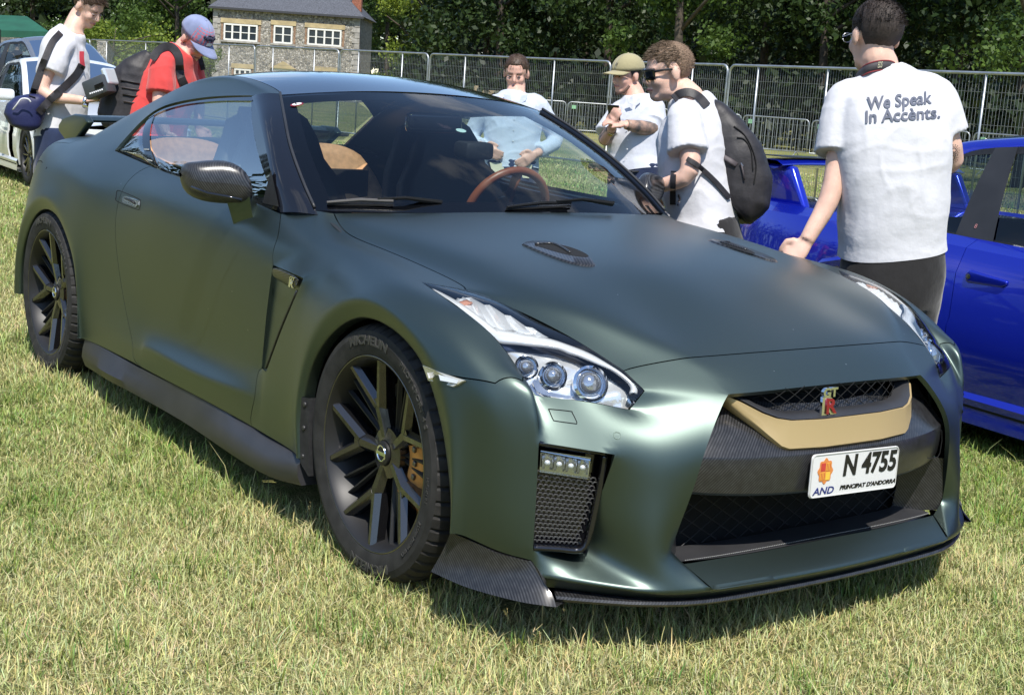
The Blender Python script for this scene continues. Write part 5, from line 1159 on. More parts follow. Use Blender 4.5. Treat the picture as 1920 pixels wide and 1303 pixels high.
def barrier(u0, v0, u1, v1, d0, d1, label):
    a, c = ray(u0, v0, d=d0), ray(u1, v1, d=d1); w = math.hypot(c.x-a.x, c.y-a.y)
    o = thing('crowd_barrier', label, 'barrier', (a.x, a.y, 0), math.atan2(c.y-a.y, c.x-a.x), 'low steel crowd barriers under the trees'); h = 1.1; r = .12
    pts = [(0, 0, .18), (0, 0, h-r)]+[(r-r*math.cos(t), 0, h-r+r*math.sin(t)) for t in (.4, .8, 1.2, 1.57)]+[(w-r+r*math.sin(t), 0, h-r+r*math.cos(t)) for t in (0, .4, .8, 1.2)]+[(w, 0, h-r), (w, 0, .18)]
    B().tube(pts, .020, 6, closed=True).build('frame', GALV, o, sm=True)
    n = 17
    for i in range(1, n): B().tube([(w*i/n, 0, .2), (w*i/n, 0, h)], .008, 5, caps=False).build('bar', GALV, o)
    for t in (.15, .85): B().tube([(w*t, -.32, .02), (w*t, 0, .18), (w*t, .32, .02)], .016, 5).build('foot', GALV, o)
    b = B(); b.box((w*.12, -.02, h-.16), (.14, .01, .12)); b.build('tag_plate', mat('green_tag', (.25, .5, .28), .5) if 'green_tag' not in MATS else MATS['green_tag'], o)
for i, q in enumerate(((975, 183, 1062, 187, 46, 46, 'beside the wooden gate'), (1066, 187, 1160, 190.5, 46, 46, 'behind the man in the cap'), (1166, 190.5, 1255, 194, 44, 44, 'behind the shoulder of the man with sunglasses'), (1300, 195, 1392, 199, 41, 41, 'right behind the backpack straps'), (1396, 199, 1520, 206, 40, 39, 'behind the blue rear wing'), (1526, 206, 1660, 214, 38.5, 37.5, 'behind the man leaning on the bonnet'), (1668, 215, 1822, 226, 37, 35.5, 'behind the tattooed arm'), (1830, 227, 1990, 238, 35, 33.5, 'above the blue car roof'))):
    barrier(*q[:6], 'galvanised crowd barrier with vertical bars '+q[6])
# wooden field gate
def gate():
    a, c = ray(893, 163, d=52), ray(1042, 170, d=52); w = (c-a).length; o = thing('field_gate', 'pale wooden five-bar field gate with a diagonal brace behind the fence', 'gate', (a.x, a.y, 0), math.atan2(c.y-a.y, c.x-a.x)); WD = mat('gate_wood', (.30, .24, .15), .8, var=.3, vscale=9)
    for x in (0, w): b = B(); b.box((x, 0, .70), (.16, .16, 1.45)); b.build('post', WD, o, bevel=.01)
    for i, z in enumerate((.25, .45, .65, .88, 1.22)): b = B(); b.box((w/2, 0, z), (w, .05, .10 if i < 4 else .14)); b.build('rail', WD, o)
    for x in (w*.33, w*.67): b = B(); b.box((x, .06, .72), (.09, .04, 1.05)); b.build('upright', WD, o)
    b = B(); b.tube([(0.1, -.06, .25), (w*.62, -.06, 1.2)], .05, 4); b.build('brace', WD, o)
gate()
# ------------------------------------------------------------------ flint cottage
def flint_mat():
    m = mat('flint_wall', (.3, .28, .25), .85); nt = m.node_tree; N = nt.nodes; L = nt.links; b = N['Principled BSDF']; tc = N.new('ShaderNodeTexCoord')
    vo = N.new('ShaderNodeTexVoronoi'); vo.inputs['Scale'].default_value = 8.5; L.new(tc.outputs['Object'], vo.inputs['Vector']); sp = N.new('ShaderNodeSeparateColor'); L.new(vo.outputs['Color'], sp.inputs[0])
    rp = N.new('ShaderNodeValToRGB'); e = rp.color_ramp.elements; e[0].color = (.13, .13, .13, 1); e[1].color = (.56, .53, .48, 1); x = e.new(.5); x.color = (.33, .31, .275, 1); L.new(sp.outputs[0], rp.inputs[0])
    v2 = N.new('ShaderNodeTexVoronoi'); v2.feature = 'DISTANCE_TO_EDGE'; v2.inputs['Scale'].default_value = 8.5; L.new(tc.outputs['Object'], v2.inputs['Vector']); r2 = N.new('ShaderNodeValToRGB'); r2.color_ramp.elements[0].position = .04; r2.color_ramp.elements[1].position = .12; L.new(v2.outputs['Distance'], r2.inputs[0])
    mx = N.new('ShaderNodeMix'); mx.data_type = 'RGBA'; mx.inputs['A'].default_value = (.40, .36, .29, 1); L.new(r2.outputs[0], mx.inputs['Factor']); L.new(rp.outputs[0], mx.inputs['B']); L.new(mx.outputs['Result'], b.inputs['Base Color'])
    bp = N.new('ShaderNodeBump'); bp.inputs['Strength'].default_value = 1; bp.inputs['Distance'].default_value = .05; L.new(r2.outputs[0], bp.inputs['Height']); L.new(bp.outputs[0], b.inputs['Normal']); return m
def cottage():
    D = 80.0; p0 = ray(397, 150, d=D); p1 = ray(669, 165, d=D); w = math.hypot(p1.x-p0.x, p1.y-p0.y); yaw = math.atan2(p1.y-p0.y, p1.x-p0.x)
    o = thing('flint_cottage', 'two-storey grey flint cottage with white windows and slate roof', 'cottage', (p0.x, p0.y, 0), yaw); inv = Matrix.Rotation(-yaw, 3, 'Z')
    def loc(u, v): q = ray(u, v, d=D)-Vector((p0.x, p0.y, 0)); q = inv@q; return q.x, q.z
    FLINT = flint_mat(); STONE = mat('cut_stone', (.36, .34, .31), .85, var=.2, vscale=4); TANS = mat('lintel_stone', (.45, .36, .20), .8, var=.15, vscale=3); WPAINT = mat('white_joinery', (.78, .77, .72), .5); SLATE = mat('slate', (.075, .08, .095), .55, var=.35, vscale=14); BRICK = mat('red_brick', (.30, .115, .07), .85, var=.35, vscale=10); PANE = mat('window_pane', (.03, .04, .05), .06, spec=.8)
    eave = loc(397, 14)[1]; depth = 6.5
    b = B(); b.box((w/2, depth/2, eave/2), (w, depth, eave)); b.build('wall', FLINT, o)
    nq = 16
    for i in range(nq):
        for x in (0, w): wl = .42 if i % 2 else .28; b = B(); b.box((x+(wl/2-.02 if x == 0 else -wl/2+.02), .02, eave*(i+.5)/nq), (wl, .10, eave/nq-.03)); b.build('quoin', STONE, o)
    zr = eave+3.0; b = B(); e = .25; b.add([(-e, -e, eave), (w+e, -e, eave), (w+e, depth+e, eave), (-e, depth+e, eave), (2.9, depth/2, zr), (w-2.9, depth/2, zr)], [(0, 1, 5, 4), (1, 2, 5), (2, 3, 4, 5), (3, 0, 4), (3, 2, 1, 0)]); rf = b.build('roof', SLATE, o)
    b = B(); b.box((w/2, -e+.02, eave-.05), (w+2*e, .12, .12)); b.build('gutter', mat('gutter', (.05, .05, .055), .5), rf)
    for x in (.75, w-.35): b = B(); b.box((x, 1.2, eave+.9), (.55, .6, 1.9)); b.build('chimney', BRICK, rf)
    def window(u0, v0, u1, v1, lights, rows, lintel):
        x0, z1 = loc(u0, v0); x1, z0 = loc(u1, v1); cx = (x0+x1)/2; W_ = x1-x0; H_ = z1-z0
        wo = bpy.data.objects.new('window', None); link(wo, o)
        b = B(); b.box((cx, -.01, (z0+z1)/2), (W_, .06, H_)); b.build('pane', PANE, wo)
        b = B()
        for s in (-1, 1): b.box((cx+s*(W_/2-.035), -.045, (z0+z1)/2), (.09, .08, H_))
        for z in (z0+.04, z1-.04): b.box((cx, -.05, z), (W_-.11, .085, .09))
        for i in range(1, lights): b.box((x0+W_*i/lights, -.052, (z0+z1)/2), (.10, .07, H_-.10))
        for j in range(1, rows): b.box((cx, -.048, z0+H_*j/rows), (W_-.12, .05, .045))
        b.build('frame', WPAINT, wo)
        b = B(); b.box((cx, -.04, z0-.06), (W_+.35, .16, .10)); b.build('sill', STONE, wo)
        if lintel: b = B(); b.box((cx, -.02, z1+.16), (W_+.40, .10, .26)); b.build('lintel', TANS, wo)
        for s in (-1, 1): b = B(); b.box((cx+s*(W_/2+.12), .0, (z0+z1)/2), (.12, .06, H_)); b.build('reveal', mat('reveal_brick', (.27, .17, .11), .85, var=.3, vscale=9) if 'reveal_brick' not in MATS else MATS['reveal_brick'], wo)
    window(425, 45, 485, 80, 4, 2, 1); window(518, 49, 550, 84, 2, 2, 1); window(581, 54, 641, 89, 4, 2, 1); window(441, 129, 469, 163, 3, 3, 1); window(595, 135, 625, 168, 3, 3, 1)
    x0, z1 = loc(512, 128); x1, _ = loc(553, 128); dr = bpy.data.objects.new('doorway', None); link(dr, o); cx = (x0+x1)/2
    b = B(); b.box((cx, -.05, z1/2), (x1-x0, .14, z1)); b.build('door_case', WPAINT, dr)
    b = B(); b.box((cx, -.13, z1/2-.12), (.80, .05, z1-.3)); b.build('door', mat('door_grey', (.16, .17, .17), .5), dr)
    b = B(); b.add([(x0-.12, -.22, z1), (x1+.12, -.22, z1), (cx, -.22, z1+.42), (x0-.12, 0, z1), (x1+.12, 0, z1), (cx, 0, z1+.42)], [(0, 1, 2), (0, 2, 5, 3), (1, 4, 5, 2), (0, 3, 4, 1)]); b.build('pediment', TANS, dr)
cottage()
# low flint walls
def low_wall(u0, u1, d, h0, h1, label):
    a = ray(u0, 171, d=d); c = ray(u1, 171, d=d+6); w = math.hypot(c.x-a.x, c.y-a.y); o = thing('garden_wall', label, 'wall', (a.x, a.y, 0), math.atan2(c.y-a.y, c.x-a.x))
    b = B(); b.add([(0, 0, 0), (w, 0, 0), (w, 0, h1), (0, 0, h0), (0, .4, 0), (w, .4, 0), (w, .4, h1), (0, .4, h0)], [(0, 1, 2, 3), (5, 4, 7, 6), (3, 2, 6, 7), (4, 0, 3, 7), (1, 5, 6, 2)]); b.build('wall_face', MATS['flint_wall'], o)
    b = B(); b.tube([(0, .2, h0+.04), (w, .2, h1+.04)], .25, 4, flat=.25, up=Vector((0, 0, 1))); b.build('coping', MATS['cut_stone'], o)
low_wall(200, 242, 55, 2.1, 1.0, 'sloping flint garden wall with pale coping behind the red-shirted man'); low_wall(-80, 84, 72, 2.6, 2.6, 'low flint wall behind the green canopy')
# green canopy
def canopy():
    D = 46; o = thing('market_canopy', 'dark green pop-up canopy with a sloping fabric roof', 'canopy', ray(30, 110, d=D)*1.0); o.location.z = 0; L0 = o.location.copy()
    G_ = mat('green_canvas', (.012, .085, .050), .7, var=.15, vscale=2); q = lambda u, v, dd=0: ray(u, v, d=D+dd)-Vector((L0.x, L0.y, 0))
    A, Bp, Cc, Dd = q(-60, 56), q(92, 60), q(70, 50, 3.2), q(-60, 47, 3.2); a1, a2 = q(-60, 26, 1.6), q(50, 31, 1.6)
    b = B(); b.add([A, Bp, Cc, Dd, a1, a2], [(0, 1, 5, 4), (1, 2, 5), (2, 3, 4, 5)]); b.build('roof', G_, o)
    b = B(); b.add([A, Bp, Bp-Vector((0, 0, .22)), A-Vector((0, 0, .22))], [(0, 1, 2, 3)]); b.build('valance', G_, o)
    for p in (Bp, q(0, 56)): b = B(); b.tube([(p.x, p.y, 0), (p.x, p.y, p.z)], .03, 6); b.build('pole', BLACKP, o)
canopy()
# ------------------------------------------------------------------ other cars (one lofted coupe / saloon body, painted and sized per car)
BLUE = mat('royal_blue_paint', (.008, .022, .46), .20, .5, coat=1, coat_rough=.03); WHITEP = mat('white_paint', (.72, .73, .72), .22, .0, coat=1); GREYP = mat('grey_paint', (.25, .27, .30), .25, .6, coat=1)
GLASS2 = glass_mat('tinted_glass', (.55, .62, .60), gain=1.2)
def simple_wheel(parent, x, y, r, spokes, s):
    o = bpy.data.objects.new('wheel', None); link(o, parent); A = frame_at((x, y, r), (1, 0, 0), (0, s, 0))
    b = B(); b.lathe([(r*.70, -.004), (r*.74, .008), (r*.86, .012), (r*.95, .002), (r, -.03), (r, -.19), (r*.9, -.22), (r*.7, -.22)], A, 40); b.build('tyre', RUBBER, o, sm=35)
    b = B(); b.lathe([(r*.72, .0), (r*.69, .004), (r*.67, -.01), (r*.64, -.12), (0, -.13)], A, 40); b.build('rim', RIMD, o, sm=35)
    for i in range(spokes):
        a = 2*math.pi*i/spokes; b = B(); d = Vector((math.cos(a), math.sin(a), 0)); bar(b, A@(d*.03+Vector((0, 0, -.02))), A@(d*r*.685+Vector((0, 0, -.004))), .035, .022, .03, .03, (A.to_3x3()@Vector((0, 0, 1))), .4); b.build('spoke', [RIMM, RIMS], o)
def coupe(name, label, paint, loc, yaw, wing=False, zs=1.0, spokes=10, detail=True):
    o = thing(name, label, 'car', loc, yaw); WBs = -2.665
    def arch(x, cx): d = abs(x-cx); return .345+math.sqrt(max(0, .365**2-d*d)) if d < .364 else .20
    xs = [-3.74, -3.60, -3.35, -3.04, -3.025, -2.95, -2.83, -2.665, -2.50, -2.38, -2.305, -2.29, -2.13, -1.98, -1.7, -1.4, -1.1, -.82, -.55, -.385, -.36, -.28, -.15, 0, .15, .28, .36, .385, .55, .72, .82]
    wid = lambda x: .872+(.008 if abs(x+2.665) < .5 else 0)-.010*math.exp(-((x+1.2)/.6)**2)-(.45*max(0, -3.30-x)**1.6)-(.6*max(0, x-.35)**1.7)
    rows = []
    for x in xs:
        zb = max(arch(x, 0), arch(x, WBs)); w = wid(x); zt = .905+.03*max(0, min(1, (-1.6-x)/1.2))-.20*max(0, min(1, (x+.75)/1.5))**1.1; cz = max(zb+.03, .535-.05*max(0, x)); c2 = max(zb+.06, .70)
        rows.append([(x, w-.02-(.02 if zb < .21 else 0), zb), (x, w-.004, zb+(cz-zb)*.5), (x, w, cz), (x, w-.012, cz+.012+(c2-cz)*.15), (x, w-.018, c2+(zt-c2)*.35), (x, w-.060, zt-.035), (x, w-.125, zt)])
    def shell(x0, x1, nm, mt, s, gap=0):
        sel = [r for r in rows if x0-1e-6 <= r[0][0] <= x1+1e-6]
        b = B(); b.grid([[(p[0], s*p[1], p[2]*zs) for p in r] for r in sel], flip=(s > 0)); return b.build(nm, mt, o, sm=25, solid=.02)
    for s in (-1, 1):
        for nm, a, c in (('rear_quarter', -3.74, -1.98), ('door', -1.975, -.82), ('front_wing', -.815, .82)):
            if nm == 'door':
                r2 = [[(x_, y_, z_) for x_, y_, z_ in r] for r in rows if -1.99 <= r[0][0] <= -.80]; b = B(); b.grid([[(p[0]+(.004 if p[0] < -1.9 else (-.004 if p[0] > -.9 else 0)), s*(p[1]+.001), p[2]*zs) for p in r] for r in r2], flip=(s > 0)); dr = b.build('door', paint, o, sm=25, solid=.02)
                # shut lines
                for xx in (-1.98, -.82):
                    r0 = min(rows, key=lambda q: abs(q[0][0]-xx)); b = B(); b.tube([(p[0], s*(p[1]+.0015), p[2]*zs) for p in r0], .0035, 5); b.build('shut_line', BLACKM, dr)
                M = Matrix(((1, 0, 0, -1.84), (0, 0, s, s*.852), (0, 1, 0, .775*zs), (0, 0, 0, 1))); b = B(); b.prism([(-.075, -.022), (-.06, -.03), (.13, -.022), (.155, -.008), (.155, .010), (-.06, .028), (-.08, .01)], M, .028); hd = b.build('handle', paint, dr, bevel=.008, seg=3, sm=40)
                b = B(); b.prism([(-.055, -.03), (.10, -.03), (.07, -.058), (-.01, -.062)], M, .006); b.build('handle_recess', BLACKP, hd); b = B(); b.lathe([(.012, .03), (0, .031)], M@Matrix.Translation((-.055, 0, 0)), 12); b.build('lock', SILVER, hd)
            else: shell(a, c, nm, paint, s)
        b = B(); X = [-2.27, -1.9, -1.4, -.9, -.40]; b.grid([[(x, s*y_, z_*zs) for x in X] for y_, z_ in ((.80, .25), (.862, .262), (.880, .235), (.868, .20), (.874, .165), (.872, .125), (.84, .110), (.6, .11))], flip=(s < 0)); sk = b.build('side_skirt', paint, o, sm=35)
        b = B(); b.box((-1.34, s*.864, .205*zs), (1.8, .012, .022)); b.build('skirt_slot', BLACKM, sk)
        # glass house
        belt = [(-2.62, .735, .930), (-2.30, .748, .922), (-1.98, .750, .912), (-1.5, .750, .905), (-1.0, .748, .900), (-.70, .735, .895)]
        top = [(-2.05, .585, 1.215), (-1.95, .580, 1.24), (-1.78, .578, 1.258), (-1.5, .580, 1.268), (-1.2, .590, 1.245), (-.74, .725, .91)]
        lift = lambda P: [(x_-(.24 if -2.3 < x_ < -1.1 else 0), y_, z_ if z_ < .95 else .92+(z_-.92)*1.27) for x_, y_, z_ in P]
        top = lift(top)
        Bc, Tc = spline(belt, 5), spline(top, 5)
        def gl(i0, i1, t0, t1, off):
            return [[Vector((p.x, s*(p.y+off), p.z*zs)) for p in (Bc[i].lerp(Tc[i], t0+(t1-t0)*k/5)+Vector((0, .012*math.sin(math.pi*(t0+(t1-t0)*k/5)), 0)) for i in range(i0, i1+1))] for k in range(6)]
        b = B(); b.grid(gl(2, 8, .05, .93, 0)); b.build('quarter_window', GLASS2, o, sm=True)
        b = B(); b.grid(gl(11, 24, .05, .93, 0)); b.build('door_window', GLASS2, o, sm=True)
        b = B(); b.grid(gl(8, 11, 0, 1, .006)); b.build('pillar', SATINB, o, sm=True)
        b = B(); b.grid(gl(0, 25, -.02, .06, .004)); b.grid(gl(0, 25, .93, 1.0, .003)); b.grid(gl(0, 2, 0, 1, .003)); b.build('window_surround', BLACKP, o, sm=40)
        R_ = [(-2.75, .60, .965), (-2.52, .570, 1.08), (-2.20, .530, 1.235), (-1.85, .515, 1.288), (-1.5, .515, 1.305), (-1.2, .53, 1.285), (-.72, .66, .945)]
        R_ = lift(R_)
        Rc = spline(R_, 5); Tt = spline([(-2.72, .735, .935)]+[(-2.48, .680, 1.10)]+top[0:1]+[top[2], top[3], top[4], top[5]], 5)
        b = B(); b.grid([[Vector((p.x, s*p.y, p.z*zs)) for p in c] for c in (Tt, [p.lerp(q, .5)+Vector((0, .012, .012)) for p, q in zip(Tt, Rc)], Rc)], flip=(s < 0)); b.build('roof_rail', paint, o, sm=50)
        for cx in (0, WBs): simple_wheel(o, cx, s*.855, .325, spokes, s)
        b = B()
        for cx in (0, WBs): b.lathe([(.36, .28), (.37, 0), (0, 0)], frame_at((cx, s*.55, .345), (1, 0, 0), (0, s, 0)), 28, a0=(0 if s < 0 else math.pi), a1=(math.pi if s < 0 else 2*math.pi))
        b.v = [Vector(v) for v in b.v]; tag(b.build('wheel_liner', BLACKM, o), kind='stuff')
        b = B(); b.box((-.72, s*.93, .99*zs), (.12, .20, .13)); b.build('door_mirror', paint, o, bevel=.04, seg=3, sm=40)
    mid = lambda c, n=8: [[Vector((p.x, p.y*(1-2*k/n), (p.z+.045*(1-(1-2*k/n)**2))*zs)) for p in c] for k in range(n+1)]
    Rc = spline(R_, 5); ir, iw = 10, 26
    b = B(); b.grid(mid(Rc[10:26])); b.build('roof', paint, o, sm=40); b = B(); b.grid(mid(Rc[:11])); b.build('rear_screen', GLASS2, o, sm=True); b = B(); b.grid(mid(Rc[25:])); b.build('windscreen', GLASS2, o, sm=True)
    top_edge = [r[-1] for r in rows]
    bt = [p for p in top_edge if p[0] <= -2.6]; b = B(); b.grid([[(p[0], p[1]*k, (p[2]+.035*(1-k*k)*(1 if p[0] > -3.6 else .4))*zs) for p in bt] for k in (-1, -.8, -.4, 0, .4, .8, 1)], flip=True); b.build('boot_lid', paint, o, sm=40)
    bt = [p for p in top_edge if p[0] >= -.82]; b = B(); b.grid([[(p[0], p[1]*k, (p[2]+.06*(1-k*k))*zs) for p in bt] for k in (-1, -.8, -.4, 0, .4, .8, 1)], flip=True); b.build('bonnet', paint, o, sm=40)
    for e, nm in ((rows[0], 'rear_bumper'), (rows[-1], 'front_bumper')):
        sx = -1 if nm[0] == 'r' else 1; b = B(); b.grid([[(e[0][0]+sx*.10*(1-k*k), p[1]*k, p[2]*zs) for p in e] for k in (-1, -.7, -.35, 0, .35, .7, 1)], flip=(sx > 0)); b.build(nm, paint, o, sm=40)
    b = B(); b.box((-1.4, 0, .19), (4.0, 1.4, .06)); b.box((-1.5, 0, .55), (1.9, 1.45, .5)); b.box((.15, 0, .45), (.9, 1.0, .35)); b.box((-3.1, 0, .5), (.9, 1.0, .5)); b.build('cabin_tub', BLACKM, o)
    for y in (-.36, .36): b = B(); b.box((-1.75, y, .82*zs), (.16, .46, .60)); b.box((-1.80, y, 1.12*zs), (.10, .26, .16)); b.build('seat', DARKLEA, o, bevel=.05, seg=3, sm=40)
    return o
# blue coupe, parked nose to the right beside the green one
_h = ray(1842, 508, d=6.05); YB = math.radians(-6.0)
_off = Matrix.Rotation(YB, 3, 'Z')@Vector((-1.84, -.86, .775)); BL = Vector(_h)-_off; BL.z = gz(BL.x-1.5, BL.y)
BCAR = coupe('saloon_coupe', 'glossy royal blue two-door coupe with a raised rear wing beside the green car', BLUE, BL, YB, spokes=5)
def blue_extras():
    o = BCAR; w = bpy.data.objects.new('rear_wing', None); link(w, o)
    prof = [(0, 0), (.05, .022), (.16, .026), (.27, .012), (.28, .0), (.18, -.02), (.06, -.022), (0, 0)]
    b = B(); b.grid([[(-3.42-dx, y, 1.165+dz-.015*(abs(y)/.7)**4) for y in [-.70+.1*i for i in range(15)]] for dx, dz in prof]); b.build('wing_blade', BLUE, w, sm=40)
    b = B(); b.box((-3.56, 0, 1.194), (.20, 1.34, .004)); b.build('wing_top_panel', CARBON, w)
    for s in (-1, 1):
        b = B(); M = Matrix(((1, 0, 0, 0), (0, 0, s, s*.60), (0, 1, 0, 0), (0, 0, 0, 1))); b.prism([(-3.26, .93), (-3.40, 1.15), (-3.68, 1.15), (-3.66, .94)], M, .06); b.build('wing_stand', BLUE, w, bevel=.02, seg=3, sm=40)
    # fuel flap, badge print on the pillar
    P_ = []
    for k in range(28):
        a = 2*math.pi*k/28; P_.append((-2.93+.10*(abs(math.cos(a))**.5)*(1 if math.cos(a) > 0 else -1), -.865-.004+.0*k, .80+.075*(abs(math.sin(a))**.5)*(1 if math.sin(a) > 0 else -1)))
    P_ = [(x, -(.872+.008-.018-.075*max(0, (z-.80)/.10)*.35), z) for x, _, z in P_]; B().tube(P_, .003, 5, closed=True).build('fuel_flap_seam', mat('seam_blue', (.004, .006, .10), .5), o)  # flap seam drawn as a thin dark blue line
    M = frame_at((-1.755, -.752, .925), (1, 0, -.05), (0, -1, .45)); text('pillar_print', 'NISMO', .018, M, mat('print_grey', (.5, .5, .5), .5), o, .0004)
    b = B(); b.box((-1.70, -.755, .927), (.012, .004, .010)); b.build('pillar_print_dot', RED, o)
    M = frame_at((-2.02, -.735, .985), (1, 0, 0), (0, -1, .4)); text('window_sticker', '8', .03, M, mat('sticker_pink', (.45, .2, .2), .5), o, .0004)
blue_extras()
_h = ray(50, 296, d=15.2); YW = math.radians(-3); _off = Matrix.Rotation(YW, 3, 'Z')@Vector((0, -.86, .325)); WL = Vector(_h)-_off; WL.z = -.06
WCAR = coupe('low_coupe', 'white low coupe with black multi-spoke wheels behind the boy', WHITEP, WL, YW, zs=.97, spokes=12)
_h = ray(150, 190, d=22.0); coupe('estate_car', 'silver-grey car parked behind the white coupe', GREYP, (_h.x+1.2, _h.y, -.02), math.radians(10), zs=1.16, spokes=5)
# ------------------------------------------------------------------ people
CFH = Vector((CF.x, CF.y, 0)).normalized(); CRH = Vector((CFH.y, -CFH.x, 0)); ZUP = Vector((0, 0, 1))
def skin_mat(name, c): return mat(name, c, .5, spec=.4, var=.10, vscale=18, sss=.12, bump=.04, bscale=120)
SKIN1 = skin_mat('skin_fair', (.68, .44, .34)); SKIN2 = skin_mat('skin_ruddy', (.66, .39, .30)); SKIN3 = skin_mat('skin_tanned', (.58, .36, .26))
LIP = mat('lip', (.42, .17, .14), .5); EYEW = mat('eye_white', (.45, .36, .32), .35); EYED = mat('eye_dark', (.03, .02, .015), .15)
def cloth_mat(name, c, var=.05): return mat(name, c, .85, spec=.2, sheen=.25, var=var, vscale=6, bump=.30, bscale=26)
TEE = cloth_mat('white_cotton', (.60, .60, .625), .02); REDT = cloth_mat('red_cotton', (.62, .065, .060)); BLUES = cloth_mat('pale_blue_linen', (.50, .55, .65), .04); WSHIRT = cloth_mat('white_linen', (.57, .59, .65), .03)
JEANS = cloth_mat('dark_denim', (.018, .028, .065), .3); BLKT = cloth_mat('black_cotton', (.018, .017, .017), .2); CREAM = cloth_mat('cream_cotton', (.55, .52, .38)); NYLON = mat('black_nylon', (.022, .020, .022), .55, var=.25, vscale=30, bump=.1, bscale=90); NYLONG = mat('grey_nylon', (.075, .062, .066), .6)
NAVY = mat('navy_nylon', (.016, .020, .075), .5, bump=.08, bscale=100)
def ell(b, c, R3, rad, n=14, m=10):
    vs = [c+R3@Vector((0, 0, rad[2]))]+[c+R3@Vector((rad[0]*math.sin(math.pi*i/m)*math.cos(2*math.pi*j/n), rad[1]*math.sin(math.pi*i/m)*math.sin(2*math.pi*j/n), rad[2]*math.cos(math.pi*i/m))) for i in range(1, m) for j in range(n)]+[c-R3@Vector((0, 0, rad[2]))]
    fs = [(0, 1+j, 1+(j+1) % n) for j in range(n)]+[(1+i*n+j, 1+(i+1)*n+j, 1+(i+1)*n+(j+1) % n, 1+i*n+(j+1) % n) for i in range(m-2) for j in range(n)]
    k = 1+(m-2)*n; fs += [(k+j, len(vs)-1, k+(j+1) % n) for j in range(n)]; b.add(vs, fs)
def fuse(b, name, mt, parent, voxel, smooth_it=4, folds=None):
    """fuse overlapping closed shapes into one continuous skin"""
    o = mesh(name, b.v, b.f, mt, parent); m = o.modifiers.new('r', 'REMESH'); m.mode = 'VOXEL'; m.voxel_size = voxel; m.use_smooth_shade = True
    if smooth_it: q = o.modifiers.new('s', 'SMOOTH'); q.iterations = smooth_it; q.factor = .5
    bake(o); me = o.data
    if folds:
        n = len(me.vertices); co = np.empty(n*3); me.vertices.foreach_get('co', co); co = co.reshape(-1, 3); no = np.empty(n*3); me.vertices.foreach_get('normal', no); no = no.reshape(-1, 3)
        co += no*np.array([folds(Vector(c)) for c in co])[:, None]; me.vertices.foreach_set('co', co.ravel()); me.update()
    smooth(me); return o
def basis(f, up=ZUP):
    f = f.normalized(); l = up.cross(f).normalized(); u = f.cross(l); return Matrix((f, l, u)).transposed()
def head_shapes(b, c, Rm, s=1.0):
    T = lambda x, y, z: c+Rm@(Vector((x, y, z))*s)
    E = lambda p, r: ell(b, T(*p), Rm, tuple(q*s for q in r))
    E((-.012, 0, .032), (.100, .079, .088)); E((.022, 0, -.030), (.070, .062, .088)); E((.056, 0, -.088), (.034, .036, .028)); E((.066, 0, .026), (.024, .054, .014)); E((.020, 0, -.070), (.06, .058, .045))
    for s_ in (-1, 1): E((.056, s_*.036, -.028), (.032, .026, .030)); E((-.008, s_*.082, -.008), (.020, .010, .031)); E((.088, s_*.011, -.036), (.012, .009, .009))
    b.tube([T(.082, 0, .012), T(.100, 0, -.014), T(.109, 0, -.033)], [.009*s, .011*s, .0125*s], 8); E((.084, 0, -.062), (.014, .024, .012))
def face_parts(o, c, Rm, s=1.0, brow=None, eyes=True):
    T = lambda x, y, z: c+Rm@(Vector((x, y, z))*s)
    for y in (-1, 1):
        if eyes:
            b = B(); ell(b, T(.0815, y*.031, .001), Rm, (.008*s, .0105*s, .0036*s)); e = b.build('eye', EYEW, o, sm=True)
            b = B(); ell(b, T(.0872, y*.031, .000), Rm, (.0036*s, .0065*s, .0042*s)); b.build('iris', EYED, e, sm=True)
        b = B(); b.tube([T(.088, y*.013, .017), T(.0925, y*.030, .0225), T(.080, y*.050, .017)], [.002*s, .0032*s, .0018*s], 6); b.build('eyebrow', brow or EYED, o, sm=True)
    b = B(); b.tube([T(.084, -.026, -.0625), T(.0975, 0, -.060), T(.084, .026, -.0625)], [.003*s, .006*s, .003*s], 6); b.build('mouth', LIP, o, sm=True)
def hair(o, c, Rm, mt, s=1.0, top=.020, front=.30, side=-.02, back=-.075, wild=.006, fringe=0.0, name='hair'):
    """cap of hair: radius a little outside the skull, cut at a hairline; tufts give an uneven edge"""
    rs = random.Random(int(abs(c.x*1000))); rows = []
    nphi, nth = 40, 14
    for i in range(nphi+1):
        ph = 2*math.pi*i/nphi; f = math.cos(ph); zl = back if f < -.3 else (side if abs(f) <= .45 else None)
        if zl is None: zl = (.078-fringe) if f > .75 else (.045-fringe*.5 if f > .45 else side)
        if abs(f) <= .45 and f > -.3: zl = side+.030*(1 if -.15 < f < .25 else 0)
        th1 = math.acos(max(-1, min(1, (zl-.032)/.098))); r = []
        for j in range(nth+1):
            th = th1*j/nth; k = top*(1-.80*(j/nth)**1.6)+wild*(mnoise.noise(Vector((math.cos(ph)*9*math.sin(th)+c.x, math.sin(ph)*9*math.sin(th), th*6)))+.25*rs.uniform(-1, 1)); k = max(.003, k) if j < nth else -.004
            r.append(c+Rm@(Vector((-.012+(.100+k)*math.sin(th)*math.cos(ph), (.079+k)*math.sin(th)*math.sin(ph), .032+(.088+k)*math.cos(th)))*s))
        rows.append(r)
    return B().grid(rows).build(name, mt, o, sm=True)
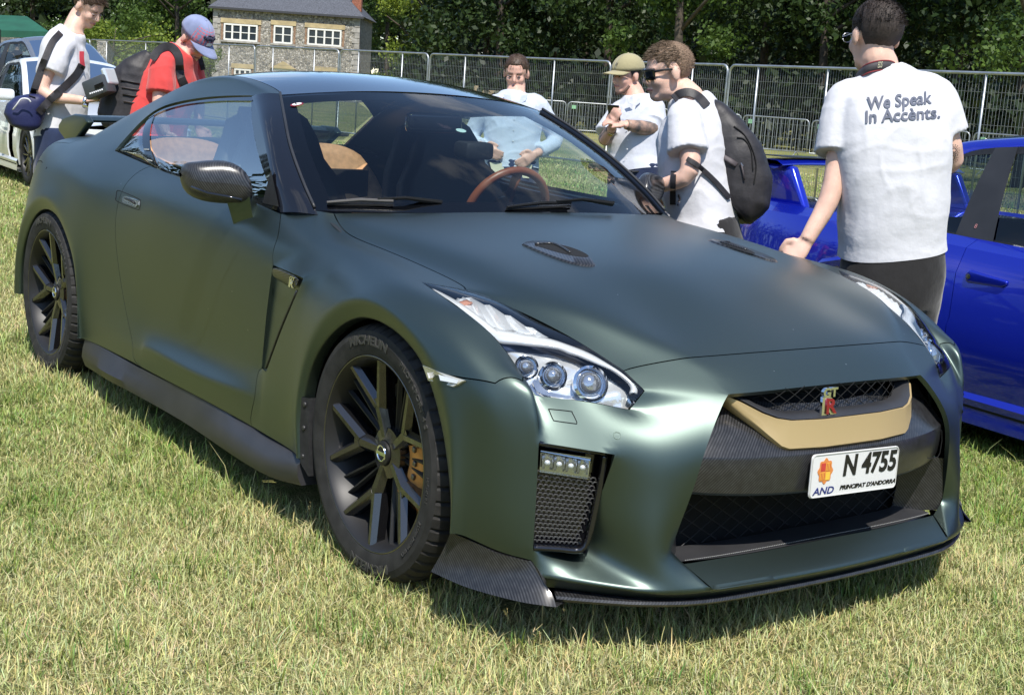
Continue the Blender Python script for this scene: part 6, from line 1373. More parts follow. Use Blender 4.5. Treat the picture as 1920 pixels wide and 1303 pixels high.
def strands(o, c, Rm, mt, s, n, ln, zmin=-.05, fwd=.0, lift=.4, name='hair_strand'):
    rs = random.Random(5+int(abs(c.y*100))); b = B()
    for i in range(n):
        ph = rs.uniform(0, 6.283); th = rs.uniform(0, 1.9); d = Vector((math.sin(th)*math.cos(ph), math.sin(th)*math.sin(ph), math.cos(th))); z = .032+.088*d.z
        if z < zmin or (d.x > .45 and z < .062) or (abs(d.y) > .75 and z < .0): continue
        p = Vector((-.012+.103*d.x, .082*d.y, .032+.091*d.z)); t = (d*lift+Vector((fwd, rs.uniform(-.12, .12), rs.uniform(-.2, .08)))).normalized()
        a, e = c+Rm@(p*s), c+Rm@((p+t*ln*rs.uniform(.6, 1.2))*s); sd = Rm@Vector((rs.uniform(-1, 1), rs.uniform(-1, 1), rs.uniform(-1, 1))).normalized()*.0013*s; b.add([a-sd, a+sd, e], [(0, 1, 2)])
    tag(b.build(name, mt, o), kind='stuff')
def hand_shapes(b, w, d, nrm, side, curl=.5, s=1.0, point=None):
    """w wrist, d hand direction, nrm direction the palm faces, side = thumb side vector"""
    d = d.normalized(); nrm = (nrm-d*nrm.dot(d)).normalized(); t = d.cross(nrm).normalized(); t = t if t.dot(side) > 0 else -t
    b.tube([w-d*.02, w+d*.03*s, w+d*.085*s], [.024*s, .034*s, .040*s], 10, flat=.50, up=nrm)
    for k, (off, ln) in enumerate(((.030, .070), (.010, .078), (-.011, .072), (-.030, .058))):
        p = w+d*.082*s+t*off*s; q = d; pts = [p-d*.015*s, p]; cu = .12 if point == k else curl
        for sg in range(3): a = cu*(.55+.35*sg); q = (Matrix.Rotation(a, 3, t.cross(Vector((0, 0, 0)) if False else t) if False else t)@q) if False else (q*math.cos(a)+nrm*math.sin(a)*(1 if q.dot(d) >= -2 else 1)).normalized(); pts.append(pts[-1]+q*ln*s*(.44, .32, .26)[sg])
        b.tube(pts, [.0098*s, .0098*s, .0092*s, .0086*s, .0072*s], 8)
    p = w+d*.022*s+t*.030*s; pts = [p, p+(t*.8+d*.6)*.030*s, p+(t*.8+d*1.5+nrm*.35)*.032*s, p+(t*.6+d*2.4+nrm*.9)*.030*s]; b.tube(pts, [.015*s, .0125*s, .0108*s, .0085*s], 8)
def limb(b, pts, rs, n=12): b.tube(spline(pts, 4), [float(q) for q in np.interp(np.linspace(0, len(pts)-1, (len(pts)-1)*4+1), range(len(pts)), rs)], n)
def torso(b, spine, secs, wax, n=24, extra=0.0):
    """spine points with (half width, half depth); wax = shoulder line direction"""
    rows = []
    P = spline(spine, 4); hw = np.interp(np.linspace(0, len(secs)-1, len(P)), range(len(secs)), [q[0] for q in secs]); hd = np.interp(np.linspace(0, len(secs)-1, len(P)), range(len(secs)), [q[1] for q in secs])
    vs = []
    for i, p in enumerate(P):
        t = (P[min(i+1, len(P)-1)]-P[max(i-1, 0)]).normalized(); w = (wax-t*wax.dot(t)).normalized(); dd = t.cross(w)
        for j in range(n):
            a = 2*math.pi*j/n; ca, sa = math.cos(a), math.sin(a); vs.append(p+w*(hw[i]+extra)*math.copysign(abs(ca)**.85, ca)+dd*(hd[i]+extra)*math.copysign(abs(sa)**.85, sa))
    k = len(P); fs = [(i*n+j, i*n+(j+1) % n, (i+1)*n+(j+1) % n, (i+1)*n+j) for i in range(k-1) for j in range(n)]+[tuple(range(n-1, -1, -1)), tuple(range((k-1)*n, k*n))]
    b.add(vs, fs)
def fold_fn(seed, amp, fx=9.0, fz=22.0, ax=None, hemz=None):
    ax = ax or Vector((.5, .4, 1))
    def f(c):
        q = Vector((c.x*fx+seed, c.y*fx, c.z*fx*.9)); w = mnoise.noise(q*.6)*1.2
        k = 1.0 if hemz is None else max(0.0, min(1.0, (c.z-hemz-.01)/.09))
        r1 = 1-abs(mnoise.noise(Vector((c.x*14+seed, c.y*14, c.z*5+w))))*2.2; r2 = 1-abs(mnoise.noise(Vector((c.x*5+c.z*6+seed, c.y*5, c.z*11-c.x*4))))*2.4
        return k*amp*(mnoise.noise(q)*.8+.7*max(0, r1)**2*(.4+mnoise.noise(q*.4))+.45*max(0, r2)**2*max(0, .30+mnoise.noise(q*.35+Vector((7, 2, 1)))))
    return f
def person(label, d, head, face, shoulders, spine, arms, wax, skin, shirt, pants, sleeve=.5, hem=None, hs=1.0, legs=None, group=None, vox=.0068, amp=.006, seed=1, collar=False, long_sleeve=False, secs=None, neck=None, loose=.018, up=ZUP, tuck=False):
    """all joints are (u, v, extra depth); spine from pelvis to neck base"""
    W = lambda q: ray(q[0], q[1], d=d+(q[2] if len(q) > 2 else 0))
    hc = W(head); base = W(spine[0]); g = gz(base.x, base.y)
    o = thing('person', label, 'person', (base.x, base.y, g), 0, group); org = Vector((base.x, base.y, g)); Wl = lambda q: W(q)-org
    Fv = (CRH*face[0]-CFH*face[1]+ZUP*face[2]).normalized(); Rm = basis(Fv, up); c = hc-org
    sp = [Wl(q) for q in spine]; wv = (CRH*wax[0]-CFH*wax[1]).normalized(); sL, sR = (Wl(q) for q in shoulders)
    body = B(); head_shapes(body, c, Rm, hs)
    nb = sp[-1]; body.tube(spline([nb-ZUP*.05, nb+ZUP*.02, c+Rm@Vector((-.025, 0, -.075))*hs, c+Rm@Vector((-.02, 0, -.02))*hs], 3), [.075]*3+[.062]*4+[.058]*3, 14)
    secs = secs or [(.165, .115), (.150, .105), (.165, .115), (.185, .115), (.165, .095), (.085, .07)]
    torso(body, sp, secs, wv)
    # legs down to the ground
    hipL, hipR = sp[0]+wv*.085, sp[0]-wv*.085; lg = []
    for hp, sg in ((hipL, 1), (hipR, -1)):
        kn = Vector((hp.x, hp.y, hp.z*.52)); ft = Vector((hp.x, hp.y, .07)); lg.append((hp, kn, ft)); limb(body, [hp, kn, ft], [.085, .055, .040])
    for (pts, pal, thumb, curl) in arms:
        P = [Wl(q) for q in pts]; limb(body, P[:3], [.050, .040, .0275])
        dv = (P[3]-P[2]) if len(P) > 3 else (P[2]-P[1]); hand_shapes(body, P[2], dv, CRH*pal[0]-CFH*pal[1]+ZUP*pal[2], CRH*thumb[0]-CFH*thumb[1]+ZUP*thumb[2], curl)
    fuse(body, 'body', skin, o, vox, 3)
    # shirt
    sh = B(); hemp = Wl(hem) if hem else sp[0]-ZUP*.02
    hdir = (sp[1]-hemp).normalized(); sp2 = [hemp-hdir*.07]+[p for p in sp[1:]]; sec2 = [(secs[0][0]+.012, secs[0][1]+.012)]+[(a, q) for a, q in secs[1:]]
    torso(sh, sp2, sec2, wv, 28, loose); ell(sh, nb.lerp(sp[-2], .35), Matrix.Identity(3), (.09, .09, .05))
    for s_, (pts, *_r) in zip((sL, sR), arms):
        P = [Wl(q) for q in pts]; k = sleeve; e = P[0].lerp(P[1], min(1, k)) if k <= 1 else P[1].lerp(P[2], k-1)
        body_pts = [nb.lerp(P[0], .45)-ZUP*.015, P[0], e] if k <= 1 else [nb.lerp(P[0], .45)-ZUP*.015, P[0], P[1], e]
        limb(sh, body_pts, [.062, .070, .066+loose*.9] if k <= 1 else [.062, .068, .058, .046], 14)
    shirt_o = fuse(sh, 'shirt', shirt, o, .0075, 9, fold_fn(seed, amp, hemz=hemp.z-.03))
    bm = bmesh.new(); bm.from_mesh(shirt_o.data); bmesh.ops.bisect_plane(bm, geom=bm.verts[:]+bm.edges[:]+bm.faces[:], plane_co=hemp, plane_no=hdir, clear_inner=True)
    bd = [e for e in bm.edges if e.is_boundary]; ex = bmesh.ops.extrude_edge_only(bm, edges=bd)['geom']; cen = hemp
    for v in ex:
        if isinstance(v, bmesh.types.BMVert): v.co = v.co.lerp(cen, .10)+hdir*.006
    bm.to_mesh(shirt_o.data); bm.free(); smooth(shirt_o.data, 50)
    # trousers
    tr = B(); top_ = hemp+ZUP*.06; torso(tr, [sp[0]-ZUP*.10, sp[0], top_], [(.155, .125), (secs[0][0], secs[0][1]+.004), (secs[0][0]-.002, secs[0][1]-.002)], wv, 20, .014)
    for hp, kn, ft in lg: limb(tr, [hp-ZUP*.02, kn, ft+ZUP*.0], [.105, .080, .075])
    fuse(tr, 'trousers', pants, o, .016, 3, fold_fn(seed+9, .006))
    b = B()
    for hp, kn, ft in lg:
        fwd = Rm@Vector((1, 0, 0)); fwd.z = 0; fwd.normalize(); ell(b, Vector((ft.x, ft.y, .045))+fwd*.05, basis(fwd), (.14, .05, .045))
    tag(b.build('shoe', BLKT, o, sm=True), kind='stuff')
    return dict(o=o, c=c, Rm=Rm, org=org, W=Wl, sp=sp, nb=nb, shirt=shirt_o, wv=wv)
HFADE = mat('hair_fade', (.042, .031, .026), .7, var=.3, vscale=150); HFADE2 = mat('hair_fade_light', (.19, .125, .08), .7, var=.25, vscale=150); HBRN = mat('hair_brown', (.060, .036, .022), .55, var=.35, vscale=90); HDARK = mat('hair_dark', (.022, .017, .014), .5, var=.4, vscale=120); HMID = mat('hair_light_brown', (.11, .075, .045), .55, var=.35, vscale=90)
def baseball_cap(label, c, Rm, org, crown_m, brim_m, s=1.0, brim_len=.085, name='baseball_cap'):
    o = thing(name, label, 'cap', org); T = lambda x, y, z: c+Rm@(Vector((x, y, z))*s); rows = []
    for i in range(25):
        ph = 2*math.pi*i/24; r = []
        for j in range(9):
            th = 1.62*j/8; r.append(T(-.010+.112*math.sin(th)*math.cos(ph), .091*math.sin(th)*math.sin(ph), .038+.098*math.cos(th)))
        rows.append(r)
    b = B().grid(rows, flip=True); b.build('crown', crown_m, o, sm=True, solid=.003)
    rows = []
    for k in range(5):
        t = k/4; rows.append([T(.085*math.cos(a)+.012+brim_len*t*math.cos(a)**.6+.002, .086*math.sin(a)*(1-.1*t), .040-.018*math.cos(a)*t*1.2+.016*math.cos(2*a)*(.4+.6*t)-.012) for a in [math.radians(-72+144*i/14) for i in range(15)]])
    B().grid(rows).build('peak', brim_m, o, sm=True, solid=.004)
    b = B(); ell(b, T(-.010, 0, .139), Rm, (.007*s, .007*s, .004*s)); b.build('button', crown_m, o, sm=True)
    return o, T
def ribbon(name, path, wpx, objs, mt, parent, org, off=.007, n=4):
    """strap laid over the given meshes along a path"""
    tr_ = []
    for ob in objs: tr_.append(BVHTree.FromPolygons([v.co.copy() for v in ob.data.vertices], [tuple(p.vertices) for p in ob.data.polygons]))
    P = spline([Vector((u, v, 0)) for u, v in path], n); L_, R_ = [], []; last = None
    for i, p in enumerate(P):
        t = (P[min(i+1, len(P)-1)]-P[max(i-1, 0)]).normalized(); q = Vector((-t.y, t.x, 0)); e = []
        for sg in (-1, 0, 1):
            a = p+q*sg*wpx/2; dv = (ray(a.x, a.y, d=1)-CAMP).normalized(); ds = [h[3] for h in (b_.ray_cast(CAMP-org, dv) for b_ in tr_) if h[0] is not None]; e.append((dv, min(ds) if ds else None))
        dist = [x[1] for x in e if x[1] is not None]; dm = min(dist) if dist else last
        if dm is None: continue
        last = dm; L_.append(CAMP-org+e[0][0]*((e[0][1] if e[0][1] and abs(e[0][1]-dm) < .05 else dm)-off)); R_.append(CAMP-org+e[2][0]*((e[2][1] if e[2][1] and abs(e[2][1]-dm) < .05 else dm)-off))
    if len(L_) > 1: M_ = [a.lerp(c, .5)-CFH*.001 for a, c in zip(L_, R_)]; return B().grid([L_, M_, R_]).build(name, mt, parent, sm=35, solid=.003)
# ---- 1: man with his back turned, hand on the bonnet
P1 = person('man seen from behind in a white printed T-shirt touching the green bonnet', 4.85, (1640, 69, .04), (-.32, -1, -.10), [(1578, 190), (1762, 170)],
            [(1672, 520, .05), (1672, 455, .03), (1674, 370, 0), (1672, 270, -.02), (1668, 195, 0), (1652, 140, .03)],
            [([(1583, 196, .0), (1562, 352, -.03), (1512, 452, -.05), (1492, 478, -.05)], (.2, -.8, -.3), (-.9, .3, 0), .35), ([(1752, 178, .0), (1786, 300, .05), (1750, 292, .28), (1735, 280, .36)], (0, 0, -1), (-1, 0, 0), .5)],
            (1, -.12), SKIN1, TEE, BLKT, sleeve=.60, hem=(1672, 472, .04), hs=1.02, amp=.009, seed=2, loose=.020, secs=[(.172, .118), (.168, .114), (.178, .118), (.192, .118), (.172, .098), (.080, .066)])
def p1_extras():
    o = P1['o']; c, Rm, org = P1['c'], P1['Rm'], P1['org']
    hair(o, c, Rm, HFADE, 1.02, .011, side=-.012, back=-.070, wild=.003); strands(o, c, Rm, HFADE, 1.02, 4000, .010, zmin=-.06, fwd=-.5, lift=.25); strands(o, c, Rm, HDARK, 1.02, 6000, .024, zmin=.035, fwd=-.5, lift=.3)
    b = B(); T = lambda x, y, z: c+Rm@Vector((x, y, z)); b.tube([T(-.01, .083, .008), T(.09, .075, .004)], .002, 5); b.tube([T(.095+.0*k, .055+.019*math.cos(k*.6), .002+.017*math.sin(k*.6)) for k in range(11)], .0018, 5); g = thing('spectacles', 'thin metal spectacles on the man with his back turned', 'glasses', org); b.build('frame', SILVER, g, sm=True)
    # print across the back, wrapped onto the shirt
    tree_ = BVHTree.FromPolygons([v.co.copy() for v in P1['shirt'].data.vertices], [tuple(p.vertices) for p in P1['shirt'].data.polygons])
    INK = mat('tee_print', (.10, .11, .15), .7)
    def wrap(u0, v0, u1, v1, h):
        def f(co):
            u = (u0+u1)/2+co.x*(u1-u0); v = (v0+v1)/2+(v1-v0)*co.x-co.y*h
            dv = (ray(u, v, d=1)-CAMP).normalized(); p, n, i, t = tree_.ray_cast(CAMP-org, dv)
            if p is None: return ray(u, v, d=4.7)-org
            return p-dv*(.0055+co.z*.4)
        return f
    def line(body, u0, v0, u1, v1, hpx):
        cu = bpy.data.curves.new('tmp', 'FONT'); cu.body = body; cu.size = 1; cu.align_x = 'CENTER'; cu.align_y = 'CENTER'; ob = bpy.data.objects.new('tmp', cu); COL.objects.link(ob); dg = bpy.context.evaluated_depsgraph_get(); dg.update(); wd = ob.evaluated_get(dg).dimensions.x; bpy.data.objects.remove(ob); bpy.data.curves.remove(cu)
        text('shirt_print', body, 1.0/wd, None, INK, P1['shirt'], .0, 0, bold=.024/wd, curve_on=wrap(u0, v0, u1, v1, hpx*wd))
    line('We Speak', 1626, 196, 1746, 184, 33.0); line('In Accènts.', 1623, 221, 1762, 212, 32.0)
    # camera strap round the neck
    st = thing('camera_strap', 'dark red and grey camera strap round the neck of the man with his back turned', 'strap', org); N0 = P1['nb']
    P_ = [ray(u, v, d=q)-org for u, v, q in ((1598, 172, 4.98), (1606, 146, 4.88), (1622, 131, 4.795), (1645, 124, 4.78), (1668, 124, 4.80), (1680, 132, 4.88), (1682, 150, 4.98))]; sp_ = spline(P_, 4)
    t_up = Vector((0, 0, 1)); rows = [[p+t_up*.017-CFH*.004 for p in sp_], [p-CFH*.007 for p in sp_], [p-t_up*.017-CFH*.004 for p in sp_]]; B().grid(rows).build('webbing', mat('strap_grey', (.055, .050, .055), .7), st, sm=True, solid=.002)
    for sg in (1, -1): B().tube([p+t_up*.0165*sg-CFH*.006 for p in sp_], .0025, 5).build('strap_edge', mat('strap_red', (.22, .03, .035), .7) if 'strap_red' not in MATS else MATS['strap_red'], st, sm=True)
    def onstrap(co):
        k = 3.35*4+co.x*18; i = max(0, min(len(sp_)-2, int(k))); p = sp_[i].lerp(sp_[i+1], k-i); return p+t_up*(co.y*1.0+.002)-CFH*(.0105+co.z)
    text('strap_print', 'EOS', .030, None, mat('strap_print', (.62, .60, .42), .6), st, .0003, .15, sx=.0165/.030*5.2*.5, curve_on=lambda co: onstrap(Vector((co.x-.045, co.y, co.z))))
    # tattoo dots on the right upper arm
    bt = BVHTree.FromPolygons([v.co.copy() for ch in o.children if ch.name.startswith('body') for v in ch.data.vertices], [tuple(p.vertices) for ch in o.children if ch.name.startswith('body') for p in ch.data.polygons]); b = B(); rs = random.Random(4)
    for cu, cv in ((1789, 282), (1786, 296)):
        for ring in (4, 7, 10):
            for k in range(14):
                a = k*.449; u, v = cu+ring*math.cos(a), cv+ring*math.sin(a)*1.0; dv = (ray(u, v, d=1)-CAMP).normalized(); p, n, i, t = bt.ray_cast(CAMP-org, dv)
                if p is not None: M = frame_at(p+n*.0006, n.orthogonal(), n); b.lathe([(.0022, 0), (0, .0003)], M, 5)
    if b.v: tag(b.build('tattoo', mat('tattoo_ink', (.05, .05, .06), .6), o), kind='stuff')
p1_extras()
# ---- 2: man with sunglasses and backpack
P2 = person('man in sunglasses and white T-shirt with a black backpack beside the windscreen', 5.75, (1252, 136, 0), (-1, .22, -.22), [(1265, 222), (1330, 218)],
            [(1330, 470, .0), (1318, 410, 0), (1306, 345, 0), (1302, 270, 0), (1304, 222, .01), (1290, 190, .0)],
            [([(1283, 226, -.17), (1292, 322, -.23), (1232, 352, -.16), (1205, 372, -.12)], (.3, -.6, -.5), (-.3, .6, .5), .4), ([(1315, 226, .17), (1322, 320, .2), (1262, 352, .14), (1240, 365, .12)], (.3, .6, -.5), (-.3, -.6, .5), .4)],
            (-.35, .95), SKIN1, TEE, BLKT, sleeve=.62, hem=(1318, 442, 0), hs=1.0, amp=.011, seed=5, secs=[(.165, .125), (.160, .120), (.165, .128), (.180, .128), (.155, .100), (.075, .07)])
def sunglasses(label, c, Rm, org, s=1.0):
    g = thing('sunglasses', label, 'sunglasses', org); T = lambda x, y, z: c+Rm@(Vector((x, y, z))*s)
    for y in (-1, 1):
        rows = [[T(.104-.030*(abs(q)/.065)**2, y*q, .004+dz) for q in (.006, .018, .034, .050, .064)] for dz in (.023, .012, -.008, -.024)]; B().grid(rows).build('lens', BLACKG, g, sm=True, solid=.003)
        b = B(); b.tube([T(.078, y*.066, .014), T(.03, y*.079, .016), T(-.02, y*.083, .010)], [.005*s, .0045*s, .0035*s], 6); b.build('arm', BLACKP, g, sm=True)
    b = B(); b.tube([T(.100-.026*(abs(q)/.065)**2+.006, q, .022) for q in (-.066, -.03, 0, .03, .066)], .0035*s, 6); b.build('browline', BLACKP, g, sm=True)
def backpack(name, label, org, pts, wax, mt, mt2, straps, strap_m):
    """pts: (u,v,d, half thickness, half width) from bottom to top, local to org"""
    o = thing(name, label, 'backpack', org); P = [ray(u, v, d=dd)-org for u, v, dd, a, w in pts]; b = B(); n = 22; vs = []
    for i, (p, q) in enumerate(zip(P, pts)):
        t = (P[min(i+1, len(P)-1)]-P[max(i-1, 0)]).normalized(); w = (wax-t*wax.dot(t)).normalized(); dd = t.cross(w)
        for j in range(n): a = 2*math.pi*j/n; ca, sa = math.cos(a), math.sin(a); vs.append(p+w*q[4]*math.copysign(abs(ca)**.6, ca)+dd*q[3]*math.copysign(abs(sa)**.7, sa))
    k = len(P); b.add(vs, [(i*n+j, i*n+(j+1) % n, (i+1)*n+(j+1) % n, (i+1)*n+j) for i in range(k-1) for j in range(n)]+[tuple(range(n-1, -1, -1)), tuple(range((k-1)*n, k*n))])
    bag = fuse(b, 'bag', mt, o, .011, 4, fold_fn(3, .007, 8, 14, Vector((.3, .2, 1))))
    for S_, wd in straps: L_ = spline([ray(u, v, d=dd)-org for u, v, dd in S_], 5); B().tube(L_, wd, 6, flat=.35, up=wax).build('strap', strap_m, o, sm=True)
    return o, bag
def p2_extras():
    o = P2['o']; c, Rm, org = P2['c'], P2['Rm'], P2['org']
    face_parts(o, c, Rm, 1.0, HMID, eyes=False); hair(o, c, Rm, HFADE2, 1.0, .007, side=.012, back=-.045, wild=.002); strands(o, c, Rm, HFADE2, 1.0, 3000, .010, zmin=-.04, fwd=-.4, lift=.2); strands(o, c, Rm, HMID, 1.0, 5000, .024, zmin=.045, fwd=.6, lift=.25)
    sunglasses('black wraparound sunglasses on the man with the backpack', c, Rm, org)
    bp, bag = backpack('backpack', 'black backpack with grey side strap on the man in sunglasses', org, [(1372, 398, 5.78, .085, .13), (1388, 380, 5.78, .115, .15), (1390, 340, 5.78, .125, .155), (1378, 295, 5.78, .115, .155), (1358, 250, 5.78, .090, .145), (1335, 210, 5.78, .055, .12), (1322, 196, 5.78, .035, .08)], CFH, NYLON, NYLONG,
                    [], NYLON)
    body_ = [ch for ch in o.children if ch.name.startswith('body')][0]
    for path, w_ in (([(1326, 200), (1312, 184), (1294, 174), (1276, 176), (1262, 186)], 15), ([(1368, 372), (1340, 340), (1310, 312), (1288, 298)], 9), ([(1263, 322), (1262, 352), (1262, 384)], 10)): ribbon('strap', path, w_, [P2['shirt'], bag, body_], NYLON, bp, org, .010)
    tb = BVHTree.FromPolygons([v.co.copy() for v in bag.data.vertices], [tuple(p.vertices) for p in bag.data.polygons])
    def on(u, v, off=.004):
        dv = (ray(u, v, d=1)-CAMP).normalized(); p, n, i, t = tb.ray_cast(CAMP-org, dv); return (p-dv*off) if p is not None else ray(u, v, d=5.6)-org
    B().tube([on(u, v) for u, v in ((1338, 283), (1352, 291), (1368, 301), (1381, 310))], .013, 6, flat=.3).build('side_strap', NYLONG, bp, sm=True)
    B().tube(spline([on(u, v) for u, v in ((1376, 237), (1395, 252), (1410, 278), (1418, 310), (1414, 345))], 4), .003, 5).build('zip_seam', BLACKM, bp); B().tube(spline([on(u, v) for u, v in ((1382, 258), (1396, 262), (1408, 282), (1412, 320))], 4), .0025, 5).build('pocket_seam', BLACKM, bp)
    B().tube([on(u, v, .008) for u, v in ((1390, 308), (1393, 322), (1396, 338))], .004, 5).build('zip_pull', NYLONG, bp, sm=True); B().tube([on(u, v, .008) for u, v in ((1389, 306), (1393, 312))], .004, 5).build('buckle', SILVER, bp)
p2_extras()
# ---- 3: man in a khaki cap with a phone
TATT = mat('tattooed_skin', (.40, .25, .18), .5, var=.9, vscale=22, col2=(.075, .07, .065), sss=.05)
P3 = person('man in a khaki cap and white short-sleeved shirt holding a phone', 8.7, (1176, 142, 0), (-.80, .55, -.12), [(1158, 205), (1228, 203)],
            [(1192, 330, 0), (1190, 300, 0), (1190, 265, 0), (1192, 232, 0), (1194, 203, 0), (1190, 184, 0)],
            [([(1224, 212, -.03), (1222, 240, -.12), (1172, 234, -.24), (1150, 228, -.26)], (-.3, -.3, -1), (0, .4, .9), .55), ([(1160, 212, .02), (1134, 262, -.04), (1148, 240, -.22), (1150, 228, -.26)], (.6, -.2, .6), (0, .5, .8), .55)],
            (.88, .50), SKIN2, WSHIRT, JEANS, sleeve=.80, hem=(1192, 322, 0), hs=1.0, amp=.010, seed=8, tuck=True, vox=.0075)
def arm_overlay(P, name, mt, pts, r, d):
    org = P['org']; L_ = [ray(u, v, d=dd)-org for u, v, dd in pts]; B().tube(spline(L_, 4), [float(q) for q in np.interp(np.linspace(0, len(pts)-1, (len(pts)-1)*4+1), range(len(pts)), r)], 14).build(name, mt, P['o'], sm=True)
def p3_extras():
    o = P3['o']; c, Rm, org = P3['c'], P3['Rm'], P3['org']; face_parts(o, c, Rm, 1.0, HDARK)
    KH = cloth_mat('khaki_cotton', (.34, .30, .17)); cp, T = baseball_cap('khaki baseball cap with a small black emblem on the man with the phone', c, Rm, org, KH, KH)
    M = frame_at(T(.095, .012, .075), Rm@Vector((0, 1, 0)), Rm@Vector((.9, 0, .45)).normalized()); text('cap_emblem', 'H', .03, M, BLKT, cp, .001, .2)
    hair(o, c, Rm, HDARK, 1.0, .006, side=-.025, back=-.065, wild=.002)
    b = B(); Tb = lambda x, y, z: c+Rm@Vector((x, y, z)); b.tube([Tb(.03, .058, -.06), Tb(.06, .042, -.098), Tb(.088, 0, -.112), Tb(.06, -.042, -.098), Tb(.03, -.058, -.06)], .0085, 8); b.build('beard', mat('stubble', (.10, .06, .045), .8), o, sm=True)
    arm_overlay(P3, 'tattooed_forearm', TATT, [(1224, 228, 8.63), (1221, 241, 8.58), (1200, 239, 8.52), (1174, 234, 8.465)], [.044, .047, .044, .031], 0); arm_overlay(P3, 'tattooed_forearm', TATT, [(1148, 240, 8.69), (1135, 261, 8.66), (1141, 252, 8.58), (1147, 242, 8.50)], [.044, .046, .042, .032], 0)
    ph = thing('phone', 'dark smartphone held by the man in the khaki cap', 'phone', org); b = B(); b.box(ray(1152, 219, d=8.44)-org, (.012, .080, .150), rot=basis((CFH*.8+CRH*.5+ZUP*.4)).to_3x3()); b.build('case', BLACKG, ph, bevel=.004)
    b = B(); p = [ray(u, v, d=8.50)-org for u, v in ((1141, 250), (1146, 254), (1150, 249))]; b.tube(p, .012, 8); tag(b.build('wristwatch', mat('watch_gold', (.5, .36, .12), .25, .9), o, sm=True)); 
    for k, (u0, v0, u1, v1) in enumerate(((1176, 185, 1188, 197), (1202, 183, 1192, 199))): b = B(); A = [ray(u, v, d=8.56)-org for u, v in ((u0, v0), (u0+(8 if k == 0 else -6), v0+2), (u1, v1), (u0+(2 if k == 0 else -1), v0+9))]; b.add(A, [(0, 1, 2, 3)]); b.build('collar', WSHIRT, o, solid=.004)
    b = B(); 
    for k in range(6): M = frame_at(ray(1180-k*1.0, 212+k*17, d=8.535)-org, CRH, -CFH); b.lathe([(.005, .0), (.004, .003), (0, .003)], M, 8)
    tag(b.build('shirt_button', WHITE, o), kind='stuff')
    b = B(); b.tube([ray(1162, 318, d=8.57)-org, ray(1185, 322, d=8.54)-org, ray(1222, 320, d=8.62)-org], .016, 6, flat=.35, up=ZUP); b.build('belt', BLKT, o)
p3_extras()
# ---- 4: man in pale blue shirt, hands on hips
P4 = person('man in a pale blue button-down shirt with hands on hips behind the windscreen', 9.2, (968, 138, 0), (-.12, 1, -.30), [(918, 196), (1008, 196)],
            [(958, 345, 0), (958, 305, 0), (960, 262, 0), (962, 225, 0), (964, 196, 0), (967, 176, 0)],
            [([(1010, 202, 0), (1040, 262, .06), (1003, 290, -.14), (985, 302, -.17)], (-.4, -.9, 0), (0, 0, 1), .30), ([(916, 202, 0), (884, 258, .06), (905, 276, -.14), (930, 290, -.17)], (.4, -.9, 0), (0, 0, 1), .30)],
            (1, .08), SKIN2, BLUES, JEANS, sleeve=1.80, hem=(958, 318, 0), hs=.98, amp=.011, seed=12, vox=.0075, secs=[(.170, .120), (.165, .118), (.172, .118), (.185, .115), (.160, .095), (.080, .07)])
def p4_extras():
    o = P4['o']; c, Rm, org = P4['c'], P4['Rm'], P4['org']; face_parts(o, c, Rm, .98, HBRN); hair(o, c, Rm, HBRN, .98, .010, side=.0, back=-.06, wild=.004); strands(o, c, Rm, HBRN, .98, 1200, .016, zmin=.02, fwd=.2)
    for k, pts in enumerate((((944, 177), (957, 180), (961, 197), (946, 188)), ((990, 177), (977, 180), (972, 197), (986, 189)))): A = [ray(u, v, d=9.085)-org for u, v in pts]; b = B(); b.add(A, [(0, 1, 2, 3)]); b.build('collar', BLUES, o, solid=.004)
    b = B()
    for k in range(5): M = frame_at(ray(965-k, 205+k*20, d=9.062)-org, CRH, -CFH); b.lathe([(.005, .0), (.004, .003), (0, .003)], M, 8)
    tag(b.build('shirt_button', WHITE, o), kind='stuff')
    t = B(); P_ = [ray(u, v, d=9.075)-org for u, v in ((918, 305), (998, 310), (992, 335), (925, 330))]; t.add(P_, [(0, 1, 2, 3)]); t.build('undershirt', CREAM, o, solid=.01)
p4_extras()
